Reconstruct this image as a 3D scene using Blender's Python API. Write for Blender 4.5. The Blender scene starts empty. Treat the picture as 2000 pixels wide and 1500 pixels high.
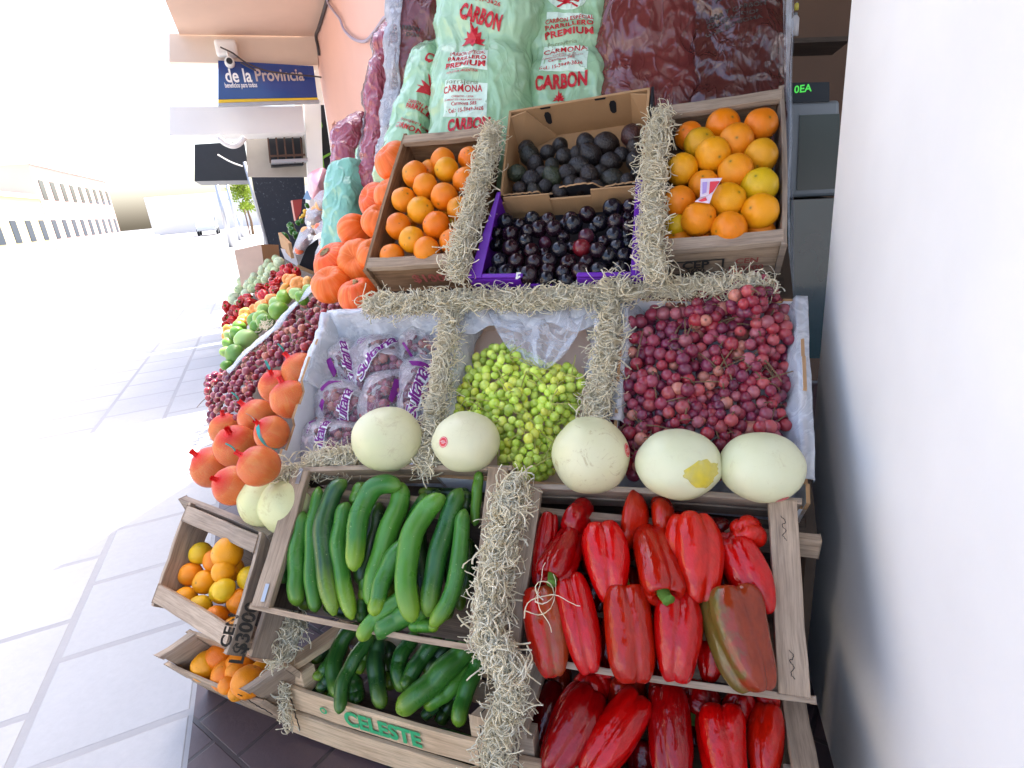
import bpy, bmesh, math, random
import numpy as np
from mathutils import Vector, Matrix, noise

R = math.radians
random.seed(7)
rng = np.random.default_rng(7)
V = Vector
scene = bpy.context.scene
COL = scene.collection

# ------------------------------------------------------------------ camera
F_PX = 1110.0
EYE = V((0, 0, 1.25))
cam_x = V((0.96066178, 0.26379452, -0.08684123))
cam_dn = V((0.00504804, -0.32922668, -0.94423742))
cam_fw = V((-0.2776751, 0.90665442, -0.31760713))
cam_data = bpy.data.cameras.new("camera")
cam_data.sensor_width = 36.0
cam_data.lens = 36.0 * F_PX / 2000.0
cam_data.clip_start = 0.02
cam_data.clip_end = 2000
cam = bpy.data.objects.new("camera", cam_data)
COL.objects.link(cam)
m = Matrix((cam_x, -cam_dn, -cam_fw)).transposed().to_4x4()
m.translation = EYE
cam.matrix_world = m
scene.camera = cam

# ------------------------------------------------------------------ light
SUN_EL = R(62)
sun_h = V((0.25, 0.97, 0)).normalized()
sun_dir = sun_h * math.cos(SUN_EL) + V((0, 0, math.sin(SUN_EL)))
world = bpy.data.worlds.new("World")
scene.world = world
world.use_nodes = True
wn = world.node_tree
wn.nodes.clear()
sky = wn.nodes.new("ShaderNodeTexSky")
sky.sky_type = 'NISHITA'
sky.sun_disc = False
sky.sun_elevation = SUN_EL
sky.sun_rotation = math.atan2(sun_h.x, sun_h.y)
sky.air_density = 1.0
sky.dust_density = 5.0
bg = wn.nodes.new("ShaderNodeBackground")
bg.inputs["Strength"].default_value = 0.13
wo = wn.nodes.new("ShaderNodeOutputWorld")
wn.links.new(sky.outputs[0], bg.inputs[0])
wn.links.new(bg.outputs[0], wo.inputs[0])
sun_data = bpy.data.lights.new("sun", 'SUN')
sun_data.energy = 2.3
sun_data.angle = R(0.5)
sun_data.color = (1.0, 0.95, 0.87)
sun = bpy.data.objects.new("sun", sun_data)
COL.objects.link(sun)
sun.rotation_euler = (-sun_dir).to_track_quat('-Z', 'Y').to_euler()
sun.location = (0, 0, 12)

scene.view_settings.view_transform = 'Standard'
scene.view_settings.look = 'None'
scene.view_settings.gamma = 1
scene.view_settings.exposure = 2.5
scene.render.engine = 'CYCLES'
scene.cycles.max_bounces = 7
scene.cycles.diffuse_bounces = 4
scene.cycles.glossy_bounces = 3
scene.cycles.transmission_bounces = 4
scene.cycles.transparent_max_bounces = 12
scene.cycles.use_denoising = True

# ------------------------------------------------------------------ placing helpers
def ray(px, py):
    v = cam_x * (px - 1000) + cam_dn * (py - 750) + cam_fw * F_PX
    return v.normalized()

def at(px, py, t):
    return EYE + ray(px, py) * t

class Plane:
    """A tray or shelf plane: a point, its across direction, its up-slope direction and its outward normal."""
    def __init__(s, o, ex, tilt):
        s.o = V(o)
        s.ex = V(ex).normalized()
        inn = V((-s.ex.y, s.ex.x, 0))          # horizontal, into the display
        s.inn = inn
        s.ey = inn * math.cos(tilt) + V((0, 0, math.sin(tilt)))
        s.n = s.ex.cross(s.ey).normalized()
    def hit(s, px, py, off=0.0):
        r = ray(px, py)
        t = (s.o - EYE).dot(s.n) + off
        t /= r.dot(s.n)
        return EYE + r * t
    def up(s, d):
        q = Plane(s.o + s.n * d, s.ex, 0)
        q.inn, q.ey, q.n = s.inn, s.ey, s.n
        return q

def plane_hit(px, py, o, n):
    r = ray(px, py)
    return EYE + r * ((V(o) - EYE).dot(n) / r.dot(n))

def dist(p):
    return (p - EYE).length

def px2m(rpx, p):
    """half-size seen as rpx pixels at point p, in metres"""
    return rpx * (p - EYE).dot(cam_fw) / F_PX

XA = V((1, 0, 0))
UL = V((-0.62864196, 0.77769485, 0))     # along the street facade, away from the eye
VL = V((0.77769485, 0.62864196, 0))      # into the street facade
ZA = V((0, 0, 1))
ROW1 = Plane((0, 0.785, 0.470), XA, R(44))
ROW2 = Plane((0, 1.030, 0.675), XA, R(40))
ROW3 = Plane((0, 1.405, 1.085), XA, R(45))
ROWC = Plane((0, 1.600, 1.250), XA, R(55))
SIDE1 = Plane((-0.93, 0.86, 0.40), -UL, R(45))
SIDE2 = Plane((-0.93, 1.01, 0.68), -UL, R(40))

def hit_along(px, py, a):                # on the upright plane across the street facade, a metres along it
    return plane_hit(px, py, UL * a, UL)

def hit_into(px, py, a):                 # on the upright plane parallel to the street facade
    return plane_hit(px, py, VL * a, VL)

# ------------------------------------------------------------------ mesh helpers
class MB:
    def __init__(s):
        s.v, s.f, s.uv, s.mi = [], [], [], []
    def quad_uv(s, ids, uvs, mi=0):
        s.f.append(tuple(ids)); s.uv.append(list(uvs)); s.mi.append(mi)
    def face(s, ids, mi=0):
        s.f.append(tuple(ids)); s.uv.append([(0, 0)] * len(ids)); s.mi.append(mi)
    def hexa(s, c, mi=0, off=None):
        """c: 8 corners, bottom loop 0-3, top loop 4-7; u follows edge 0-1"""
        b = len(s.v)
        s.v += [V(p) for p in c]
        L = (c[1] - c[0]).length; W = (c[3] - c[0]).length; H = (c[4] - c[0]).length
        if off is None: off = (random.random() * 9, random.random() * 9)
        ou, ov = off
        def q(i, a, w): s.quad_uv([b + k for k in i], [(ou, ov), (ou + a, ov), (ou + a, ov + w), (ou, ov + w)], mi)
        q((3, 2, 1, 0), L, W); q((4, 5, 6, 7), L, W)
        q((0, 1, 5, 4), L, H); q((2, 3, 7, 6), L, H)
        q((1, 2, 6, 5), W, H); q((3, 0, 4, 7), W, H)
    def board(s, p0, p1, wd, w, td, t, mi=0, segs=1, warp=0.0):
        """plank from p0 to p1, w wide along wd, t thick along td"""
        wd = V(wd) * w; td = V(td) * t
        p0, p1 = V(p0), V(p1)
        if segs <= 1:
            s.hexa([p0, p1, p1 + wd, p0 + wd, p0 + td, p1 + td, p1 + wd + td, p0 + wd + td], mi)
            return
        b = len(s.v); ou, ov = random.random() * 9, random.random() * 9
        L = (p1 - p0).length
        for i in range(segs + 1):
            k = i / segs
            c = p0.lerp(p1, k)
            j = lambda: (random.random() - .5) * warp
            dd = td.normalized() * math.sin(k * 3.1) * warp * 1.2
            e0, e1 = wd.normalized() * j(), wd.normalized() * j()
            s.v += [c + dd + e0, c + wd + dd + e1, c + wd + td + dd + e1, c + td + dd + e0]
        W, T = wd.length, td.length
        for i in range(segs):
            a, d = b + 4 * i, b + 4 * i + 4
            u0, u1 = ou + L * i / segs, ou + L * (i + 1) / segs
            for k, (m0, m1) in enumerate(((0, W), (W, W + T), (W + T, 2 * W + T), (2 * W + T, 2 * W + 2 * T))):
                k2 = (k + 1) % 4
                s.quad_uv((a + k2, d + k2, d + k, a + k), [(u0, ov + m1), (u1, ov + m1), (u1, ov + m0), (u0, ov + m0)], mi)
        s.quad_uv((b, b + 1, b + 2, b + 3), [(ou, ov), (ou, ov + W), (ou + T, ov + W), (ou + T, ov)], mi)
        e = b + 4 * segs
        s.quad_uv((e + 3, e + 2, e + 1, e), [(ou, ov), (ou, ov + W), (ou + T, ov + W), (ou + T, ov)], mi)
    def box(s, lo, hi, mi=0):
        x0, y0, z0 = lo; x1, y1, z1 = hi
        s.hexa([V((x0, y0, z0)), V((x1, y0, z0)), V((x1, y1, z0)), V((x0, y1, z0)),
                V((x0, y0, z1)), V((x1, y0, z1)), V((x1, y1, z1)), V((x0, y1, z1))], mi)
    def tube(s, pts, rad, seg=8, mi=0, cap=True):
        pts = [V(p) for p in pts]
        n = len(pts)
        if not hasattr(rad, '__len__'): rad = [rad] * n
        b = len(s.v)
        ref = None
        ln = 0.0
        for i, p in enumerate(pts):
            tg = (pts[min(i + 1, n - 1)] - pts[max(i - 1, 0)]).normalized()
            if ref is None:
                ref = tg.orthogonal().normalized()
            ref = (ref - tg * ref.dot(tg)).normalized()
            bi = tg.cross(ref)
            for k in range(seg):
                a = 2 * math.pi * k / seg
                s.v.append(p + (ref * math.cos(a) + bi * math.sin(a)) * rad[i])
        for i in range(n - 1):
            for k in range(seg):
                k2 = (k + 1) % seg
                u0, u1 = i / (n - 1), (i + 1) / (n - 1)
                s.quad_uv((b + i * seg + k, b + i * seg + k2, b + (i + 1) * seg + k2, b + (i + 1) * seg + k),
                          [(k / seg, u0), ((k + 1) / seg, u0), ((k + 1) / seg, u1), (k / seg, u1)], mi)
        if cap:
            s.face([b + k for k in range(seg)][::-1], mi)
            s.face([b + (n - 1) * seg + k for k in range(seg)], mi)
    def grid(s, fn, nu, nv, mi=0, wrap=False, uvscale=(1, 1)):
        b = len(s.v)
        cu = nu if wrap else nu + 1
        for j in range(nv + 1):
            for i in range(cu):
                s.v.append(V(fn(i / nu, j / nv)))
        for j in range(nv):
            for i in range(nu):
                i2 = (i + 1) % cu if wrap else i + 1
                s.quad_uv((b + j * cu + i, b + j * cu + i2, b + (j + 1) * cu + i2, b + (j + 1) * cu + i),
                          [(i / nu * uvscale[0], j / nv * uvscale[1]), ((i + 1) / nu * uvscale[0], j / nv * uvscale[1]),
                           ((i + 1) / nu * uvscale[0], (j + 1) / nv * uvscale[1]), (i / nu * uvscale[0], (j + 1) / nv * uvscale[1])], mi)
    def build(s, name, mat, parent=None, origin=None, smooth=False, bevel=0.0, solid=0.0):
        if origin is None:
            if parent is not None: origin = parent.matrix_basis.translation
            else:
                a = np.array([tuple(p) for p in s.v]); lo, hi = a.min(0), a.max(0)
                origin = V(((lo[0] + hi[0]) / 2, (lo[1] + hi[1]) / 2, lo[2]))
        me = bpy.data.meshes.new(name)
        me.from_pydata([tuple(p - origin) for p in s.v], [], s.f)
        uvl = me.uv_layers.new(name="UVMap")
        flat = [c for f in s.uv for p in f for c in p]
        uvl.data.foreach_set("uv", flat)
        mats = mat if isinstance(mat, (list, tuple)) else [mat]
        for q in mats: me.materials.append(q)
        me.polygons.foreach_set("material_index", s.mi)
        if smooth: me.polygons.foreach_set("use_smooth", [True] * len(s.f))
        me.update()
        o = bpy.data.objects.new(name, me)
        COL.objects.link(o)
        o.location = origin
        if parent is not None:
            o.parent = parent
            o.location = origin - parent.matrix_basis.translation
        if solid:
            md = o.modifiers.new("thickness", 'SOLIDIFY'); md.thickness = solid; md.offset = 0
        if bevel:
            md = o.modifiers.new("edges", 'BEVEL'); md.width = bevel; md.segments = 2; md.limit_method = 'ANGLE'; md.angle_limit = R(40)
        return o

def tag(o, label, cat, group=None, kind=None):
    if label: o["label"] = label
    if cat: o["category"] = cat
    if group: o["group"] = group
    if kind: o["kind"] = kind
    return o

def thing(name, loc, label, cat, group=None):
    o = bpy.data.objects.new(name, None)
    o.empty_display_size = 0.05
    COL.objects.link(o)
    o.location = loc
    return tag(o, label, cat, group)

def inst(name, mesh, loc, rot=None, scale=None, parent=None, color=None):
    o = bpy.data.objects.new(name, mesh)
    COL.objects.link(o)
    if rot is not None: o.rotation_euler = rot.to_euler() if hasattr(rot, 'to_euler') else rot
    if scale is not None: o.scale = scale if hasattr(scale, '__len__') else (scale,) * 3
    if parent is not None:
        o.parent = parent
        o.location = V(loc) - parent.matrix_basis.translation
    else:
        o.location = loc
    if color is not None: o.color = (*color[:3], 1)
    return o

def rnd_rot():
    return Vector((random.gauss(0, 1), random.gauss(0, 1), random.gauss(0, 1))).normalized().to_track_quat('Z', 'Y')

def nz(p, s=1.0, o=0.0):
    return noise.noise((p[0] * s + o, p[1] * s - o, p[2] * s + 2 * o))

def spline(pts, n):
    pts = [V(p) for p in pts]
    if len(pts) == 2: return [pts[0].lerp(pts[1], i / n) for i in range(n + 1)]
    q = [pts[0] * 2 - pts[1]] + pts + [pts[-1] * 2 - pts[-2]]
    m_ = len(pts) - 1
    out = []
    for i in range(n + 1):
        x = i / n * m_
        k = min(int(x), m_ - 1); t = x - k
        a, b, c, d = q[k], q[k + 1], q[k + 2], q[k + 3]
        out.append(0.5 * ((2 * b) + (c - a) * t + (2 * a - 5 * b + 4 * c - d) * t * t + (3 * b - a - 3 * c + d) * t ** 3))
    return out

ORD = "zeroth first second third fourth fifth sixth seventh eighth ninth tenth eleventh twelfth thirteenth".split()
def row_labels(items, gap):
    """items: list of (x, y); returns (row, col) ordinals, rows counted from the top"""
    idx = sorted(range(len(items)), key=lambda i: items[i][1])
    rows, cur, y0 = [], [], None
    for i in idx:
        if y0 is None or items[i][1] - y0 <= gap: cur.append(i); y0 = y0 if y0 is not None else items[i][1]
        else: rows.append(cur); cur = [i]; y0 = items[i][1]
    rows.append(cur)
    out = [None] * len(items)
    for a, r in enumerate(rows):
        for b, i in enumerate(sorted(r, key=lambda i: items[i][0])): out[i] = (ORD[a + 1], ORD[b + 1])
    return out

# ------------------------------------------------------------------ materials
def lin(h):
    h = h.lstrip('#')
    c = [int(h[i:i + 2], 16) / 255 for i in (0, 2, 4)]
    return tuple(x / 12.92 if x <= .04045 else ((x + .055) / 1.055) ** 2.4 for x in c)

class M:
    """small node helper"""
    def __init__(s, name, rough=0.5, color=(.5, .5, .5), spec=0.5):
        s.mat = bpy.data.materials.new(name)
        s.mat.use_nodes = True
        s.nt = s.mat.node_tree
        s.b = s.nt.nodes["Principled BSDF"]
        s.out = s.nt.nodes["Material Output"]
        s.set("Roughness", rough); s.set("Base Color", color); s.set("Specular IOR Level", spec)
    def set(s, k, v):
        i = s.b.inputs[k]
        if hasattr(v, 'is_linked') or isinstance(v, bpy.types.NodeSocket): s.nt.links.new(v, i)
        elif hasattr(v, '__len__'): i.default_value = (*v[:3], 1) if len(i.default_value) == 4 else v
        else: i.default_value = v
        return s
    def n(s, t, ins=None, **kw):
        nd = s.nt.nodes.new(t)
        for k, v in kw.items(): setattr(nd, k, v)
        for k, v in (ins or {}).items():
            i = nd.inputs[k]
            if isinstance(v, bpy.types.NodeSocket): s.nt.links.new(v, i)
            elif hasattr(v, '__len__') and len(getattr(i, 'default_value', ())) == 4 and len(v) == 3: i.default_value = (*v, 1)
            else: i.default_value = v
        return nd
    def coord(s, kind="Object", scale=(1, 1, 1), rnd=True):
        tc = s.n("ShaderNodeTexCoord").outputs[kind]
        mp = s.n("ShaderNodeMapping", {"Vector": tc, "Scale": scale})
        if rnd:
            oi = s.n("ShaderNodeObjectInfo")
            sc = s.n("ShaderNodeMath", {0: oi.outputs["Random"], 1: 37.0}, operation='MULTIPLY')
            s.nt.links.new(sc.outputs[0], mp.inputs["Location"])
        return mp.outputs[0]
    def noise(s, vec, scale=5, detail=3, rough=.5, dist=0.0):
        return s.n("ShaderNodeTexNoise", {"Vector": vec, "Scale": scale, "Detail": detail, "Roughness": rough, "Distortion": dist}).outputs["Fac"]
    def ramp(s, fac, stops, interp='LINEAR'):
        r = s.n("ShaderNodeValToRGB", {"Fac": fac})
        cr = r.color_ramp; cr.interpolation = interp
        while len(cr.elements) < len(stops): cr.elements.new(0.5)
        for e, (p, c) in zip(cr.elements, stops):
            e.position = p
            e.color = (*c, 1) if hasattr(c, '__len__') else (c, c, c, 1)
        return r.outputs["Color"]
    def mix(s, fac, a, b, mode='MIX'):
        nd = s.nt.nodes.new("ShaderNodeMix"); nd.data_type = 'RGBA'; nd.blend_type = mode
        for k, v in ((0, fac), (6, a), (7, b)):
            i = nd.inputs[k]
            if isinstance(v, bpy.types.NodeSocket): s.nt.links.new(v, i)
            elif hasattr(v, '__len__'): i.default_value = (*v[:3], 1)
            else: i.default_value = v
        return nd.outputs[2]
    def math(s, op, a, b=0.0, clamp=False):
        nd = s.n("ShaderNodeMath", operation=op); nd.use_clamp = clamp
        for k, v in ((0, a), (1, b)):
            if isinstance(v, bpy.types.NodeSocket): s.nt.links.new(v, nd.inputs[k])
            else: nd.inputs[k].default_value = v
        return nd.outputs[0]
    def bump(s, h, strength=.3, dist=.002):
        nd = s.n("ShaderNodeBump", {"Height": h, "Strength": strength, "Distance": dist})
        s.set("Normal", nd.outputs[0]); return nd
    def ocolor(s):
        return s.n("ShaderNodeObjectInfo").outputs["Color"]
    def orand(s):
        return s.n("ShaderNodeObjectInfo").outputs["Random"]

def plain(name, color, rough=.5, spec=.5, metal=0.0, var=0.0, scale=12, bump=0.0):
    q = M(name, rough, color, spec)
    q.set("Metallic", metal)
    if var or bump:
        c = q.coord("Object")
        f = q.noise(c, scale, 4)
        if var:
            q.set("Base Color", q.mix(f, tuple(x * (1 - var) for x in color), tuple(min(1, x * (1 + var)) for x in color)))
        if bump: q.bump(q.noise(c, scale * 6, 4), bump, .003)
    return q.mat

def mat_wood(name, light, dark, rough=.75, stain=.5):
    q = M(name, rough, light, .3)
    c = q.coord("UV", (2.2, 34, 1))
    g = q.noise(c, 3.0, 6, .62, .35)
    c2 = q.coord("UV", (5, 7, 1))
    big = q.noise(c2, 1.3, 3)
    fine = q.noise(q.coord("UV", (14, 300, 1)), 1.5, 3, .6)
    col = q.ramp(g, [(.28, dark), (.52, light), (.8, tuple(min(1, x * 1.18) for x in light))])
    col = q.mix(q.ramp(big, [(.35, 0.0), (.75, 1.0)]), col, q.mix(.55, col, dark))
    col = q.mix(q.math('MULTIPLY', q.ramp(fine, [(.45, 0.0), (.75, 1.0)]), .45), col, tuple(x * .45 for x in dark))
    # knots and stains
    kn = q.n("ShaderNodeTexVoronoi", {"Vector": q.coord("UV", (6, 14, 1)), "Scale": 1.0, "Randomness": 1.0}).outputs["Distance"]
    col = q.mix(q.ramp(kn, [(.05, stain), (.14, 0.0)]), col, tuple(x * .3 for x in dark))
    rv = q.ramp(q.orand(), [(0, (.82, .82, .84)), (1, (1.08, 1.03, .98))])
    q.set("Base Color", q.mix(1.0, col, rv, 'MULTIPLY'))
    q.bump(q.math('ADD', g, fine), .35, .0015)
    return q.mat

WOOD = mat_wood("weathered_wood", (.50, .375, .26), (.25, .175, .115))
WOOD_WARM = mat_wood("warm_brown_wood", (.36, .21, .11), (.16, .085, .04))
WOOD_PALE = mat_wood("pale_new_wood", (.72, .55, .36), (.48, .33, .20), .7, .25)
WOOD_GREY = mat_wood("grey_wood", (.46, .365, .275), (.235, .18, .135))
WOOD_DARK = mat_wood("dark_wood_and_shade", (.13, .095, .07), (.05, .036, .027))

def mat_card(name, col, rough=.75, rib=True, gloss=.25):
    q = M(name, rough, col, gloss)
    c = q.coord("Object")
    f = q.noise(c, 9, 5, .6)
    f2 = q.noise(c, 160, 2)
    k = q.mix(f, tuple(x * .84 for x in col), tuple(min(1, x * 1.1) for x in col))
    q.set("Base Color", q.mix(q.math('MULTIPLY', f2, .25), k, tuple(x * .72 for x in col)))
    if rib:
        w = q.n("ShaderNodeTexWave", {"Vector": q.coord("UV", rnd=False), "Scale": 40, "Distortion": .4})
        q.bump(q.math('ADD', q.math('MULTIPLY', w.outputs["Fac"], .4), f), .12, .002)
    return q.mat

CARD = mat_card("brown_cardboard", (.42, .245, .12))
CARD_PINK = mat_card("pale_brown_cardboard", (.80, .58, .45))
CARD_WHITE = mat_card("white_cardboard", (.78, .80, .84), .5)
CARD_PURPLE = mat_card("purple_cardboard", (.13, .012, .36), .42, True, .5)
CARD_BLACK = mat_card("black_cardboard", (.018, .018, .022), .5)

def mat_orange():
    q = M("orange_peel", .36, (.9, .35, .02), .38)
    c = q.coord("Object")
    base = q.ocolor()
    f = q.noise(c, 9, 3)
    col = q.mix(q.math('MULTIPLY', q.ramp(f, [(.35, 0.0), (.7, 1.0)]), .5), base, q.mix(.5, base, (.85, .5, .03)))
    # green blush towards one pole, different on each fruit
    sp = q.n("ShaderNodeSeparateXYZ", {0: q.coord("Object", rnd=False)}).outputs["Z"]
    g = q.math('MULTIPLY', q.ramp(q.math('ADD', q.math('MULTIPLY', sp, 11), q.math('MULTIPLY', f, .6)), [(.55, 0.0), (1.0, 1.0)]), q.ramp(q.orand(), [(.5, 0.0), (.95, .75)]))
    col = q.mix(g, col, (.42, .40, .015))
    sk = q.noise(c, 75, 4, .7)
    spots = q.math('MULTIPLY', q.ramp(sk, [(.66, 0.0), (.70, 1.0)]), q.ramp(q.noise(c, 13, 2), [(.48, 0.0), (.6, .9)]))
    col = q.mix(spots, col, (.10, .05, .015))
    russet = q.ramp(q.noise(c, 26, 5, .75, 1.5), [(.62, 0.0), (.72, .5)])
    col = q.mix(russet, col, (.42, .20, .05))
    xy = q.n("ShaderNodeVectorMath", {0: q.coord("Object", (1, 1, 0), rnd=False)}, operation='LENGTH').outputs["Value"]
    up = q.math('GREATER_THAN', sp, 0.0)
    pole = q.math('MULTIPLY', q.ramp(xy, [(.0022, 1.0), (.0042, 0.0)]), up)
    col = q.mix(pole, col, (.08, .10, .02))
    q.set("Base Color", col)
    pores = q.n("ShaderNodeTexVoronoi", {"Vector": c, "Scale": 420.0}).outputs["Distance"]
    q.bump(pores, .35, .0012)
    q.set("Roughness", q.ramp(f, [(.3, .3), (.7, .46)]))
    return q.mat
ORANGE = mat_orange()

def mat_avocado():
    q = M("avocado_skin", .42, (.02, .018, .015), .5)
    c = q.coord("Object")
    v = q.n("ShaderNodeTexVoronoi", {"Vector": c, "Scale": 190.0}).outputs["Distance"]
    f = q.noise(c, 22, 4)
    col = q.mix(q.ramp(f, [(.35, 0.0), (.7, 1.0)]), q.ocolor(), q.mix(.5, q.ocolor(), (.026, .015, .012)))
    q.set("Base Color", q.mix(q.ramp(v, [(.0, .5), (.5, 0.0)]), col, (.028, .024, .017)))
    q.bump(q.math('ADD', v, q.math('MULTIPLY', f, .6)), .75, .0022)
    return q.mat
AVOCADO = mat_avocado()

def mat_plum():
    q = M("plum_skin", .2, (.03, .006, .016), .5)
    c = q.coord("Object")
    f = q.noise(c, 18, 5, .65)
    col = q.mix(q.ramp(f, [(.4, 0.0), (.75, .12)]), q.ocolor(), (.07, .06, .09))
    col = q.mix(q.ramp(q.noise(c, 210, 2), [(.66, 0.0), (.72, .4)]), col, (.25, .16, .15))
    q.set("Base Color", col)
    q.set("Roughness", q.ramp(f, [(.35, .10), (.7, .26)]))
    q.bump(f, .06, .002)
    return q.mat
PLUM = mat_plum()

def mat_grape(name, bloom, sss, rough=.22, dot=True):
    q = M(name, rough, (.5, .5, .1), .5)
    c = q.coord("Object")
    f = q.noise(c, 65, 4, .6)
    oc = q.ocolor()
    col = q.mix(q.ramp(f, [(.42, 0.0), (.78, .5)]), oc, bloom)
    sp = q.n("ShaderNodeSeparateXYZ", {0: q.coord("Object", rnd=False)}).outputs["Z"]
    xy = q.n("ShaderNodeVectorMath", {0: q.coord("Object", (1, 1, 0), rnd=False)}, operation='LENGTH').outputs["Value"]
    pole = q.math('MULTIPLY', q.ramp(xy, [(.0008, 1.0), (.0016, 0.0)]), q.math('GREATER_THAN', sp, 0.0))
    if dot: col = q.mix(pole, col, (.06, .03, .01))
    q.set("Base Color", col)
    q.set("Subsurface Weight", sss); q.set("Subsurface Radius", (.6, .5, .2)); q.set("Subsurface Scale", .008)
    q.set("Roughness", q.ramp(f, [(.3, rough * .8), (.75, rough * 1.9)]))
    return q.mat
GRAPE_G = mat_grape("green_grape_skin", (.58, .64, .22), .5, .13, False)
GRAPE_R = mat_grape("red_grape_skin", (.20, .075, .11), .10, .14)

def mat_pepper():
    q = M("pepper_skin", .12, (.6, .01, .008), .45)
    c = q.coord("Object")
    f = q.noise(c, 3.0, 4, .55, .4)
    oc = q.ocolor()
    col = q.mix(q.ramp(f, [(.42, 0.0), (.7, .55)]), oc, q.mix(1.0, oc, (.55, .5, .5), 'MULTIPLY'))
    # unripe brown-green patch on a few
    sp = q.n("ShaderNodeSeparateXYZ", {0: q.coord("Object", rnd=False)})
    k = q.n("ShaderNodeAttribute", attribute_type='OBJECT', attribute_name='unripe').outputs["Fac"]
    pm = q.math('MULTIPLY', q.ramp(q.math('ADD', q.math('MULTIPLY', sp.outputs["X"], .9), f), [(.5, 0.0), (.78, 1.0)]), k)
    col = q.mix(pm, col, q.mix(f, (.16, .05, .012), (.10, .11, .02)))
    q.set("Base Color", col)
    q.set("Roughness", q.ramp(q.noise(c, 5, 5, .6), [(.35, .045), (.75, .10)]))
    q.set("Coat Weight", .06); q.set("Coat Roughness", .03)
    q.bump(q.noise(c, 3.2, 3), .16, .02)
    return q.mat
PEPPER = mat_pepper()

def mat_cucumber():
    q = M("cucumber_skin", .28, (.03, .12, .02), .5)
    uv = q.coord("UV", (1, 1, 1), rnd=False)
    sx = q.n("ShaderNodeSeparateXYZ", {0: uv})
    c = q.coord("Object")
    oc = q.ocolor()
    st = q.noise(q.coord("UV", (9, .55, 1)), 1.6, 4, .6, .2)
    f = q.noise(c, 14, 4, .6)
    light = q.mix(.5, oc, (.13, .29, .03))
    col = q.mix(q.ramp(st, [(.40, 0.0), (.72, .65)]), oc, light)
    col = q.mix(q.ramp(f, [(.45, 0.0), (.8, .55)]), col, q.mix(.5, oc, (.012, .05, .012)))
    tip = q.math('MULTIPLY', q.ramp(q.math('ADD', sx.outputs["Y"], q.math('MULTIPLY', st, .10)), [(.80, 0.0), (1.06, .9)]), q.ramp(q.orand(), [(.1, .05), (.9, 1.0)]))
    col = q.mix(tip, col, (.22, .34, .02))
    head = q.ramp(sx.outputs["Y"], [(.0, .5), (.14, 0.0)])
    col = q.mix(head, col, (.16, .30, .035))
    dots = q.n("ShaderNodeTexVoronoi", {"Vector": c, "Scale": 95.0, "Randomness": 1.0}).outputs["Distance"]
    dm = q.math('MULTIPLY', q.ramp(dots, [(.06, 1.0), (.13, 0.0)]), q.ramp(q.noise(c, 30, 1), [(.5, 0.0), (.56, 1.0)]))
    col = q.mix(q.math('MULTIPLY', dm, .7), col, (.42, .52, .22))
    scar = q.ramp(q.noise(c, 20, 6, .75, 2.5), [(.66, 0.0), (.74, .55)])
    col = q.mix(scar, col, (.30, .30, .14))
    q.set("Base Color", col)
    q.set("Roughness", q.ramp(f, [(.3, .22), (.75, .42)]))
    q.bump(q.math('ADD', q.math('MULTIPLY', st, .8), q.math('MULTIPLY', dm, .5)), .28, .003)
    return q.mat
CUKE = mat_cucumber()

def mat_melon():
    q = M("melon_rind", .4, (.8, .78, .5), .4)
    c = q.coord("Object")
    f = q.noise(c, 7, 4)
    sp = q.n("ShaderNodeSeparateXYZ", {0: q.coord("Object", rnd=False)}).outputs["Z"]
    low = q.ramp(q.math('ADD', q.math('MULTIPLY', sp, -6), f), [(.35, 0.0), (1.0, 1.0)])
    col = q.mix(q.math('MULTIPLY', low, .5), q.ocolor(), (.62, .64, .28))
    col = q.mix(q.ramp(f, [(.42, 0.0), (.75, .55)]), col, (.56, .58, .26))
    dirt = q.ramp(q.noise(c, 17, 6, .8, 1.2), [(.57, 0.0), (.68, .7)])
    k = q.n("ShaderNodeAttribute", attribute_type='OBJECT', attribute_name='worn').outputs["Fac"]
    col = q.mix(q.math('MULTIPLY', dirt, k), col, (.36, .25, .10))
    veins = q.n("ShaderNodeTexVoronoi", {"Vector": c, "Scale": 60.0}, feature='DISTANCE_TO_EDGE').outputs["Distance"]
    col = q.mix(q.math('MULTIPLY', q.ramp(veins, [(.0, .35), (.04, 0.0)]), q.ramp(q.noise(c, 12, 2), [(.5, 0.0), (.65, 1.0)])), col, (.55, .48, .28))
    q.set("Base Color", col)
    q.set("Subsurface Weight", .0)
    q.bump(q.noise(c, 60, 4), .08, .002)
    return q.mat
MELON = mat_melon()

def mat_pumpkin():
    q = M("squash_rind", .45, (.8, .22, .03), .4)
    c = q.coord("Object")
    f = q.noise(c, 12, 5, .6)
    oc = q.ocolor()
    uv = q.coord("UV", (30, 1.2, 1))
    st = q.noise(uv, 1.2, 4, .7)
    col = q.mix(q.ramp(st, [(.5, 0.0), (.72, .6)]), oc, (.88, .36, .10))
    col = q.mix(q.ramp(f, [(.4, 0.0), (.8, .4)]), col, q.mix(.5, oc, (.75, .13, .015)))
    q.set("Base Color", col)
    q.bump(q.math('ADD', q.noise(c, 90, 3), st), .18, .003)
    return q.mat
PUMPKIN = mat_pumpkin()

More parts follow.
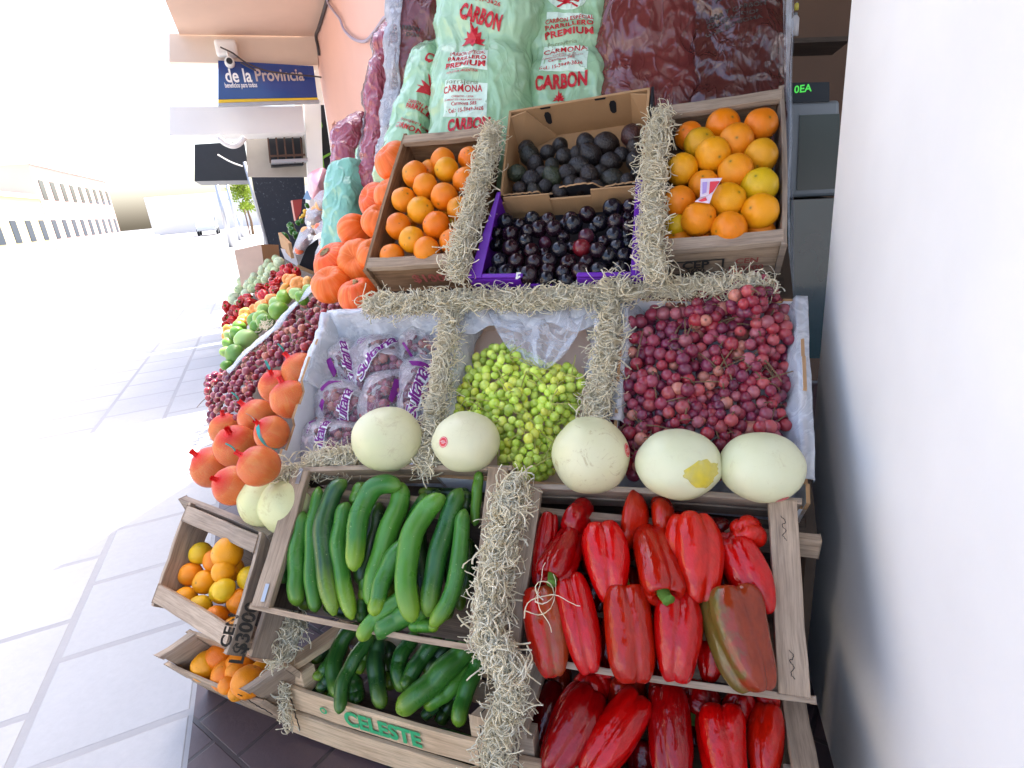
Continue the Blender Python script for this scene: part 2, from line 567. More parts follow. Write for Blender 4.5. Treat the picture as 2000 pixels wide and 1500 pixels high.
def mat_fruit(name, rough, dark, amt=.5, stripes=False):
    q = M(name, rough, (.5, .5, .5), .5)
    c = q.coord("Object")
    f = q.noise(c, 14, 4, .6)
    col = q.mix(q.math('MULTIPLY', q.ramp(f, [(.4, 0.0), (.75, 1.0)]), amt), q.ocolor(), dark)
    if stripes:
        s_ = q.noise(q.coord("UV", (16, 2.2, 1)), 1.5, 4, .7, .6)
        col = q.mix(q.ramp(s_, [(.52, 0.0), (.64, .85)]), col, dark)
    q.set("Base Color", col)
    q.bump(f, .1, .004)
    return q.mat
FRUIT = mat_fruit("smooth_fruit_skin", .35, (.30, .42, .20), .4)
FRUIT_WARM = mat_fruit("warm_fruit_skin", .35, (.75, .22, .05), .5)
FRUIT_STRIPED = mat_fruit("striped_squash_skin", .4, (.12, .20, .07), .15, True)

STRAW = plain("wood_wool", (.82, .70, .50), .6, .3, var=.12, scale=30)
STEM_G = plain("green_stem", (.10, .22, .03), .55, .3, var=.35, scale=60, bump=.3)
STEM_B = plain("brown_stem", (.16, .10, .055), .7, .2, var=.4, scale=60)
STEM_Y = plain("yellow_green_stem", (.36, .36, .08), .6, .3, var=.3, scale=60)
WIRE = plain("dark_wire", (.05, .045, .045), .45, .5, .7)
METAL = plain("grey_metal", (.42, .43, .45), .4, .5, .8, .15)
BLACK = plain("black_paint", (.012, .015, .02), .5, .4, var=.3)
WHITE_P = plain("white_paint", (.78, .77, .74), .6, .3, var=.05, scale=3)

def mat_plastic(name, col, edge, rough=.22, wr=1.0, trans=0.0):
    """thin shiny sack plastic with creases"""
    q = M(name, rough, col, .5)
    c = q.coord("Object", (1, 1, .75))
    a = q.noise(c, 4, 3, .5, 1.2)
    r1 = q.math('ABSOLUTE', q.math('SUBTRACT', a, .5))
    b = q.noise(q.coord("Object", (1.6, 1.6, .7)), 6, 2, .5, 1.6)
    r2 = q.math('ABSOLUTE', q.math('SUBTRACT', b, .5))
    h = q.math('ADD', q.ramp(r1, [(.0, 1.0), (.09, 0.0)]), q.math('MULTIPLY', q.ramp(r2, [(.0, 1.0), (.07, 0.0)]), .55))
    f = q.noise(c, 4, 3)
    k = q.mix(q.ramp(f, [(.3, 0.0), (.75, 1.0)]), col, edge)
    q.set("Base Color", k)
    q.bump(q.math('ADD', h, q.math('MULTIPLY', a, 1.5)), .42 * wr, .006)
    q.set("Coat Weight", .35); q.set("Coat Roughness", .12)
    return q.mat
SACK_G = mat_plastic("mint_green_plastic", (.29, .50, .28), (.37, .56, .37), .2, .75)
SACK_GT = mat_plastic("sea_green_plastic", (.16, .40, .28), (.22, .47, .35), .24, .75)
SACK_R = mat_plastic("maroon_plastic", (.125, .022, .022), (.16, .036, .032), .16, 1.2)
SACK_RD = mat_plastic("dark_maroon_plastic", (.065, .016, .014), (.10, .026, .022), .14, 1.4)
SACK_P = mat_plastic("crimson_plastic", (.27, .03, .045), (.36, .08, .11), .16, 1.8)
SACK_PINK = mat_plastic("pink_net", (.62, .20, .24), (.70, .38, .46), .3, .8)

def mat_film(name, tint=(.86, .89, .95), base=.16, rough=.16, strength=.8, scale=22, crf=.12):
    """clear plastic film: mostly seen through, highlight streaks painted whitish along its creases"""
    q = M(name, rough, tint, .6)
    c = q.coord("Object")
    a = q.noise(c, scale, 4, .6, 2.2)
    r1 = q.math('ABSOLUTE', q.math('SUBTRACT', a, .5))
    cr = q.ramp(r1, [(.0, 1.0), (.07, 0.0)])
    q.bump(q.math('ADD', cr, q.math('MULTIPLY', a, 1.6)), strength, .006)
    tr = q.n("ShaderNodeBsdfTransparent", {"Color": (.97, .97, .98)})
    lw = q.n("ShaderNodeLayerWeight", {"Blend": .32}).outputs["Fresnel"]
    fac = q.math('ADD', q.math('MULTIPLY', cr, crf), q.math('ADD', q.math('MULTIPLY', lw, .45), base), True)
    mx = q.n("ShaderNodeMixShader", {0: fac, 1: tr.outputs[0], 2: q.b.outputs[0]})
    q.nt.links.new(mx.outputs[0], q.out.inputs["Surface"])
    return q.mat
FILM = mat_film("clear_plastic_film")
LINER = mat_film("milky_plastic_liner", (.90, .92, .95), .26, .12, .35, 7)
FOLD = mat_film("clear_plastic_fold", (.88, .90, .94), .13, .12, .5, 9, .2)
CURTAIN = mat_film("clear_plastic_curtain", (.6, .64, .70), .04, .06, .2, 5)

def mat_print(name, col, wear=.5, rough=.5, scale=55):
    """ink printed on a surface, worn through in places"""
    q = M(name, rough, col, .4)
    if wear:
        c = q.coord("Object")
        f = q.noise(c, scale, 5, .7)
        tr = q.n("ShaderNodeBsdfTransparent")
        fac = q.ramp(f, [(.5 + .28 * (1 - wear), 1.0), (.62 + .28 * (1 - wear), 1 - wear)])
        mx = q.n("ShaderNodeMixShader", {0: fac, 1: tr.outputs[0], 2: q.b.outputs[0]})
        q.nt.links.new(mx.outputs[0], q.out.inputs["Surface"])
    return q.mat
INK_RED = mat_print("red_ink", (.50, .010, .02), .22, .35)
INK_REDW = mat_print("faded_red_ink", (.42, .10, .08), .8)
INK_GREEN = mat_print("green_ink", (.05, .40, .16), .5)
INK_BLACK = mat_print("black_ink", (.05, .045, .04), .85)
INK_WHITE = mat_print("white_ink", (.62, .78, .66), .2)
INK_PURPLE = mat_print("purple_ink", (.19, .012, .20), .0, .25)
INK_PALE = mat_print("white_lettering", (.85, .85, .85), .0)
LETTER_TAN = mat_print("tan_lettering", (.50, .42, .40), .0)

# ------------------------------------------------------------------ lettering
def text_flat(body, size, bold=.02, align='CENTER', spacing=1.0, shear=0.0, maxe=None, xs=1.0):
    cu = bpy.data.curves.new("lettering", 'FONT')
    cu.body = body; cu.size = size; cu.align_x = align; cu.align_y = 'CENTER'
    cu.offset = bold * size; cu.space_character = spacing; cu.shear = shear
    cu.resolution_u = 3
    ob = bpy.data.objects.new("lettering", cu)
    me = ob.to_mesh()
    bm = bmesh.new(); bm.from_mesh(me); ob.to_mesh_clear()
    bpy.data.objects.remove(ob); bpy.data.curves.remove(cu)
    bmesh.ops.triangulate(bm, faces=bm.faces[:])
    bmesh.ops.remove_doubles(bm, verts=bm.verts[:], dist=1e-5)
    if maxe:
        for _ in range(5):
            es = [e for e in bm.edges if e.calc_length() > maxe]
            if not es: break
            bmesh.ops.subdivide_edges(bm, edges=es, cuts=1)
            bmesh.ops.triangulate(bm, faces=bm.faces[:])
    bm.verts.index_update()
    vs = [(v.co.x * xs, v.co.y) for v in bm.verts]
    fs = [tuple(v.index for v in f.verts) for f in bm.faces]
    bm.free()
    return vs, fs

def shape_flat(poly, maxe=None):
    bm = bmesh.new()
    f = bm.faces.new([bm.verts.new((x, y, 0)) for x, y in poly])
    bmesh.ops.triangulate(bm, faces=[f])
    if maxe:
        for _ in range(6):
            es = [e for e in bm.edges if e.calc_length() > maxe]
            if not es: break
            bmesh.ops.subdivide_edges(bm, edges=es, cuts=1)
            bmesh.ops.triangulate(bm, faces=bm.faces[:])
    bm.verts.index_update()
    r = [(v.co.x, v.co.y) for v in bm.verts], [tuple(v.index for v in f.verts) for f in bm.faces]
    bm.free()
    return r

def add_flat(mb, flat, fn, mi=0):
    vs, fs = flat
    b = len(mb.v)
    mb.v += [V(fn(x, y)) for x, y in vs]
    for f in fs: mb.face([b + i for i in f], mi)

def stencil(name, body, size, o, ex, ey, mat, parent, bold=.03, lift=.0012, **kw):
    ex, ey = V(ex).normalized(), V(ey).normalized()
    nn = ex.cross(ey)
    mb = MB()
    add_flat(mb, text_flat(body, size, bold, **kw), lambda x, y: V(o) + ex * x + ey * y + nn * lift)
    return mb.build(name, mat, parent)

# ================================================================== THE SETTING
def flat_sheet(name, pts, z, mat, kind='structure', uvs=1.0, thick=0.0):
    mb = MB()
    b = [V((p[0], p[1], z)) for p in pts]
    mb.v = b[:]
    mb.quad_uv(range(len(b)), [(p.x * uvs, p.y * uvs) for p in b])
    if thick:
        n_ = len(b)
        mb.v += [V((p[0], p[1], z - thick)) for p in pts]
        for i in range(n_):
            j = (i + 1) % n_
            mb.face((j, i, i + n_, j + n_))
    o = mb.build(name, mat, origin=V((0, 0, 0)))
    o["kind"] = kind
    return o

def mat_paving(name, c1, c2, mortar, size, rough, wet=0.0, rot=0.0):
    q = M(name, rough, c1, .5)
    tc = q.n("ShaderNodeTexCoord").outputs["Object"]
    mp = q.n("ShaderNodeMapping", {"Vector": tc, "Rotation": (0, 0, rot)})
    br = q.n("ShaderNodeTexBrick", {"Vector": mp.outputs[0], "Color1": c1, "Color2": c2, "Mortar": mortar, "Scale": 1.0,
                                     "Mortar Size": size * .035, "Mortar Smooth": .3, "Brick Width": size, "Row Height": size}, offset=0.5)
    f = q.noise(tc, 1.1, 8, .7)
    f2 = q.noise(tc, 40, 4, .7)
    col = q.mix(q.ramp(f, [(.38, 0.0), (.68, .75)]), br.outputs["Color"], q.mix(.5, c2, mortar))
    col = q.mix(q.math('MULTIPLY', f2, .35), col, tuple(x * .5 for x in c1))
    q.set("Base Color", col)
    q.set("Roughness", q.ramp(f, [(.3, rough - wet), (.7, rough)]))
    q.bump(q.math('ADD', q.math('MULTIPLY', br.outputs["Fac"], -1.0), q.math('MULTIPLY', f2, .3)), .5, .006)
    return q.mat
ASPHALT = plain("road_asphalt", (.20, .20, .21), .85, .3, var=.25, scale=3, bump=.2)
CONCRETE = mat_paving("pale_paving", (.42, .43, .45), (.48, .48, .49), (.30, .30, .31), .42, .8, .1, .89)
PAVER = mat_paving("purple_brown_paver", (.115, .070, .075), (.085, .055, .062), (.03, .026, .028), .19, .5, .2, .35)

far = lambda a, b_: tuple((UL * a + VL * b_)[:2])
flat_sheet("ground", [(-300, -300), (300, -300), (300, 300), (-300, 300)], -.14, ASPHALT)
flat_sheet("sidewalk", [(-1.65, -2.6), (30, -2.6), (30, 12), far(90, 7), far(90, -3.4), far(2, -3.4)], 0.0, CONCRETE, thick=.14)
flat_sheet("tiled_pavement", [(-.9, .25), (.9, .25), (.9, 3.6), (-1.6, 3.6), far(5.5, 1.0), far(5.5, -.42), far(.9, -.42)], .004, PAVER)
flat_sheet("road_far_sidewalk", [far(-30, -13), far(-30, -16), far(120, -16), far(120, -13)][::-1], -.02, CONCRETE, thick=.12)

PINK = plain("pink_painted_wall", (.66, .385, .305), .75, .25, var=.13, scale=1.3, bump=.25)
CREAM = plain("cream_painted_wall", (.70, .57, .46), .75, .25, var=.12, scale=1.6, bump=.15)
SOFFIT = plain("peach_painted_soffit", (.68, .49, .38), .8, .2, var=.12, scale=2.0, bump=.2)
DKBROWN = plain("dark_brown_wall", (.13, .075, .05), .7, .3, var=.25, scale=2)
PARTITION = plain("white_painted_partition", (.82, .81, .79), .75, .25, var=.16, scale=2.2, bump=.5)

def obox(mb, a0, a1, i0, i1, z0, z1):
    c = [UL * a + VL * i for a, i in ((a0, i0), (a0, i1), (a1, i1), (a1, i0))]
    mb.hexa([p + ZA * z0 for p in c] + [p + ZA * z1 for p in c])

# pink shop wall along the street, with a small niche
mb = MB()
obox(mb, 3.88, 6.86, 1.0, 1.25, .004, 3.4)
obox(mb, 6.86, 7.14, 1.0, 1.25, .004, 1.1)
obox(mb, 6.86, 7.14, 1.0, 1.25, 2.15, 3.4)
obox(mb, 6.86, 7.14, 1.16, 1.25, 1.1, 2.15)
obox(mb, 7.14, 7.46, 1.0, 1.25, .004, 3.4)
tag(mb.build("pink_wall", PINK), "salmon pink plastered shop wall with a small niche, behind the stand", "wall")
mb = MB()
obox(mb, 3.88, 30, 1.26, 7.0, 3.2, 3.4)
tag(mb.build("low_roof", CREAM), "low flat roof above the pink wall", "roof", kind='structure')
mb = MB(); obox(mb, 5.3, 7.30, -.32, .998, 3.05, 3.18)
tag(mb.build("canopy_soffit", SOFFIT), "peach coloured concrete canopy soffit overhanging the pavement", "canopy")
mb = MB()
mb.box((-1.62, 3.65, .004), (6, 3.9, 3.1)); 
tag(mb.build("shop_back_wall", DKBROWN), "dark brown wall at the back of the shop opening", "wall")
mb = MB(); mb.box((-.95, -1.2, 3.06), (7, 3.6, 3.2))
tag(mb.build("added_shade_slab", DKBROWN), "unseen dark slab added over the corner display to block skylight", "canopy")  # out of view, added and kept dark to hold skylight off the display
mb = MB(); mb.box((-1.64, 2.9, 3.21), (7, 9, 5.6))
tag(mb.build("upper_building", PINK), "upper storey of the pink corner building", "building")
mb = MB(); mb.box((.335, -.6, .004), (.47, 1.47, 3.4))
tag(mb.build("white_partition_wall", PARTITION), "white painted partition wall at the right end of the stand", "wall")

def slab_along(name, px, a, thick, mat, parent=None, bevel=0.0):
    """flat panel facing down the street: four picture corners (clockwise from top left) on the plane a metres along"""
    c = [hit_along(x, y, a) for x, y in px]
    tl, tr, br, bl = c
    mb = MB()
    d = UL * thick
    mb.hexa([bl, br, br + d, bl + d, tl, tr, tr + d, tl + d])
    return mb.build(name, mat, parent, bevel=bevel)

# --- bank front beyond the pink wall
tag(slab_along("fascia_beam", [(330, 65), (617, 69), (622, 128), (330, 121)], 7.31, .25, CREAM),
    "cream painted fascia beam under the canopy, above the blue sign", "beam")
SIGN_BLUE = plain("glossy_sign_blue", (.008, .045, .22), .12, .6, var=.25, scale=.9)
SIGN_YELLOW = plain("sign_yellow", (.80, .55, .03), .4, .4)
c0 = hit_along(530, 160, 7.27)
sg = thing("shop_sign", c0, "glossy blue bank sign with white lettering and yellow strip", "sign")
slab_along("sign_face", [(426, 118), (612, 129), (620, 190), (426, 194)], 7.22, .08, SIGN_BLUE, sg)
slab_along("yellow_strip", [(426, 194.6), (620, 190.6), (622, 194.5), (426, 201)], 7.215, .08, SIGN_YELLOW, sg)
slab_along("sign_rail", [(426, 201.4), (623, 195), (624, 200), (426, 207)], 7.20, .1, METAL, sg)
def sign_text(body, px, py, h, mat, name, w=None, bold=.02):
    o = hit_along(px, py, 7.205); ex = VL
    vs, fs = text_flat(body, 1.0, bold, 'LEFT')
    s_ = h * dist(o) / F_PX * 1.25
    xs = 1.0
    if w:
        ww = max(v[0] for v in vs); p1 = hit_along(px + w, py - 1, 7.205)
        xs = (p1 - o).dot(VL) / (ww * s_)
    mb = MB(); add_flat(mb, (vs, fs), lambda x, y: o + VL * (x * s_ * xs) + ZA * (y * s_))
    return mb.build(name, mat, sg)
sign_text("de la", 439, 149, 22, INK_PALE, "lettering", 52)
sign_text("Provincia", 497, 148, 20, LETTER_TAN, "lettering", 96)
sign_text("beneficios para todos", 439, 167, 8, INK_PALE, "small_lettering", 63)
tag(slab_along("white_awning_box", [(330, 208), (590, 207), (596, 259), (330, 264)], 7.55, .5, WHITE_P),
    "white boxed awning below the blue bank sign", "awning")
tag(slab_along("cream_wall_panel", [(479, 255), (600, 255), (600, 345), (484, 345)], 8.3, .12, plain("grey_beige_panel", (.40, .36, .31), .7, .3, var=.08)),
    "grey beige wall panel behind the caged air conditioner", "wall")
tag(slab_along("white_pillar", [(594, 200), (626, 195), (634, 420), (606, 420)], 7.9, .2, WHITE_P), "cream white pillar between black panel and pink wall", "pillar")
tag(slab_along("white_door_frame", [(623, 120), (631, 120), (664, 345), (655, 345)], 7.47, .1, WHITE_P), "white door frame at the far edge of the pink wall", "door frame")
gd = thing("green_door", hit_along(640, 300, 8.2), "dark shop door with a bright green window frame", "door")
slab_along("door_leaf", [(612, 205), (640, 205), (655, 420), (630, 420)], 8.25, .05, BLACK, gd)
GREEN_P = plain("green_paint", (.20, .48, .05), .45, .4)
for q_ in ([(622, 256), (628, 238), (630, 246), (624.5, 262)], [(622, 256), (625, 260), (634, 330), (630, 330)], [(629, 306), (648, 296), (649, 300), (630, 311)]):
    slab_along("window_frame", q_, 8.18, .03, GREEN_P, gd)
# caged air conditioner
ac = thing("air_conditioner", hit_along(558, 300, 8.0), "dark air conditioner in a rusty bar cage on the wall", "air conditioner")
slab_along("body", [(524, 268), (590, 266), (593, 322), (530, 326)], 8.1, .18, BLACK, ac)
RUST = plain("rusty_bars", (.10, .055, .04), .7, .3, var=.4)
for i, x in enumerate((521, 537, 553, 569, 585)):
    slab_along("bar", [(x, 262), (x + 3, 262), (x + 8.5, 318), (x + 5.5, 318)], 7.96, .02, RUST, ac)
slab_along("cage_rail", [(521, 264), (590, 262), (590.4, 266), (521.4, 268)], 7.93, .02, RUST, ac)
slab_along("cage_rail", [(528, 303), (596, 300), (597, 304), (529, 307)], 7.93, .02, RUST, ac)
slab_along("support_shelf", [(530, 312), (600, 309), (601, 315), (531, 319)], 7.88, .3, METAL, ac)
# black stall panel and its pole, dark awning beyond
PANELM = M("black_speckled_panel", .6, (.010, .014, .024), .4)
_c = PANELM.coord("Object"); _f = PANELM.ramp(PANELM.noise(_c, 26, 5, .75), [(.60, 0.0), (.68, .8)])
PANELM.set("Base Color", PANELM.mix(PANELM.math('MULTIPLY', _f, PANELM.ramp(PANELM.noise(_c, 2, 2), [(.4, 0.0), (.6, 1.0)])), (.010, .014, .024), (.30, .33, .38)))
tag(slab_along("stall_screen", [(489, 334), (593, 330), (606, 540), (528, 540)], 9.2, .06, PANELM.mat), "tall black panel with pale scuffs at the far end of the stand", "panel")
tag(slab_along("dark_awning", [(380, 282), (477, 276), (489, 352), (380, 354)], 9.6, 1.2, BLACK), "dark navy awning edge hanging beyond the metal pole", "awning")
mb = MB(); a_, b_ = hit_along(477.5, 316, 9.0), hit_along(527, 500, 9.0)
mb.tube([a_, b_], .022, 8); tag(mb.build("metal_pole", METAL, smooth=True), "thin grey metal pole standing at the edge of the black panel", "pole")
mb = MB()
for q_ in ([(425, 302), (450, 316), (474, 325)], [(483, 325), (505, 312), (527, 299)]):
    mb.tube(spline([hit_along(x, y, 8.8) for x, y in q_], 14), .010, 6)
tag(mb.build("white_cable", WHITE_P, smooth=True), "white cable sagging between the pole and the cage", "cable")
# security cameras
def cctv(px, py, s_, label):
    o = hit_along(px, py, 7.1)
    t_ = thing("security_camera", o, label, "camera")
    mb = MB(); mb.tube([o - UL * .0 * s_, o + UL * .10], [.045 * s_, .05 * s_], 16); mb.build("housing", WHITE_P, t_, smooth=False, bevel=.008)
    mb = MB(); mb.tube([o - UL * .015, o - UL * .002], [.028 * s_, .030 * s_], 16); mb.build("lens", BLACK, t_)
    mb = MB(); mb.tube([o + UL * .08, o + UL * .08 + ZA * .10, o + UL * .22 + ZA * .14], .012, 8); mb.build("bracket", WHITE_P, t_, smooth=True)
cctv(448, 119, 1.0, "white bullet security camera in front of the blue bank sign")
mb = MB(); o = hit_along(440, 90, 7.2)
mb.hexa([o + VL * x + UL * y + ZA * z for z in (-.09, .07) for x, y in ((-.1, 0), (.11, 0), (.11, .1), (-.1, .1))])
tag(mb.build("junction_box", WHITE_P, bevel=.03), "white junction box on the fascia above the security camera", "junction box")
# cables over the facade
CABLE = plain("dark_cable", (.06, .05, .05), .6, .3)
CABLE_G = plain("lavender_grey_cable", (.36, .30, .36), .5, .4)
mb = MB(); mb.tube(spline([hit_into(x, y, .975) for x, y in ((641, -10), (640, 4), (652, 22), (664, 38), (672, 58), (690, 76), (712, 81), (728, 66), (741, 48), (752, 34), (775, 30))], 60), .011, 6)
tag(mb.build("sagging_cable", CABLE_G, smooth=True), "loose lavender grey cable looping down the pink wall", "cable")
mb = MB(); mb.tube(spline([hit_into(x, y, .98) for x, y in ((641, -8), (632, 24), (622, 56), (617, 70), (621, 92), (623, 108))], 40), .016, 6)
mb.tube(spline([hit_along(x, y, 7.15) for x, y in ((430, 92), (455, 104), (480, 122), (520, 138), (570, 145), (612, 149), (628, 151))], 40), .008, 6)
mb.tube(spline([hit_along(x, y, 7.14) for x, y in ((470, 122), (490, 133), (500, 138))], 20), .009, 6)
tag(mb.build("facade_cables", CABLE, smooth=True), "thin dark cables crossing the blue bank sign", "cables")
# duct on the left under the awning
mb = MB(); mb.tube(spline([hit_along(x, y, 7.4) for x, y in ((425, 268), (440, 280), (455, 285), (468, 280), (478, 268))], 30), .03, 10)
tag(mb.build("white_duct", WHITE_P, smooth=True), "curved white duct below the white boxed awning", "duct")

# --- the sunlit street far beyond
def far_box(name, a0, a1, i0, i1, z0, z1, mat, label, cat):
    mb = MB(); obox(mb, a0, a1, i0, i1, z0, z1); return tag(mb.build(name, mat), label, cat)
HOUSE = [plain("white_house_paint", (.72, .70, .66), .8, .2, var=.05, scale=.3), plain("yellow_house_paint", (.66, .52, .30), .8, .2, var=.08, scale=.3), plain("rose_house_paint", (.58, .40, .34), .8, .2, var=.08, scale=.3)]
WINDOW = plain("dark_window_glass", (.03, .04, .05), .1, .6)
def house(a0, a1, i0, i1, h, mat, label):
    o = UL * (a0 + a1) / 2 + VL * (i0 + i1) / 2
    t_ = thing("town_house", o, label, "house")
    mb = MB(); obox(mb, a0, a1, i0, i1, -.02, h); mb.build("wall", mat, t_)
    mb = MB(); obox(mb, a0 - .15, a1 + .15, i0 - .15, i1 + .15, h, h + .3); mb.build("parapet", HOUSE[0], t_)
    k = max(2, int((a1 - a0) / 3))
    for j in range(k):
        x = a0 + (j + .5) * (a1 - a0) / k
        for z in ([.9] if h < 5 else [.9, 4.2]):
            mb = MB(); obox(mb, x - .6, x + .6, i1, i1 + .05, z, z + 1.6)
            mb.build("window", WINDOW, t_)
    mb = MB()
    return t_
hs = [(-12, 4, 4.6), (4, 17, 7.2), (17, 31, 4.4), (31, 46, 6.6), (46, 62, 4.2), (62, 90, 7.0)]
hl = ["low white house across the street, nearest the camera", "two storey yellow house across the street", "low rose house between two taller houses across the street",
      "tall white house across the street with two rows of windows", "low yellow house far along the street", "tall rose house closing the far end of the street"]
for k, (a0, a1, h) in enumerate(hs):
    house(a0 + .1, a1 - .1, -26, -16.2, h, HOUSE[k % 3], hl[k])
far_box("end_building", 100, 112, -14, 12, -.14, 5.2, HOUSE[0], "pale building closing the view at the end of the street", "building")
# street tree
def tree(o, h, label, leafcol, rad=.8, seed=3):
    rr = random.Random(seed)
    t_ = thing("street_tree", o, label, "tree")
    mb = MB(); mb.tube(spline([o, o + V((.05, .02, h * .25)), o + V((-.04, .03, h * .45)), o + V((0, 0, h * .9))], 12), [.11 - .006 * i for i in range(13)], 8)
    for _ in range(7):
        d = V((rr.gauss(0, 1), rr.gauss(0, 1), .8)).normalized()
        p = o + V((0, 0, h * rr.uniform(.45, .8))); mb.tube([p, p + d * rad * .8], [.04, .012], 6)
    mb.build("trunk", STEM_B, t_, smooth=True)
    mb = MB()
    cl = [(V((rr.gauss(0, .42) * rad, rr.gauss(0, .42) * rad, h * rr.uniform(.48, 1.0)))) for _ in range(30)]
    for _ in range(2600):
        c = rr.choice(cl); p = o + c + V((rr.gauss(0, 1), rr.gauss(0, 1), rr.gauss(0, 1))) * .2 * rad
        d = V((rr.gauss(0, 1), rr.gauss(0, 1), rr.gauss(0, 1))).normalized(); e = d.orthogonal().normalized()
        s_ = rr.uniform(.06, .12); b0 = len(mb.v)
        mb.v += [p - d * s_, p + e * s_ * .5, p + d * s_, p - e * s_ * .5]; mb.face((b0, b0 + 1, b0 + 2, b0 + 3))
    mb.build("crown", leafcol, t_)
LEAF = plain("yellow_green_leaf", (.22, .30, .02), .6, .3, var=.4, scale=3)
tree(UL * 48 + VL * -.35 + V((0, 0, 0)), 3.9, "slender yellow green street tree in sun beyond the black panel", LEAF, .8, 3)
# poles on the far pavement
for x0, y0, x1, y1, a, r_, l in ((437, 352, 452, 481, 30, .12, "pale grey pole nearest the cardboard box on the far pavement"), (452, 352, 468, 466, 38, .10, "thin pole between the pale pole and the brown trunk"),
                              (476, 408, 487, 452, 46, .05, "short dark post under the yellow green tree"), (462, 420, 473, 460, 44, .22, "thick pale post beside the grass patch")):
    p0, p1 = hit_along(x0, y0, a), hit_along(x1, y1, a); p1.z = 0; p0.x, p0.y = p1.x, p1.y
    mb = MB(); mb.tube([p1, p0], [r_, r_ * .8], 10)
    tag(mb.build("street_pole", METAL if a < 45 else RUST, smooth=True), l, "pole", "poles along the far pavement")
# van at the kerb
vo = UL * 68 + VL * -4.6
van = thing("parked_van", vo, "pale grey van parked at the kerb beyond the street tree", "van")
mb = MB(); prof = [(-2.3, .45), (2.2, .45), (2.3, .9), (1.7, 1.1), (1.15, 1.85), (-2.2, 1.9), (-2.35, 1.2)]
c1 = [vo + UL * -x + VL * .85 + ZA * (z - .1) for x, z in prof]; c2 = [p - VL * 1.7 for p in c1]
mb.v = c1 + c2; k = len(prof)
mb.face(range(k)); mb.face(list(range(k, 2 * k))[::-1])
for i in range(k): mb.face((i, (i + 1) % k, (i + 1) % k + k, i + k))
mb.build("body", plain("pale_van_paint", (.55, .58, .60), .3, .5), van, bevel=.08)
for s_ in (-1.4, 1.4):
    for w_ in (.86, -.86):
        p = vo + UL * s_ + VL * w_ + ZA * .22; mb = MB(); mb.tube([p - VL * .1, p + VL * .1], .33, 18); wh = mb.build("wheel", BLACK, van)
        mb = MB(); mb.tube([p + VL * (.11 if w_ > 0 else -.11), p + VL * (.12 if w_ > 0 else -.12)], .18, 14); mb.build("hub", METAL, van)
mb = MB(); p = vo + VL * .87
mb.hexa([p + UL * -x + VL * y + ZA * z for z, xs in ((1.05, (.1, 1.35)), (1.65, (.1, 1.0))) for x, y in ((xs[0], 0), (xs[1], 0), (xs[1], .02), (xs[0], .02))])
mb.build("window", WINDOW, van)

# --- right-hand shop counter behind a clear curtain
def slab_y(name, px, y, thick, mat, parent=None, bevel=0.0):
    c = [plane_hit(a, b, (0, y, 0), V((0, 1, 0))) for a, b in px]
    tl, tr, br, bl = c; d = V((0, thick, 0)); mb = MB()
    mb.hexa([bl, br, br + d, bl + d, tl, tr, tr + d, tl + d])
    return mb.build(name, mat, parent, bevel=bevel)
TEAL = plain("dark_teal_glass", (.006, .03, .03), .06, .7, var=.5, scale=6)
GREYP = plain("grey_plastic", (.20, .21, .22), .35, .5, var=.08)
cb = thing("counter_case", plane_hit(1560, 540, (0, 2.15, 0), V((0, 1, 0))), "dark teal glass counter case beside the right orange crate", "counter")
slab_y("case_glass", [(1512, 392), (1680, 385), (1680, 700), (1530, 700)], 2.12, .4, TEAL, cb)
slab_y("case_edge", [(1521, 395), (1529, 395), (1536, 560), (1528, 560)], 2.10, .015, plain("red_brown_edge", (.12, .035, .03), .4, .5), cb)
scl = thing("shop_scale", plane_hit(1560, 380, (0, 2.2, 0), V((0, 1, 0))), "grey electronic shop scale with green lit digits", "scale")
slab_y("scale_body", [(1516, 200), (1640, 195), (1640, 382), (1516, 388)], 2.2, .25, GREYP, scl, .01)
slab_y("display_window", [(1526, 162), (1620, 160), (1620, 198), (1526, 200)], 2.19, .2, BLACK, scl)
DIG = M("green_digits", .4, (.02, .3, .03)); DIG.set("Emission Color", (.10, .9, .10)); DIG.set("Emission Strength", .12)
o = plane_hit(1551, 176, (0, 2.186, 0), V((0, 1, 0)))
stencil("digits", "0EA", .030, o, XA, ZA, DIG.mat, scl, .02, align='LEFT', lift=.001)
slab_y("side_panel", [(1562, 225), (1640, 222), (1640, 368), (1556, 372)], 2.195, .004, plain("dark_panel", (.03, .04, .035), .2, .5), scl)
tag(slab_y("blue_price_board", [(1512, 78), (1530, 76), (1528, 190), (1510, 196)], 2.6, .03, plain("deep_blue_board", (.02, .06, .20), .4, .5)), "deep blue board standing behind the right brown sack", "board")
# goods on the shelf behind
for k, (x, y, w_, h_, col, lb) in enumerate(((1521, 40, 16, 60, (.45, .55, .55), "pale teal bottle on the shelf, tallest behind the curtain"), (1553, 48, 14, 40, (.66, .62, .62), "white bottle on the shelf near the right edge"),
                                        (1556, 12, 8, 14, (.6, .5, .08), "small yellow capped jar on the top shelf"), (1538, 44, 13, 44, (.50, .56, .58), "grey white bottle between the teal and white bottles"))):
    c = plane_hit(x, y, (0, 3.0, 0), V((0, 1, 0))); r_ = px2m(w_ / 2, c); hh = px2m(h_ / 2, c)
    bt = thing("bottle", c - ZA * hh, lb, "bottle", "bottles on the shop shelf")
    mb = MB(); mb.tube([c - ZA * hh, c + ZA * hh * .5, c + ZA * hh * .75, c + ZA * hh * .8], [r_, r_, r_ * .55, r_ * .4], 14); mb.build("body", plain("bottle_plastic", col, .3, .5), bt, smooth=True)
    mb = MB(); mb.tube([c + ZA * hh * .8, c + ZA * hh], r_ * .45, 12); mb.build("cap", GREYP, bt)
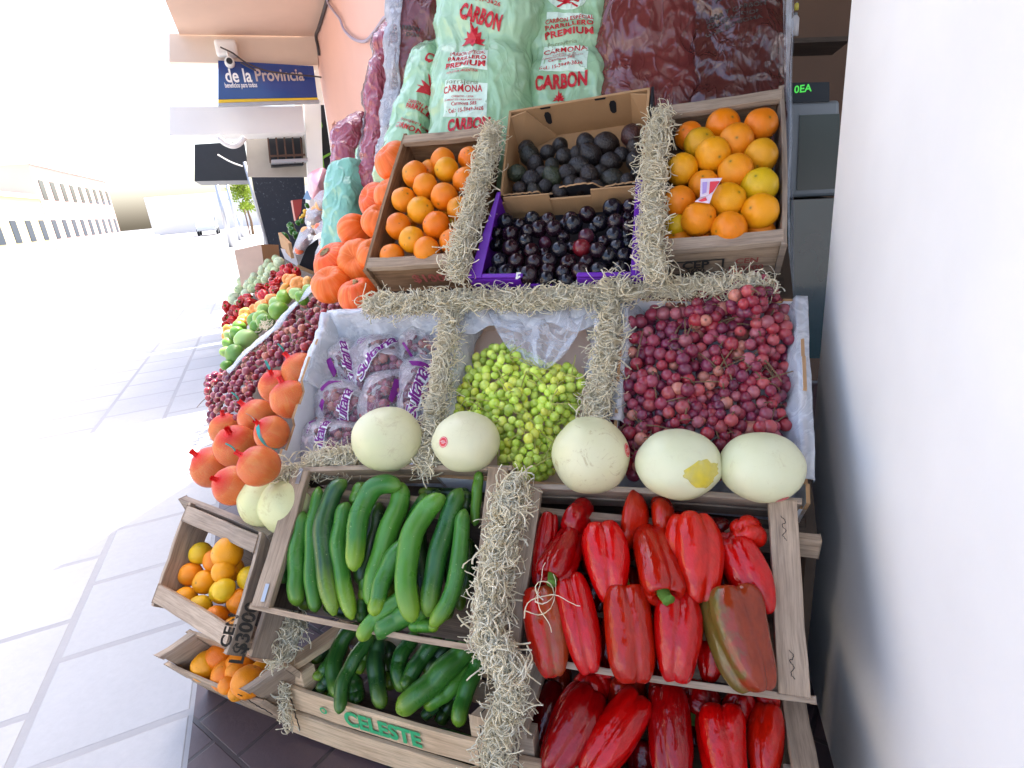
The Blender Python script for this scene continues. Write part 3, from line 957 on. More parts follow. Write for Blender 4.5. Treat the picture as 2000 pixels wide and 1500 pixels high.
tag(slab_y("shop_shelf", [(1500, 76), (1660, 70), (1660, 80), (1500, 86)], 2.95, .3, WOOD_DARK), "dark shelf holding bottles inside the shop", "shelf")
mb = MB()
def curt(u, v):
    p0, p1 = plane_hit(1531 + u * 17, -40, (0, 1.98, 0), V((0, 1, 0))), plane_hit(1540 + u * 9, 620, (0, 1.98, 0), V((0, 1, 0)))
    p = p0.lerp(p1, v); p.y += .012 * math.sin(u * 5 + v * 7) + .008 * math.sin(v * 23 + u * 2); return p
mb.grid(curt, 10, 60)
tag(mb.build("plastic_strip_curtain", CURTAIN, smooth=True, solid=.002), "clear plastic strip hanging beside the right orange crate", "curtain")

# --- stepped wooden stand under the main display
st = thing("display_stand", V((-.35, 1.4, 0)), "dark stepped wooden stand carrying the crates, mostly hidden", "stand")
mb = MB()
for (y0, z0), (y1, z1) in (((1.16, .50), (1.52, .80)), ((1.56, .90), (1.90, 1.24))):
    mb.board(V((-1.05, y0, z0)), V((.27, y0, z0)), V((0, y1 - y0, z1 - z0)).normalized(), math.hypot(y1 - y0, z1 - z0), V((0, z1 - z0, -(y1 - y0))).normalized(), .02)
mb.board(V((-.90, 1.92, 1.235)), V((.27, 1.92, 1.235)), V((0, 1, 0)), .6, V((0, 0, 1)), .025)
mb.build("shelf_board", WOOD_DARK, st)
mb = MB()
for x in (-.98, -.40, .22):
    for y, z in ((1.2, .50), (1.9, 1.22), (2.4, 1.23)):
        mb.box((x, y, .005), (x + .045, y + .045, z))
mb.build("post", WOOD_DARK, st)
mb = MB(); pr = [(1.16, .005), (2.5, .005), (2.5, 1.23), (1.92, 1.23), (1.16, .49)]
mb.v = [V((.272, y, z)) for y, z in pr] + [V((.292, y, z)) for y, z in pr]
mb.face(range(5)[::-1]); mb.face(range(5, 10))
for i in range(5): mb.face((i, (i + 1) % 5, (i + 1) % 5 + 5, i + 5))
mb.build("side_panel", WOOD_DARK, st)
# front rail of the middle row
mb = MB()
p0, p1 = ROW2.hit(541, 917, .0), ROW2.hit(1600, 1003, .0)
mb.board(p0 - V((0, .035, .035)), p1 - V((0, .035, .035)), V((0, .25, -.9)).normalized(), .05, V((0, .95, .3)).normalized(), .016, segs=10, warp=.004)
tag(mb.build("shelf_rail", WOOD, bevel=.0015), "long thin wooden rail under the melons and grape boxes", "rail")
# sloping stand of the street side
sd = thing("side_stand", SIDE2.o - UL * -2 - ZA * .68, "dark sloping stand under the produce along the street side", "stand")
mb = MB()
a = SIDE2.o + SIDE2.ey * -.24 - SIDE2.n * .14 + UL * .30
mb.board(a, a + UL * 5.3, SIDE2.ey, .80, SIDE2.n, .02)
mb.build("shelf_board", WOOD_DARK, sd)
mb = MB()
a = SIDE2.o + SIDE2.ey * -.22 - SIDE2.n * .16 + UL * 1.3
mb.v = [a, a + UL * 4.3, V(((a + UL * 4.3).x, (a + UL * 4.3).y, .005)), V((a.x, a.y, .005))]; mb.face(range(4))
mb.build("skirt_board", WOOD_DARK, sd, solid=.02)

# ================================================================== CRATES AND BOXES
def crate(label, q, n, depth, ends, mats, rail=.042, rail_t=.018, slats=None, base_mat=WOOD_DARK, cat="crate", group=None, name="wooden_crate", posts=()):  # dark default base_mat puts the crate's inner shade into the wood colour
    """q: mouth corners FL, FR, BR, BL; ends 'lr' or 'fb' carry the wide end rails, the other sides are slats"""
    fl, fr, br, bl = [V(p) for p in q]
    mid = (fl + fr + br + bl) / 4
    t_ = thing(name, mid - n * depth, label, cat, group)
    ex = ((fr - fl) + (br - bl)).normalized(); ey = ((bl - fl) + (br - fr)).normalized()
    sides = {'front': (fl, fr, -ey), 'right': (fr, br, ex), 'back': (br, bl, ey), 'left': (bl, fl, -ex)}
    for k, (a, b, o) in sides.items():
        d = (b - a).normalized()
        if (k in ('left', 'right')) == (ends == 'lr'):
            mb = MB()
            mb.board(a - n * rail_t * .9, b - n * rail_t * .9, -n, depth - rail_t, -o, .012, segs=4, warp=.002)
            mb.build("end_panel", mats[1], t_, bevel=.001)
            mb = MB()
            mb.board(a - d * .006 + o * .003 + n * .003, b + d * .006 + o * .003 + n * .003, -o, rail, -n, rail_t, segs=6, warp=.0025)
            mb.build("end_rail", mats[0], t_, bevel=.0018)
        else:
            for off, h in (slats or {}).get(k, ((0.004, .055), (.085, .055))):
                mb = MB()
                mb.board(a - n * off - d * .012 + o * .001, b - n * off + d * .012 + o * .001, -n, h, o, .011, segs=7, warp=.004)
                mb.build(k + "_slat", mats[2], t_, bevel=.0012)
    for k in posts:
        p, s1, s2 = {'fl': (fl, ex, ey), 'fr': (fr, -ex, ey), 'bl': (bl, ex, -ey), 'br': (br, -ex, -ey)}[k]
        mb = MB(); w = .036
        p = p - n * .022 + s1 * .013 + s2 * .001
        mb.hexa([p - n * (depth - .03), p - n * (depth - .03) + s1 * w, p - n * (depth - .03) + s1 * w + s2 * w, p - n * (depth - .03) + s2 * w, p, p + s1 * w, p + s1 * w + s2 * w, p + s2 * w])
        mb.build("corner_post", mats[0], t_, bevel=.0015)
    mb = MB()
    w = (fr - fl).length; L = (bl - fl).length
    mb.hexa([fl - n * depth, fr - n * depth, br - n * depth, bl - n * depth, fl - n * (depth - .008), fr - n * (depth - .008), br - n * (depth - .008), bl - n * (depth - .008)])
    mb.build("base_board", base_mat, t_)
    return t_, ex, ey

def quad(pl, pts, off=0.0):
    return [pl.hit(x, y, off) for x, y in pts]

# --- upper cucumber crate, upper pepper crate
qH = quad(ROW1, [(496, 1178), (955, 1262), (989, 920), (572, 923)])
cuke_hi, exH, eyH = crate("weathered crate of cucumbers, stacked above the pale stencilled crate", qH, ROW1.n, .17, 'lr', (WOOD, WOOD_DARK, WOOD),
                rail=.044, slats={'front': ((.003, .05),), 'back': ((0, .04), (.055, .05))})
qI = quad(ROW1, [(968, 1266), (1578, 1356), (1552, 985), (1017, 956)])
pep_hi, exI, eyI = crate("grey brown crate of red peppers, stacked above another pepper crate", qI, ROW1.n, .17, 'lr', (WOOD_GREY, WOOD_DARK, WOOD_GREY),
               rail=.046, slats={'front': ((.003, .045),), 'back': ((0, .05), (.06, .05))})
# --- lower crates standing on the pavement
zt = .235
PJ = Plane((0, 0, zt), XA, 0)
jFL, jFR, jBL = PJ.hit(551, 1293), PJ.hit(955, 1404), PJ.hit(664, 1217)
jBR = jFR + (jBL - jFL)
crJ, exJ, eyJ = crate("pale new crate of cucumbers with green stencilled letters, on the pavement", [jFL, jFR, jBR, jBL], ZA, .222, 'lr', (WOOD_PALE, WOOD_PALE, WOOD_PALE),
               rail=.042, slats={'front': ((.062, .069), (.147, .072)), 'back': ((.0, .07), (.09, .07))}, posts=('fl', 'fr'))
PK = Plane((0, 0, .29), XA, 0)
kFL, kFR = PK.hit(990, 1420), PK.hit(1600, 1522)
kBL = kFL + V((.012, .33, 0)); kBR = kFR + V((.012, .33, 0))
crK, exK, eyK = crate("grey brown crate of red peppers on the pavement, under the upper pepper crate", [kFL, kFR, kBR, kBL], ZA, .28, 'lr', (WOOD_GREY, WOOD_GREY, WOOD),
               rail=.042, slats={'front': ((.062, .07), (.145, .07)), 'back': ((0, .07), (.09, .07))}, posts=('fl', 'fr'))
# --- the two orange crates of the top row
qA = quad(ROW3, [(719, 522), (905, 511), (952, 250), (793, 266)])
orA, exA, eyA = crate("narrow wooden crate of oranges beside the pumpkins, red price stencil on its front", qA, ROW3.n, .115, 'fb', (WOOD, WOOD_WARM, WOOD_WARM),
               rail=.034, slats={'left': ((0, .10),), 'right': ((0, .10),)}, base_mat=WOOD_WARM)
qB = quad(ROW3, [(1283, 490), (1525, 471), (1521, 176), (1290, 210)])
orB, exB, eyB = crate("wooden crate of large oranges at the right end, black stamp on its front", qB, ROW3.n, .125, 'fb', (WOOD_GREY, WOOD, WOOD_GREY),
               rail=.036, slats={'left': ((0, .11),), 'right': ((0, .11),)}, base_mat=WOOD_DARK)
# stencils and stamps
stencil("price_stencil", "$1000", .047, qA[0].lerp(qA[1], .60) - ROW3.n * .062 - eyA * .0008, exA, ROW3.n, INK_REDW, orA, .025, xs=1.0)
pB = qB[0].lerp(qB[1], .33) - ROW3.n * .072 - eyB * .0008
mbs = MB()
def framefn(x, y): return pB + exB * x + ROW3.n * y - eyB * .0014
for x0, x1, y0, y1 in ((-.065, .065, .022, .027), (-.065, .065, -.027, -.022), (-.065, -.060, -.022, .022), (.060, .065, -.022, .022)):
    add_flat(mbs, shape_flat([(x0, y0), (x1, y0), (x1, y1), (x0, y1)]), framefn)
add_flat(mbs, text_flat("CEP", .036, .03), lambda x, y: framefn(x, y + .008)); add_flat(mbs, text_flat("3600", .022, .02), lambda x, y: framefn(x, y - .014))
mbs.build("black_stamp", INK_BLACK, orB)
stencil("faded_stencil", "CEN", .026, qB[0].lerp(qB[1], .76) - ROW3.n * .060 - eyB * .0008, exB, ROW3.n, INK_REDW, orB, .02)
stencil("faded_stencil", "L$3000", .026, qB[0].lerp(qB[1], .76) - ROW3.n * .088 - eyB * .0008, exB, ROW3.n, INK_REDW, orB, .02)
o = jFL.lerp(jFR, .50) - ZA * .099 - eyJ * .0195
stencil("green_stencil", "CELESTE", .058, o + exJ * .012, exJ, ZA, INK_GREEN, crJ, .045, spacing=1.02, xs=.92)
stencil("green_stencil", "o", .04, jFL.lerp(jFR, .225) - ZA * .092 - eyJ * .0195, exJ, ZA, INK_GREEN, crJ, .02)

# wires and staples on the crates
def wire(parent, pts, lift, r=.0011):
    mb = MB(); pts = [p + lift for p in pts]
    sp = spline(pts, len(pts) * 6)
    sp = [p + V((random.uniform(-1, 1), random.uniform(-1, 1), random.uniform(-1, 1))) * .0012 for p in sp]
    mb.tube(sp, r, 6)
    return mb.build("binding_wire", WIRE, parent, smooth=True)
wire(crJ, [jFL + exJ * .018 - ZA * z - eyJ * (.002 if z < .06 else .014) for z in (0, .05, .07, .12, .15, .2)], V((0, 0, 0)))
wire(crJ, [jFR - exJ * .022 - ZA * z - eyJ * (.002 if z < .06 else .014) for z in (0, .05, .07, .12, .15, .2)], V((0, 0, 0)))
wire(crJ, [jFR - exJ * .02 + eyJ * y + ZA * .005 for y in (0, .03, .06, .085)], V((0, 0, .001)))
wire(crK, [kFL + exK * .02 - ZA * z - eyK * (.002 if z < .06 else .014) for z in (0, .05, .07, .12)], V((0, 0, 0)))
for a, b, pr_, e1 in ((qI[0], qI[3], pep_hi, exI), (qI[1], qI[2], pep_hi, -exI)):
    for k0 in (.06, .78):
        d = (b - a)
        pts = [a + d * (k0 + j * .028) + e1 * (.018 + (.006 if j % 2 else 0)) + ROW1.n * .0045 for j in range(6)]
        wire(pr_, pts, V((0, 0, 0)), .0006)
for a, b, k0 in ((qH[0], qH[3], .03), (qH[0], qH[3], .92)):
    p = a + (b - a) * k0 + exH * .018 + ROW1.n * .004
    mb = MB(); e2 = (b - a).normalized()
    mb.board(p - e2 * .004, p + e2 * .032, exH, .010, ROW1.n, .0012); mb.build("metal_clip", METAL, cuke_hi, bevel=.004)

# --- purple plum box
qD = quad(ROW3, [(915, 545), (1268, 541), (1264, 353), (972, 378)])
nD = ROW3.n
def carton(label, q, n, depth, mat_in, mat_out, name="cardboard_box", heights=(0, 0, 0, 0), wall=.006, cat="box", side_names=("front_wall", "right_wall", "back_wall", "left_wall")):
    fl, fr, br, bl = q
    t_ = thing(name, (fl + fr + br + bl) / 4 - n * depth, label, cat)
    c = [fl, fr, br, bl]
    cen = (fl + fr + br + bl) / 4
    for i in range(4):
        a, b = c[i], c[(i + 1) % 4]
        o = (b - a).cross(n).normalized()
        mb = MB()
        up = n * heights[i]
        mb.hexa([a - n * depth, b - n * depth, b - n * depth - o * wall, a - n * depth - o * wall, a + up, b + up, b + up - o * wall, a + up - o * wall])
        mb.build(side_names[i], mat_out if heights[i] == 0 else mat_in, t_, bevel=.001)
    mb = MB(); mb.hexa([p - n * depth for p in c] + [p - n * (depth - .006) for p in c]); mb.build("base", mat_in, t_)
    return t_
boxD = thing("cardboard_box", sum(qD, V()) / 4 - nD * .10, "bright purple cardboard box of dark plums between the straw lines", "box")
exD = (qD[1] - qD[0]).normalized(); eyD = (qD[3] - qD[0]).normalized()
fl, fr, br, bl = qD
def wall_piece(name, a, b, top, bot, th, mat, parent, o, bevel=.001):
    """upright strip between a and b; top / bot are offsets along the mouth normal"""
    n_ = nD; mb = MB()
    mb.hexa([a + n_ * bot, b + n_ * bot, b + n_ * bot + o * th, a + n_ * bot + o * th, a + n_ * top, b + n_ * top, b + n_ * top + o * th, a + n_ * top + o * th])
    return mb.build(name, mat, parent, bevel=bevel)
wall_piece("left_wall", fl, bl, 0, -.10, .006, CARD_PURPLE, boxD, exD)
wall_piece("right_wall", fr, br, 0, -.10, .006, CARD_PURPLE, boxD, -exD)
wall_piece("front_wall", fl + exD * .0, fl.lerp(fr, .30), -.004, -.10, .006, CARD_PURPLE, boxD, eyD)
wall_piece("front_wall", fl.lerp(fr, .62), fr, -.004, -.10, .006, CARD_PURPLE, boxD, eyD)
wall_piece("front_wall", fl.lerp(fr, .30), fl.lerp(fr, .62), -.03, -.10, .006, CARD_PURPLE, boxD, eyD)
wall_piece("back_wall", bl, br, -.032, -.10, .006, CARD, boxD, -eyD)
for a, b, s_, w0, w1 in ((fl, bl, exD, .036, .010), (fr, br, -exD, .042, .028)):
    mb = MB()
    mb.hexa([a + nD * .001, b + nD * .001, b + s_ * w1 + nD * .001, a + s_ * w0 + nD * .001, a + nD * .006, b + nD * .006, b + s_ * w1 + nD * .006, a + s_ * w0 + nD * .006])
    mb.build("side_flap", CARD_PURPLE, boxD, bevel=.001)
mb = MB(); e0, e1 = fl + exD * .036, fl.lerp(fr, .32)
mb.hexa([e0 + nD * .0, e1 + nD * .0, e1 + eyD * .012, e0 + eyD * .012, e0 + nD * .007, e1 + nD * .007, e1 + eyD * .012 + nD * .007, e0 + eyD * .012 + nD * .007]); mb.build("front_flap", CARD_PURPLE, boxD, bevel=.003)
mb = MB(); e0, e1 = fl.lerp(fr, .62), fr - exD * .042
mb.hexa([e0, e1, e1 + eyD * .012, e0 + eyD * .012, e0 + nD * .007, e1 + nD * .007, e1 + eyD * .012 + nD * .007, e0 + eyD * .012 + nD * .007]); mb.build("front_flap", CARD_PURPLE, boxD, bevel=.003)
for k0, k1, h in ((.04, .36, -.006), (.64, .97, -.003)):
    wall_piece("back_flap", bl.lerp(br, k0) - eyD * .0075, bl.lerp(br, k1) - eyD * .0075, h, -.07, .004, CARD, boxD, -eyD)
mb = MB(); mb.hexa([p - nD * .10 for p in qD] + [p - nD * .094 for p in qD]); mb.build("base", CARD_BLACK, boxD)

# --- avocado box, dark outside and brown inside, its back wall standing tall
qC = quad(ROWC, [(976, 381), (1256, 353), (1270, 170), (994, 216)])
nC = ROWC.n; nD = nC
exC = (qC[1] - qC[0]).normalized(); eyC = (qC[3] - qC[0]).normalized()
fl, fr, br, bl = qC
boxC = thing("cardboard_box", sum(qC, V()) / 4 - nC * .11, "brown cardboard box of avocados, black outside with a torn front lip", "box")
wall_piece("back_wall", bl, br, 0, -.13, .007, CARD, boxC, -eyC)
wall_piece("left_wall", fl, bl, 0, -.13, .007, CARD, boxC, exC)
wall_piece("right_wall", fr, br, 0, -.13, .007, CARD, boxC, -exC)
mb = MB(); mb.hexa([p - nC * .13 for p in qC] + [p - nC * .124 for p in qC]); mb.build("base", CARD, boxC)
lip = [0.0, .3, .28, .42, .40, .55, .60, .68, .72, .8, 1.0]; lh = [-.004, -.006, -.022, -.020, .004, .010, .012, .006, -.016, -.008, -.002]
mb = MB()
nl = 60
for i in range(nl + 1):
    k = i / nl; h = np.interp(k, lip, lh) + .0016 * math.sin(i * 2.1) + random.uniform(-.001, .001)
    p = fl.lerp(fr, k)
    mb.v += [p - nC * .13, p + nC * h, p + nC * h + eyC * .005, p - nC * .13 + eyC * .005]
for i in range(nl):
    a = 4 * i; b = a + 4
    mb.face((a, b, b + 1, a + 1)); mb.face((a + 1, b + 1, b + 2, a + 2), 1); mb.face((a + 2, b + 2, b + 3, a + 3))
mb.build("torn_front_wall", [CARD_BLACK, CARD], boxC)
mb = MB(); p = fr - nC * .0; mb.hexa([a + s_ for s_ in (-nC * .13, V()) for a in (fr + exC * .003, br + exC * .003, br + exC * .010, fr + exC * .010)]); mb.build("outer_side", CARD_BLACK, boxC)
for k, dy in ((.27, .045), (.74, .042)):
    c = bl.lerp(br, k) - eyC * .0075 - nC * dy
    mb = MB(); add_flat(mb, shape_flat([(-.005, .024), (.005, .024), (.010, .014), (.008, -.020), (.002, -.026), (-.004, -.024), (-.009, -.014), (-.010, .012)]), lambda x, y: c + exC * x + nC * y - eyC * .0006)
    mb.build("handle_slot_shade", CARD_BLACK, boxC)  # flat black patch painted for the dark inside of the handle hole
for k in (.27, .66):
    c = bl.lerp(br, k) - eyC * .0075
    mb = MB(); add_flat(mb, shape_flat([(-.016, -.001), (.016, -.001), (.014, -.008), (-.014, -.008)]), lambda x, y: c + exC * x + nC * y - eyC * .0008); mb.build("top_notch", CARD_BLACK, boxC)
# folded corner flaps inside the back
for k0, k1, k2 in ((0.02, .13, .30), (1.0, .87, .86)):
    mb = MB(); a, b, c = bl.lerp(br, k0), bl.lerp(br, k1), bl.lerp(br, k2)
    b0 = [a - nC * .002 - eyC * .02, b - nC * .002 - eyC * .008, c - nC * .12 - eyC * .008, a - nC * .12 - eyC * .06]
    mb.v = b0 + [p_ - eyC * .004 for p_ in b0]
    for f_ in ((0, 1, 2, 3), (7, 6, 5, 4), (0, 4, 5, 1), (1, 5, 6, 2), (2, 6, 7, 3), (3, 7, 4, 0)): mb.face(f_)
    mb.build("corner_flap", CARD, boxC)

# --- the three grape boxes of the middle row
def grape_box(label, pts, depth, mat_in, mat_out, backh=0.0):
    q = quad(ROW2, pts)
    n = ROW2.n
    fl, fr, br, bl = q
    ex, ey = (fr - fl).normalized(), (bl - fl).normalized()
    t_ = thing("cardboard_box", sum(q, V()) / 4 - n * depth, label, "box")
    def wl(name, a, b, o, prof, mat, th=.007):
        mb = MB(); N_ = len(prof) - 1
        for i, (k, h) in enumerate(prof):
            p = a.lerp(b, k)
            mb.v += [p - n * depth, p + n * h, p + n * h + o * th, p - n * depth + o * th]
        for i in range(N_):
            A, B = 4 * i, 4 * i + 4
            mb.face((A, B, B + 1, A + 1), 0); mb.face((A + 1, B + 1, B + 2, A + 2), 1); mb.face((A + 2, B + 2, B + 3, A + 3), 2)
        mb.face((0, 1, 2, 3), 1); mb.face((4 * N_ + 3, 4 * N_ + 2, 4 * N_ + 1, 4 * N_), 1)
        mb.build(name, [mat_out, CARD, mat_in], t_)
    side = [(0, .004), (.08, .004), (.085, -.012), (.24, -.012), (.27, .002), (.36, .002), (.365, -.006), (.45, -.006), (.5, .016), (.66, .016), (.665, .008), (.80, .008), (.805, -.006), (.97, -.006), (1, .006)]
    wl("left_wall", fl, bl, ex, side, mat_in)
    wl("right_wall", fr, br, -ex, side, mat_in)
    wl("back_wall", bl, br, -ey, [(0, backh), (.1, backh), (.105, backh - .008), (.9, backh - .008), (.905, backh), (1, backh)], mat_in)
    wl("front_wall", fl, fr, ey, [(0, -.03), (1, -.03)], mat_in)
    mb = MB(); mb.hexa([p - n * depth for p in q] + [p - n * (depth - .006) for p in q]); mb.build("base", mat_in, t_)
    return t_, q, ex, ey
bxE, qE, exE, eyE = grape_box("white cardboard box holding printed clear bags of grapes", [(541, 905), (838, 918), (868, 598), (638, 614)], .11, CARD_WHITE, CARD_WHITE)
bxF, qF, exF, eyF = grape_box("cardboard box of green grapes in the middle of the stand", [(842, 922), (1182, 946), (1172, 584), (893, 598)], .11, CARD_PINK, CARD_WHITE)
bxG, qG, exG, eyG = grape_box("cardboard box of loose red grapes at the right of the middle row", [(1190, 950), (1582, 985), (1566, 584), (1218, 578)], .11, CARD_WHITE, CARD_WHITE)

# milky plastic liners hanging over the walls
def liner(label, fn, nu, nv, parent_box, seed):
    mb = MB()
    def g(u, v):
        p = V(fn(u, v))
        w = nz(p, 22, seed) * .010 + nz(p, 60, seed + 3) * .003
        return p + ROW2.n * w + V((0, -.5, .3)) * w * .4
    mb.grid(g, nu, nv)
    return tag(mb.build("plastic_liner", LINER, smooth=True, solid=.0006), label, "plastic liner")
nR2 = ROW2.n
def lin_back(q, ex, ey, lo, ov):
    def fn(u, v):
        a = q[3].lerp(q[2], u)
        if v < .25:  # hangs over the top edge
            return a + ey * .010 + nR2 * (.006 - (.25 - v) * .10)
        k = (v - .25) / .75
        return a - ey * (.014 + .06 * k ** 1.4 + .012 * math.sin(u * 17) * k) + nR2 * (.010 - lo * k)
    return fn
def lin_left(q, ex, ey, lo, sgn=1, a0=0.03, a1=1.0, over=.02):
    A, B = (q[0], q[3]) if sgn > 0 else (q[1], q[2])
    def fn(u, v):
        a = A.lerp(B, a0 + (a1 - a0) * u)
        if v < .22:
            return a - ex * sgn * .010 + nR2 * (.010 - (.22 - v) * over * 4)
        k = (v - .22) / .78
        return a + ex * sgn * (.012 + .030 * k + .008 * math.sin(u * 19 + 2) * k) + nR2 * (.012 - lo * k)
    return fn
liner("milky plastic liner draped over the back of the green grape box", lin_back(qF, exF, eyF, .02, 1), 60, 24, bxF, 1)
liner("milky plastic liner on the left wall of the green grape box", lin_left(qF, exF, eyF, .09, 1), 60, 20, bxF, 2)
liner("milky plastic liner on the right wall of the green grape box", lin_left(qF, exF, eyF, .09, -1), 60, 20, bxF, 3)
liner("crumpled plastic liner over the back of the bagged grape box", lin_back(qE, exE, eyE, .10, 1), 60, 24, bxE, 4)
liner("plastic liner bunched on the left wall of the bagged grape box", lin_left(qE, exE, eyE, .09, 1, .5, 1.0), 60, 24, bxE, 5)
liner("plastic liner on the left wall of the red grape box", lin_left(qG, exG, eyG, .07, 1, .3, 1.0), 50, 20, bxG, 6)
liner("plastic liner on the right wall of the red grape box", lin_left(qG, exG, eyG, .07, -1, .1, 1.0), 50, 20, bxG, 8)
# triangular fold of film hanging in the green grape box
mb = MB()
def tri(u, v):
    a = qF[3].lerp(qF[2], .22 + .72 * u)
    c = ROW2.hit(1062, 712, -.02)
    p = a.lerp(c, v ** 1.05) - eyF * (.012 + .05 * math.sin(v * 3.1)) * (1 if v < 1 else 0)
    w = nz(p, 26, 7) * .012 + math.sin(u * 26 + v * 3) * .004 * (1 - v * .6)
    return p + nR2 * w
mb.grid(tri, 48, 26)
tag(mb.build("plastic_fold", FOLD, smooth=True, solid=.0006), "pointed fold of clear film hanging behind the green grapes", "plastic film")

# ================================================================== PRODUCE
def to_mesh(mb, name, mat, smooth=True):
    o = mb.build(name, mat, origin=V((0, 0, 0)), smooth=smooth)
    me = o.data
    bpy.data.objects.remove(o)
    return me

def ball(seed, nu=32, nv=20, amp=.03, squash=1.0, dimple=0.0, freq=1.6, oval=0.0):
    """unit-radius fruit, a little uneven, pole dimple at +Z"""
    mb = MB()
    def fn(u, v):
        th, ph = 2 * math.pi * u, math.pi * (1 - v)
        d = V((math.sin(ph) * math.cos(th), math.sin(ph) * math.sin(th), math.cos(ph)))
        r = 1 + amp * nz(d, freq, seed * 3.1) + oval * d.z * .5
        rho = math.sin(ph)
        p = d * r
        if dimple and d.z > 0: p.z -= dimple * math.exp(-(rho / .22) ** 2)
        p.z *= squash
        return p
    mb.grid(fn, nu, nv, wrap=True)
    return mb

def scaled(mb, s):
    mb.v = [p * s for p in mb.v]; return mb

# ------------------------------------------------ oranges
OR_ME = [to_mesh(scaled(ball(k, 36, 22, .05, .96, .05), .04), "orange", ORANGE) for k in range(6)]
OC = {'o': (.82, .215, .002), 'd': (.80, .17, .002), 'y': (.82, .31, .003), 'g': (.68, .29, .004), 'v': (.68, .42, .005)}
LOOK = {'o': "plain", 'd': "deep coloured", 'y': "yellowish", 'g': "green tinged", 'v': "greenish yellow"}
def lay_oranges(lst, pl, off0, where, group, zx):
    items = [(zx(x, y), r * zx.s, c, dz) for x, y, r, c, dz in lst]
    labs = row_labels([i[0] for i in items], 17)
    for k, ((x, y), r, c, dz) in enumerate(items):
        p = pl.hit(x, y, off0 + dz)
        rad = px2m(r, p)
        col = tuple(v * random.uniform(.94, 1.05) for v in OC[c])
        q = (V((random.gauss(0, .7), -1, random.gauss(.5, .6)))).normalized().to_track_quat('Z', 'Y')
        o = inst("orange", OR_ME[k % 6], p, q, (rad / .04 * random.uniform(.97, 1.03), rad / .04 * random.uniform(.97, 1.03), rad / .04), color=col)
        tag(o, "%s orange, %s from left in the %s row down, %s" % (LOOK[c], labs[k][1], labs[k][0], where), "orange", group)
class ZX:
    def __init__(s, x0, y0, sc): s.x0, s.y0, s.s = x0, y0, sc
    def __call__(s, x, y): return (s.x0 + x * s.s, s.y0 + y * s.s)
lay_oranges([(690, 312, 104, 'd', -.015), (905, 288, 92, 'd', -.01), (718, 382, 102, 'y', 0), (462, 422, 108, 'd', -.005), (578, 385, 80, 'o', -.03), (545, 518, 106, 'o', .0),
             (872, 468, 108, 'd', 0), (700, 602, 112, 'd', .004), (370, 627, 100, 'o', -.005), (506, 712, 112, 'y', .0), (822, 702, 102, 'o', .0), (325, 842, 105, 'd', -.003),
             (635, 836, 116, 'd', .004), (436, 952, 107, 'y', .0), (762, 967, 105, 'd', .0), (275, 1087, 104, 'd', -.012), (557, 1037, 112, 'd', .004), (395, 1182, 88, 'y', -.060), (676, 1162, 88, 'd', -.060),
             (905, 612, 40, 'v', -.04), (800, 800, 60, 'v', -.045), (590, 640, 60, 'o', -.05), (430, 800, 60, 'o', -.05), (700, 740, 60, 'o', -.05), (560, 940, 60, 'd', -.05)],
            ROW3, -.012, "narrow crate", "oranges in the narrow crate", ZX(700, 240, .24))
lay_oranges([(415, 342, 98, 'd', -.01), (650, 272, 118, 'o', -.01), (912, 266, 114, 'd', 0), (486, 395, 108, 'g', .0), (740, 377, 120, 'o', .004), (580, 477, 122, 'y', .006), (915, 482, 117, 'g', 0),
             (364, 576, 112, 'y', 0), (738, 590, 121, 'o', .004), (905, 690, 124, 'v', 0), (515, 685, 104, 'o', -.012), (346, 800, 110, 'd', 0), (686, 792, 121, 'y', .004), (908, 870, 127, 'y', 0),
             (480, 922, 121, 'o', .004), (690, 990, 121, 'o', 0), (322, 965, 80, 'v', -.02), (332, 1064, 98, 'o', -.05), (526, 1100, 96, 'o', -.055), (900, 1046, 122, 'd', -.05),
             (600, 640, 60, 'o', -.05), (800, 560, 60, 'o', -.05), (560, 830, 60, 'o', -.05), (800, 960, 60, 'o', -.055)],
            ROW3, -.012, "right crate", "large oranges in the right crate", ZX(1230, 170, .28))
# little pink leaflet lying on the oranges
z = ZX(1230, 170, .28)
lf = thing("paper_leaflet", ROW3.hit(*z(540, 720), .05), "small folded pink and white paper leaflet lying on the right oranges", "leaflet")
PAPER = plain("leaflet_paper", (.74, .62, .72), .6, .3); RED_I = plain("leaflet_red", (.70, .06, .08), .6, .3); LILAC = plain("leaflet_lilac", (.42, .30, .62), .6, .3)
def leaf_quad(pts, offs, mat, name):
    c = [ROW3.hit(*z(x, y), o_) for (x, y), o_ in zip(pts, offs)]
    mb = MB(); mb.v = c; mb.face((3, 2, 1, 0)); return mb.build(name, mat, lf, solid=.0008)
leaf_quad([(495, 640), (645, 634), (580, 745), (490, 770)], (.050, .050, .046, .046), PAPER, "upper_leaf")
leaf_quad([(490, 768), (580, 742), (556, 812), (452, 800)], (.045, .046, .036, .034), PAPER, "lower_leaf")
leaf_quad([(560, 660), (628, 656), (580, 730), (552, 748)], (.0515, .0515, .0475, .0475), RED_I, "red_panel")
leaf_quad([(507, 664), (540, 662), (535, 735), (506, 745)], (.0515, .0515, .0475, .0475), LILAC, "lilac_panel")
leaf_quad([(478, 792), (530, 768), (540, 790), (500, 800)], (.0385, .0425, .0405, .037), RED_I, "red_triangle")

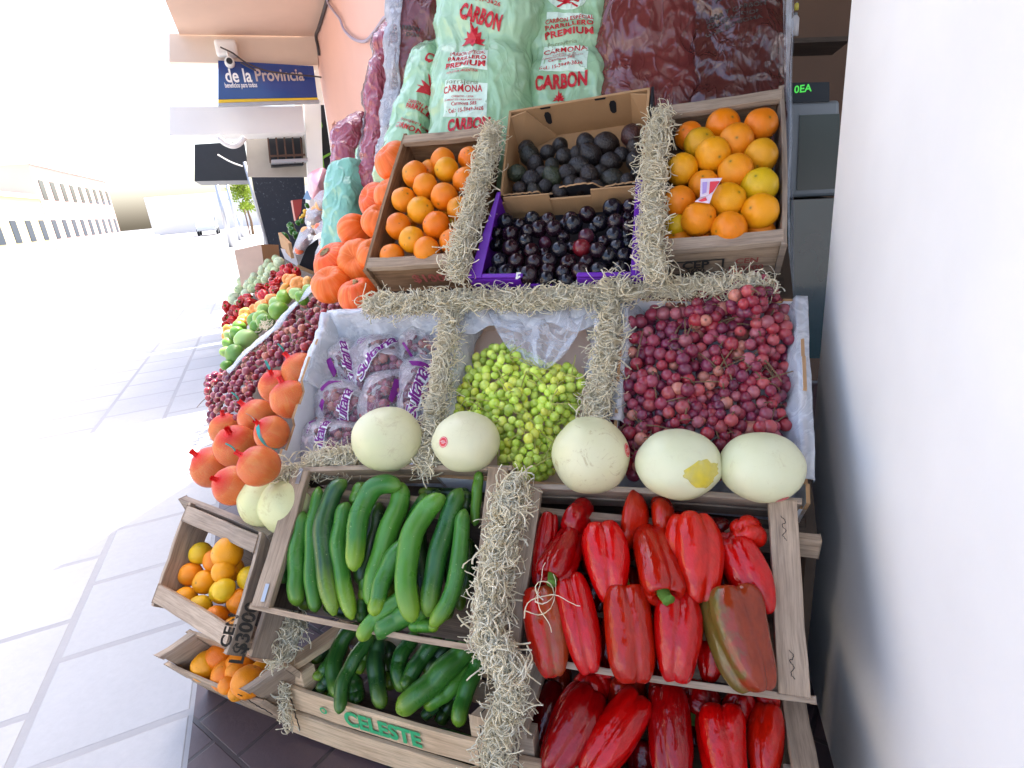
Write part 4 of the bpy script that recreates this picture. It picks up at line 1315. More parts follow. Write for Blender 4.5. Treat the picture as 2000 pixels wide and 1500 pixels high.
# ------------------------------------------------ avocados
def avo(seed):
    mb = MB()
    def fn(u, v):
        th, ph = 2 * math.pi * u, math.pi * (1 - v)
        d = V((math.sin(ph) * math.cos(th), math.sin(ph) * math.sin(th), math.cos(ph)))
        w = 1 - .20 * max(0, d.z) ** 1.2
        p = V((d.x * w, d.y * w, d.z * 1.22)) * (1 + .04 * nz(d, 2, seed))
        return p * .033
    mb.grid(fn, 30, 20, wrap=True); return mb
AV_ME = [to_mesh(avo(k), "avocado", AVOCADO) for k in range(4)]
z = ZX(900, 150, .2933)
avl = [(435, 478, 55), (455, 518, 70), (575, 507, 55), (660, 458, 56), (692, 532, 60), (765, 512, 45), (835, 450, 66), (862, 517, 75), (970, 448, 80), (1140, 392, 78), (1066, 517, 52), (1160, 475, 62), (1002, 567, 66),
       (1160, 552, 60), (370, 642, 60), (497, 582, 60), (465, 692, 68), (606, 592, 52), (605, 660, 66), (790, 597, 72), (712, 640, 60), (856, 662, 66), (928, 630, 48), (1006, 680, 72), (1108, 695, 52),
       (390, 745, 48), (492, 768, 56), (660, 765, 52), (735, 712, 60), (800, 728, 62), (910, 735, 50), (560, 735, 50), (1180, 640, 48), (540, 640, 48)]
labs = row_labels([z(x, y) for x, y, r in avl], 17)
for k, (x, y, r) in enumerate(avl):
    px, py = z(x, y)
    frac = (py - 240) / 130
    p = ROWC.hit(px, py, -.075 + .052 * min(1, max(0, frac)) + random.uniform(-.006, .006))
    rad = px2m(r * .2933, p) * 1.05
    c = random.choice([(.009, .008, .008), (.012, .007, .007), (.009, .011, .006), (.007, .006, .008)])
    if k in (9,): c = (.055, .016, .014)
    if k in (14, 18): c = (.022, .035, .014)
    look = {9: "reddish", 14: "dark green", 18: "greenish"}.get(k, "black")
    o = inst("avocado", AV_ME[k % 4], p, rnd_rot(), rad / .036, color=c)
    tag(o, "%s pebbly avocado, %s from left in the %s row of the brown box" % (look, labs[k][1], labs[k][0]), "avocado", "avocados in the brown box")

# ------------------------------------------------ plums
def plum(seed):
    mb = ball(seed, 28, 18, .03, .95, .10)
    for i, p in enumerate(mb.v):
        a = math.atan2(p.y, p.x); k = max(0, 1 - abs(a) / .22)
        p *= 1 - .05 * k * (1 - abs(p.z))
    return scaled(mb, .025)
PL_ME = [to_mesh(plum(k), "plum", PLUM) for k in range(4)]
pll = [(300, 962, 54), (392, 985, 42), (476, 946, 50), (582, 956, 50), (731, 952, 53), (752, 986, 60), (841, 918, 55), (1010, 874, 63), (1127, 866, 52), (926, 975, 53), (1031, 966, 54), (1112, 935, 42), (1122, 1000, 46),
       (331, 1050, 54), (446, 1030, 46), (516, 1016, 56), (622, 1010, 54), (836, 1062, 52), (682, 1066, 44), (1021, 1060, 60), (236, 1118, 44), (336, 1140, 56), (432, 1094, 46), (470, 1158, 50), (561, 1107, 44),
       (656, 1150, 54), (742, 1138, 42), (804, 1140, 58), (911, 1156, 54), (1110, 1112, 44), (1090, 1190, 50), (256, 1226, 53), (371, 1231, 56), (491, 1236, 54), (586, 1226, 52), (716, 1240, 56), (836, 1236, 50),
       (991, 1205, 60), (212, 1310, 47), (301, 1310, 63), (451, 1320, 64), (581, 1290, 52), (801, 1300, 64), (921, 1296, 62), (1064, 1280, 54), (572, 1352, 58), (702, 1360, 52), (870, 1080, 40), (950, 1100, 42),
       (1040, 1130, 48), (390, 1180, 40), (560, 1180, 44), (240, 1040, 44), (690, 985, 40), (880, 1010, 40), (400, 1300, 40), (680, 1300, 46), (1100, 1060, 44), (360, 1380, 40), (640, 1400, 40), (750, 1390, 40), (980, 1330, 46)]
labs = row_labels([z(x, y) for x, y, r in pll], 15.5)
for k, (x, y, r) in enumerate(pll):
    px, py = z(x, y)
    p = ROW3.hit(px, py, -.028 + random.uniform(-.007, .007) - (.012 if r < 46 else 0) - (.010 if py < 430 else 0))
    rad = px2m(r * .2933, p) * 1.06
    c = random.choice([(.008, .003, .007), (.013, .003, .007), (.005, .004, .008), (.016, .003, .006), (.004, .004, .007)])
    look = "black"
    if k == 27: c, look = (.16, .008, .014), "red"
    if k in (17, 24): c, look = (.06, .012, .025), "wine red"
    q = V((random.gauss(0, .8), -1, random.gauss(.6, .8))).normalized().to_track_quat('Z', 'Y')
    o = inst("plum", PL_ME[k % 4], p, q, rad / .025, color=c)
    tag(o, "%s glossy plum, %s from left in the %s row of the purple box" % (look, labs[k][1], labs[k][0]), "plum", "plums in the purple box")
# small torn sticker among the plums
mb = MB(); c = ROW3.hit(*z(378, 1325), .02)
for pts in ([(-.004, -.010), (.001, -.010), (.001, .010), (-.004, .010)], [(.001, .004), (.008, .006), (.007, .010), (.001, .010)], [(.001, -.010), (.008, -.004), (.006, .000), (.001, -.002)]):
    add_flat(mb, shape_flat(pts), lambda x, y: c + ROW3.ex * x + ROW3.ey * y)
tag(mb.build("paper_scrap", plain("paper_scrap", (.7, .68, .6), .7), solid=.0008), "pale torn paper scrap lying among the plums", "paper scrap")

# ------------------------------------------------ grapes
def berry(seed, oval):
    return scaled(ball(seed, 18, 12, .03, 1 + oval, .0, 1.4), .0115)
GG_ME = [to_mesh(berry(k, .10), "green_grape", GRAPE_G) for k in range(3)]
GR_ME = [to_mesh(berry(k + 5, .05), "red_grape", GRAPE_R) for k in range(3)]
def inside(poly, x, y):
    c = False; j = len(poly) - 1
    for i in range(len(poly)):
        (xi, yi), (xj, yj) = poly[i], poly[j]
        if (yi > y) != (yj > y) and x < (xj - xi) * (y - yi) / (yj - yi) + xi: c = not c
        j = i
    return c
def edge_dist(poly, x, y):
    d = 1e9
    for i in range(len(poly)):
        a, b = poly[i - 1], poly[i]
        dx, dy = b[0] - a[0], b[1] - a[1]; L = dx * dx + dy * dy + 1e-9
        t = max(0, min(1, ((x - a[0]) * dx + (y - a[1]) * dy) / L))
        d = min(d, math.hypot(x - a[0] - t * dx, y - a[1] - t * dy))
    return d
def heap(poly, pl, rpx, zs, meshes, colors, seeds, base, rise, group, cat, stemmat, seed, layers=2, tw=1.75, rv=.18, pole_n=None):
    """bunches of grapes filling the outline: every berry is a part of the bunch whose middle is nearest"""
    rr = random.Random(seed)
    xs = [p[0] for p in poly]; ys = [p[1] for p in poly]
    pts = []
    for layer in range(layers):
        cell = {}
        sp = rpx * tw * (1.0 if layer == 0 else 1.12)
        for _ in range(9000):
            x, y = rr.uniform(min(xs), max(xs)), rr.uniform(min(ys), max(ys))
            if not inside(poly, x, y): continue
            g = (int(x // sp), int(y // sp))
            if any(math.hypot(x - a, y - b) < sp for i in (-1, 0, 1) for j in (-1, 0, 1) for a, b in cell.get((g[0] + i, g[1] + j), ())): continue
            cell.setdefault(g, []).append((x, y)); pts.append((x, y, layer))
    P = [(zs(x, y), l, edge_dist(poly, x, y)) for x, y, l in pts]
    bunch = {}
    for (x, y), l, e in P:
        k = min(range(len(seeds)), key=lambda i: math.hypot(zs(*seeds[i][:2])[0] - x, (zs(*seeds[i][:2])[1] - y) * .8))
        cx, cy = zs(*seeds[k][:2])
        dd = math.hypot(cx - x, cy - y) / 45
        h = base + rise * min(1, e / (rpx * 5)) + .024 * max(0, 1 - dd * dd) + .020 * noise.noise((x / 38, y / 38, seed)) + rr.uniform(-.009, .009) - l * .016 + (seeds[k][3] if len(seeds[k]) > 3 else 0)
        bunch.setdefault(k, []).append((pl.hit(x, y, h), l))
    for k, bs in bunch.items():
        c = sum((b[0] for b in bs), V()) / len(bs)
        t_ = thing("grape_bunch", c - pl.n * .02, seeds[k][2], "grapes", group)
        top = [b for b in bs if b[1] == 0]; low = [b for b in bs if b[1]]
        bs = (top + low)[:99]
        for p, l in bs:
            r = px2m(rpx * zs.s, p) * rr.uniform(1 - rv, 1 + rv)
            col = V(rr.choice(colors)) * rr.uniform(.95, 1.35)
            if pole_n is None: q = V((rr.gauss(0, 1), rr.gauss(0, 1), rr.gauss(0, 1))).normalized().to_track_quat('Z', 'Y')
            inst("grape", meshes[rr.randrange(3)], p, q, r / .0115, t_, col)
        mb = MB()
        sz = len(top)
        for _ in range(max(3, sz // 3)):
            if sz < 2: break
            a = rr.choice(top)[0]; near = sorted(top, key=lambda b: (b[0] - a).length)[1:7]
            b = rr.choice(near)[0]
            rad = px2m(rpx * zs.s, a)
            m_ = (a + b) / 2 + pl.n * rr.uniform(rad * .4, rad * 1.5) + V((rr.gauss(0, .004), rr.gauss(0, .004), 0))
            mb.tube(spline([a + pl.n * rad * .2, m_, b + pl.n * rad * .2], 8), rr.uniform(.0009, .0017), 5)
        cc = sorted(top, key=lambda b: (b[0] - c).length)
        for g in range(4):
            if sz < 12: break
            a = rr.choice(cc[:max(3, sz // 3)])[0]; d = (pl.ex * rr.gauss(0, 1) + pl.ey * rr.gauss(.4, 1)).normalized()
            L = rr.uniform(.03, .085)
            mb.tube(spline([a + pl.n * .006, a + d * L * .4 + pl.n * .014, a + d * L + pl.n * rr.uniform(.006, .018)], 10), [.0022 - .0001 * i for i in range(11)], 6)
        if mb.v: mb.build("stem", stemmat, t_, smooth=True)
GREENS = [(.50, .64, .08), (.56, .68, .11), (.44, .58, .06), (.62, .68, .12), (.58, .60, .07), (.42, .56, .07)]
REDS = [(.24, .018, .034), (.30, .026, .036), (.17, .014, .036), (.12, .012, .036), (.36, .06, .065), (.24, .03, .055), (.16, .018, .05), (.46, .17, .12), (.20, .016, .03), (.34, .09, .11), (.28, .05, .08)]
z = ZX(830, 560, .28)
heap([(335, 500), (460, 425), (600, 405), (720, 470), (830, 555), (920, 545), (1040, 565), (1105, 630), (1078, 770), (1048, 950), (965, 1010), (900, 1100), (885, 1300), (780, 1345), (560, 1340), (525, 1100), (400, 950), (200, 900), (235, 720), (300, 570)],
     ROW2, 32, z, GG_ME, GREENS,
     [(560, 480, "green grape bunch at the very top of the heap"), (330, 640, "green grape bunch against the left liner of its box"), (300, 850, "small yellow green bunch at the heap's lower left, above a melon"),
      (560, 760, "green grape bunch with a pale stem in the middle of the heap"), (790, 620, "green grape bunch below the pointed fold of film"), (1000, 690, "green grape bunch against the right wall of its box"),
      (860, 850, "green grape bunch between the heap's middle and the spotted melon"), (560, 950, "yellowish bunch above the gap between the two melons"), (720, 1000, "large berried green bunch between the two melons"), (720, 1220, "lowest green grape bunch, nearest the wooden rail")],
     -.055, .035, "green grape bunches in the middle box", "grapes", STEM_Y, 11, tw=1.5)
z = ZX(1160, 540, .3067)
heap([(200, 290), (430, 190), (530, 125), (690, 85), (860, 70), (890, -5), (1120, 0), (1190, 130), (1245, 290), (1235, 650), (1262, 1060), (830, 1260), (240, 1270), (130, 900), (108, 790), (100, 590), (215, 480)],
     ROW2, 39, z, GR_ME, REDS,
     [(1000, 110, "dark red grape bunch at the top right, lying over the straw", .06), (690, 150, "red grape bunch at the top edge of the heap", .03), (480, 230, "red bunch with two pale berries near the heap's upper left"), (270, 400, "red grape bunch at the left wall of its box"),
      (560, 450, "dusty rose bunch crossed by a long stem, upper middle"), (820, 400, "red grape bunch left of the dark purple bunch"), (1150, 330, "bright red bunch at the right wall, under the top bunch", .02), (1030, 480, "dark purple bunch in the right half of the heap"),
      (820, 640, "bunch with one vivid red berry in the middle of the heap"), (540, 680, "dusty red bunch in the middle left of the heap"), (300, 680, "loose red bunch spilling over the box's left edge"), (1130, 740, "red purple bunch halfway down the right wall"),
      (270, 920, "red grape bunch left of centre, just above the melons"), (560, 880, "red bunch with a brown stem just above the middle melon"), (820, 900, "dark bunch between the two right melons"), (1120, 960, "dark purple bunch above the far right melon"), (260, 1180, "shaded dark bunch in the gap left of the yellow patched melon")],
     -.04, .035, "red grape bunches in the right box", "grapes", STEM_B, 12, tw=1.45)

# ------------------------------------------------ melons
ME_ME = [to_mesh(scaled(ball(k + 20, 48, 32, .045, 1.0, .03), .08), "melon", MELON) for k in range(5)]
STICKER = plain("red_sticker", (.62, .02, .03), .3, .5)
STICKW = plain("sticker_white", (.8, .72, .7), .4, .4)
mel = [(757, 863, 70, 61, "round cream melon with a pale scar, in front of the bagged grapes", .55, None), (911, 869, 67, 57, "cream melon with a round red sticker facing out, left of the green grapes", .3, (-.36, -.82, .38)),
       (1154, 895, 75, 73, "cream melon with brown marks and a sticker on its right side", 1.0, (.86, -.18, .25)), (1324, 912, 82, 66, "cream melon with a bright yellow patch, between two others", .2, None), (1487, 918, 80, 65, "long pale melon at the right end with a sticker low down", .35, (.34, -.55, -.53))]
for k, (x, y, rx, ry, lb, worn, st_) in enumerate(mel):
    p = ROW2.hit(x, y - 6, .046)
    rad = px2m(rx, p), px2m((rx + ry) / 2, p), px2m(ry * 1.03, p)
    o = inst("melon", ME_ME[k], p, None, [r / .08 for r in rad], color=(.70, .66, .42) if k < 3 else (.68, .68, .45))
    o["worn"] = worn
    tag(o, lb, "melon", "melons along the rail")
    # sticker and patch are parts of the melon; unscale them through the parent's matrix
    def attach(mb, name, mat):
        q = mb.build(name, mat, origin=V((0, 0, 0)))
        q.parent = o
        q.matrix_parent_inverse = Matrix.Diagonal((*[1 / s_ for s_ in o.scale], 1)) @ Matrix.Translation(-p)
        return q
    if st_:
        d = V(st_).normalized(); e1 = d.cross(ZA).normalized() * -1; e2 = d.cross(e1)
        if e2.z < 0: e2 = -e2
        def fn(u, v, k_=1.012):
            w = (d + e1 * u + e2 * v).normalized(); return p + V((w.x * rad[0], w.y * rad[1], w.z * rad[2])) * (k_ + .045 * nz(w, 1.6, (k + 20) * 3.1))
        sx, sy = .155, .175
        mb = MB(); add_flat(mb, shape_flat([(sx * math.cos(a), sy * math.sin(a)) for a in np.linspace(0, 2 * math.pi, 33)[:-1]], .06), fn)
        attach(mb, "sticker", STICKER)
        mb = MB()
        for a0 in np.linspace(0, 2 * math.pi, 41)[:-1]:
            a1 = a0 + .16
            add_flat(mb, shape_flat([(sx * q_ * math.cos(a), sy * q_ * math.sin(a)) for q_, a in ((.86, a0), (.86, a1), (.80, a1), (.80, a0))]), lambda u, v: fn(u, v, 1.016))
        for yy, ww in ((.22, .45), (.0, .6), (-.22, .35)):
            for j in range(8):
                x0 = -ww + j * ww / 4
                add_flat(mb, shape_flat([(sx * x0, sy * (yy - .06)), (sx * (x0 + ww * .17), sy * (yy - .06)), (sx * (x0 + ww * .2), sy * (yy + .07)), (sx * (x0 + .03), sy * (yy + .05))]), lambda u, v: fn(u, v, 1.016))
        attach(mb, "sticker_print", STICKW)
    if k == 3:
        YQ = M("yellow_patch", .4, (.76, .60, .03), .4); YELM = YQ.mat
        _a = YQ.ramp(YQ.noise(YQ.coord("Object"), 13, 4, .6), [(.30, .85), (.74, 0.0)])
        _m2 = YQ.n("ShaderNodeMixShader", {0: _a, 1: YQ.n("ShaderNodeBsdfTransparent").outputs[0], 2: YQ.b.outputs[0]}); YQ.nt.links.new(_m2.outputs[0], YQ.out.inputs["Surface"])
        mb = MB(); d = V((.46, -.64, .10)).normalized(); e1 = V((.64, .46, 0)).normalized(); e2 = d.cross(e1)
        if e2.z < 0: e2 = -e2
        rr = random.Random(4)
        pl_ = [((.38 + .16 * rr.random() + .09 * math.sin(a * 3)) * math.cos(a), (.34 + .16 * rr.random()) * math.sin(a)) for a in np.linspace(0, 2 * math.pi, 40)[:-1]]
        def fn2(u, v):
            w = (d + e1 * u + e2 * v).normalized(); nn = 1 + .045 * nz(w, 1.6, 71.3)
            return p + V((w.x * rad[0], w.y * rad[1], w.z * rad[2])) * (nn + .006)
        add_flat(mb, shape_flat(pl_, .05), fn2); attach(mb, "yellow_patch", YELM)

# two melons of the street side
for k, (x, y, r, t, lb) in enumerate(((517, 978, 50, 1.52, "cream melon beside the red net bags, behind its neighbour"), (562, 988, 54, 1.47, "pale melon half hidden by the cucumber crate's left rail"))):
    d = ray(x, y); p = EYE + d * t; rad = px2m(r, p)
    o = inst("melon", ME_ME[k], p, None, [rad / .08, rad / .08, rad / .08 * 1.02], color=(.68, .66, .34)); o["worn"] = .5
    tag(o, lb, "melon", "melons along the rail")

# ------------------------------------------------ cucumbers
def cucumber(name, pts, r, pl, zs, off, label, group, col, extra=0.0):
    P = [pl.hit(*zs(x, y), off) for x, y in pts]
    n = 30
    # bow out of the plane a little
    S = spline(P, n)
    rad = px2m(r * zs.s, S[n // 2]) * 1.03
    rs = []
    for i in range(n + 1):
        k = i / n
        e = min(1, (k + .004) / .16) ; f = min(1, (1.004 - k) / .13)
        prof = (1 - (1 - e) ** 2.1) ** .62 * (1 - (1 - f) ** 2.1) ** .55
        body = .86 + .14 * math.sin(math.pi * min(1, k * 1.05) ** .9)
        rs.append(max(.0015, rad * prof * body))
    S = [p + pl.n * (extra * math.sin(math.pi * i / n) + rad * .12 * math.sin(i * .6 + r)) for i, p in enumerate(S)]
    mb = MB()
    mb.tube(S, rs, 20)
    ph = random.random() * 6
    nr = 5
    for i in range(n + 1):       # faint ridges and unevenness
        for k in range(20):
            j = i * 20 + k
            v = mb.v[j] - S[i]
            mb.v[j] = S[i] + v * (1 + .022 * math.cos(nr * 2 * math.pi * k / 20 + ph) + .05 * nz(mb.v[j], 22, ph))
    o = mb.build(name, CUKE, smooth=True)
    o.color = (*col, 1)
    return tag(o, label, "cucumber", group)
CG = {'d': (.015, .095, .016), 'm': (.032, .160, .020), 'l': (.062, .225, .022), 'y': (.08, .21, .018), 'b': (.009, .056, .022), 'k': (.005, .026, .006)}  # k: shade deep in the crate put into the skin colour
z = ZX(480, 900, .27)
gH = "cucumbers in the upper crate"
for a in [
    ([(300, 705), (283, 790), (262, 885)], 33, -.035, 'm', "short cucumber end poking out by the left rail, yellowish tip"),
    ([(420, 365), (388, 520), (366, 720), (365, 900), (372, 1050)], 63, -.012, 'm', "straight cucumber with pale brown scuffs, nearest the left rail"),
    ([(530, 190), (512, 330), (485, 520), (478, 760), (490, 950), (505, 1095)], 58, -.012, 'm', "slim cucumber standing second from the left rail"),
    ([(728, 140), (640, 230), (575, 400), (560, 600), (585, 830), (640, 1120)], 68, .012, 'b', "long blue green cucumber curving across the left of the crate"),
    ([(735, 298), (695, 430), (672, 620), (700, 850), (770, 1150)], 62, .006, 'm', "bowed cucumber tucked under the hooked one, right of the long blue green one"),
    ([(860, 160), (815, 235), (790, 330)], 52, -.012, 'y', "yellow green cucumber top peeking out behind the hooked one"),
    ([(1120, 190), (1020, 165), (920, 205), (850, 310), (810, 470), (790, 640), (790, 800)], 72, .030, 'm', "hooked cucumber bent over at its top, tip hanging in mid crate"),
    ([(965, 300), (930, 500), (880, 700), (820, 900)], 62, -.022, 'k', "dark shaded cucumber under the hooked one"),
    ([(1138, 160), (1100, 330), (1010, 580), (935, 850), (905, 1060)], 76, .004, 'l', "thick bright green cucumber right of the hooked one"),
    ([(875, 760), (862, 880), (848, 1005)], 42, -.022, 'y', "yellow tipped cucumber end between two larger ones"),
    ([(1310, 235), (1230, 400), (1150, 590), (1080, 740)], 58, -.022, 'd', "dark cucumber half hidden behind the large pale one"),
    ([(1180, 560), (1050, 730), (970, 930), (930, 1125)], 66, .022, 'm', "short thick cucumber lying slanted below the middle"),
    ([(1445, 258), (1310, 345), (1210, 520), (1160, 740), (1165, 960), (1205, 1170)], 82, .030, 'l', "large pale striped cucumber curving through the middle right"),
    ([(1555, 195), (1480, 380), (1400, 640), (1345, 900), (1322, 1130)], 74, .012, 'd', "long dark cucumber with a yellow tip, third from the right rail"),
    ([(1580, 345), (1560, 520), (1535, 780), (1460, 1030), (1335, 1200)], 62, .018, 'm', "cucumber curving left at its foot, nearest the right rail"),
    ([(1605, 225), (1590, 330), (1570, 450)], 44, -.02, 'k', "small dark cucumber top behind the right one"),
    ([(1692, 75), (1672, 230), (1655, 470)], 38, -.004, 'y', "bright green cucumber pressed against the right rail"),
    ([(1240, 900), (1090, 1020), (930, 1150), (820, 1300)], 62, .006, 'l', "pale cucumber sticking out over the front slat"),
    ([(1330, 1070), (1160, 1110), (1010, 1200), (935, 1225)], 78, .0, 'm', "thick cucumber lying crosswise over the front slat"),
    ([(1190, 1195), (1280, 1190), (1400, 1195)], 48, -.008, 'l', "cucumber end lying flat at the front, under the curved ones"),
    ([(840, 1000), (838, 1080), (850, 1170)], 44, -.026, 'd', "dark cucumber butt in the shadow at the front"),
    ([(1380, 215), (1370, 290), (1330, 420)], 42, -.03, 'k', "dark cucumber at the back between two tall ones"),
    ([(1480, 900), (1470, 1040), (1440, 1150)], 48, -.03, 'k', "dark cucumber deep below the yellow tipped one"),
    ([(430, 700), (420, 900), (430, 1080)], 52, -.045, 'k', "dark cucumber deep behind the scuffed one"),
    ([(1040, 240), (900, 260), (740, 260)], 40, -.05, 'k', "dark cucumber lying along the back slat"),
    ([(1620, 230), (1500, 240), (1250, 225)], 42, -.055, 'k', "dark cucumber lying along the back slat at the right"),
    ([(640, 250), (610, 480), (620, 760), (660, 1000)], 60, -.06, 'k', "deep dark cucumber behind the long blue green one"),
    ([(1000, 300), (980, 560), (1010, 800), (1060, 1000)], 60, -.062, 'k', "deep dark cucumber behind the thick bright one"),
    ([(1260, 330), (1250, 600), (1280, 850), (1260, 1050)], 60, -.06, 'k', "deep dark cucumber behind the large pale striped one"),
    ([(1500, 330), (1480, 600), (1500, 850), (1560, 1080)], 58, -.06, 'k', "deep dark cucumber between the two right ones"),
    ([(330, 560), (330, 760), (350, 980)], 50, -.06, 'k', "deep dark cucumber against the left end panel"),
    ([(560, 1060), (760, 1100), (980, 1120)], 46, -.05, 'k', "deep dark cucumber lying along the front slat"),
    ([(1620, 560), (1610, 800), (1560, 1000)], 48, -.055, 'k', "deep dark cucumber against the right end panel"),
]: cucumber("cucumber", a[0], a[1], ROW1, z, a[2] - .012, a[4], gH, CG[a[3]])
z = ZX(430, 1180, .3)
LOWJ = Plane((0, .86, .185), XA, R(28))
gJ = "cucumbers in the lower crate"
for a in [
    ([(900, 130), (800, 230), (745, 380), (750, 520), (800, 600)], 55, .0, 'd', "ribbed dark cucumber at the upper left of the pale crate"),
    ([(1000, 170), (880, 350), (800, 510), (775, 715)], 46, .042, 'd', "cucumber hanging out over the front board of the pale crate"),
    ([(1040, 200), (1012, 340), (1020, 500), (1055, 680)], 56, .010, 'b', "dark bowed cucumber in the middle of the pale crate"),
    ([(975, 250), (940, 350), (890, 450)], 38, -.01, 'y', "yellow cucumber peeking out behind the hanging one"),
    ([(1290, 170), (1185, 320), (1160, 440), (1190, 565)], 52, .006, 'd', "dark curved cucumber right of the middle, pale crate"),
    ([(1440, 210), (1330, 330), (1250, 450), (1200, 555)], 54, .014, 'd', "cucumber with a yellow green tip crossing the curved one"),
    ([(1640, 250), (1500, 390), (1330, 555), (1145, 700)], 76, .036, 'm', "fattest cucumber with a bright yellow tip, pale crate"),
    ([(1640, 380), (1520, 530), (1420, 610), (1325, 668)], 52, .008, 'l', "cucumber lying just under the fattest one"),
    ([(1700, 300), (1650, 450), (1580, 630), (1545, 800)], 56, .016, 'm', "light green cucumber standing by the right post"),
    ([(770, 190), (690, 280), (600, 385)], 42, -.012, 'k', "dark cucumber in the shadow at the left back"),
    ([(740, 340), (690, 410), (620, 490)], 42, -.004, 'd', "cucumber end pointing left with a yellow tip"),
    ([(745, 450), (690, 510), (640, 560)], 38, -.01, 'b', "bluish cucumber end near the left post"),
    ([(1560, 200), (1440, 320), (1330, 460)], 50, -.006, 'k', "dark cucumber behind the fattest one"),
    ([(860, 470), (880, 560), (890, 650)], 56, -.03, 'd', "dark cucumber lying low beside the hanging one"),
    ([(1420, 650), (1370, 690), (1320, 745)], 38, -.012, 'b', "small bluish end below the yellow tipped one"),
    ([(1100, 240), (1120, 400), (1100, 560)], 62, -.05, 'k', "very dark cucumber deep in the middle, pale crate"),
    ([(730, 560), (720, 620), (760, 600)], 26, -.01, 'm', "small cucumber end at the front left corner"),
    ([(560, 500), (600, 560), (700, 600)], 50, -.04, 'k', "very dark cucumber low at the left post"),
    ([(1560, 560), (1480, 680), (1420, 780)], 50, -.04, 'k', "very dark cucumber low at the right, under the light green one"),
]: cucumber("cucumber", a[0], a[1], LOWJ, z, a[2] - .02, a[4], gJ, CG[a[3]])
# one seen through the gap of the front boards
mb = MB(); p0 = jFL.lerp(jFR, .64) - ZA * .145 + eyJ * .035; p1 = jFL.lerp(jFR, .92) - ZA * .150 + eyJ * .035
S = spline([p0, p0.lerp(p1, .5) + ZA * .006, p1], 24); mb.tube(S, [.021 * (max(.05, 1 - abs(2 * i / 24 - 1) ** 5)) for i in range(25)], 16)
o = mb.build("cucumber", CUKE, smooth=True); o.color = (*CG['m'], 1)
tag(o, "cucumber showing through the gap between the pale front boards", "cucumber", gJ)

# ------------------------------------------------ peppers
def pepper_mesh(seed, lobes=4, taper=.28, depth=.16, bend=.06):
    """unit size: half width 1 in X/Y, half length 1 in Y' (local Z), shoulders at +Z"""
    rr = random.Random(seed)
    ph = [rr.uniform(-.22, .22) for _ in range(lobes)]
    amp = [rr.uniform(.8, 1.2) for _ in range(lobes)]
    NU, NV = 56, 34
    mb = MB()
    tw = rr.uniform(-.25, .25)
    def fn(u, v):
        th = 2 * math.pi * u; s = math.pi * v
        zz = -math.cos(s); rho = max(0, math.sin(s)) ** .52
        zz = math.copysign(abs(zz) ** .86, zz)
        k = (zz + 1) / 2
        # grooves between the lobes, deeper at the shoulders and the tip
        g = 0; a = th + tw * zz
        lob = abs(math.cos(a * lobes / 2 + ph[int(u * lobes) % lobes] * .3)) ** .62
        gd = depth * (.55 + .55 * abs(zz) ** 2)
        w = 1 - gd * (1 - lob)
        ta = 1 - taper * (1 - k) ** 1.25
        waist = 1 - .05 * math.sin(k * math.pi * 2 + seed)
        r = rho * w * ta * waist * (1 + .05 * nz(V((math.cos(th), math.sin(th), zz)), 1.2, seed * 2.3))
        z_ = zz
        if zz > .2: z_ -= .34 * max(0, 1 - rho / .62) ** 1.3 - .10 * lob * rho * (1 - abs(rho - .62))
        else: z_ += (.20 * max(0, 1 - rho / .5) ** 1.4) - .10 * lob * (1 - k) * rho
        return V((r * math.cos(th) + bend * zz * zz, r * math.sin(th), z_))
    mb.grid(fn, NU, NV, wrap=True)
    return to_mesh(mb, "bell_pepper", PEPPER)
PP_ME = [pepper_mesh(1, 4, .22, .32, .05), pepper_mesh(2, 3, .34, .32, -.06), pepper_mesh(3, 4, .40, .28, .10), pepper_mesh(4, 3, .18, .36, .02), pepper_mesh(5, 4, .30, .34, -.10), pepper_mesh(6, 3, .45, .26, .14)]
def stem_mesh(seed):
    rr = random.Random(seed); mb = MB()
    # five-cornered calyx cap and a cut stalk
    def cal(u, v):
        th = 2 * math.pi * u; r = .36 * v * (1 + .22 * math.cos(5 * th + seed)); return V((r * math.cos(th), r * math.sin(th), .10 - .13 * v * v))
    mb.grid(cal, 30, 5, wrap=True)
    ax = [V((0, 0, .08)), V((.02, 0, .24)), V((.06 + .05 * rr.random(), .03, .46))]
    mb.tube(spline(ax, 10), [.19 - .006 * i + (.03 if i > 8 else 0) for i in range(11)], 10)
    for i, p in enumerate(mb.v): mb.v[i] = p * (1 + .05 * nz(p, 6, seed))
    return to_mesh(mb, "stem", STEM_G)
ST_ME = [stem_mesh(k) for k in range(3)]
RED = {'r': (.52, .002, .002), 'd': (.31, .001, .002), 'k': (.11, .001, .002), 'o': (.44, .012, .002), 'b': (.26, .030, .006)}  # k, and d on gap fillers: shade between the peppers put into the colour
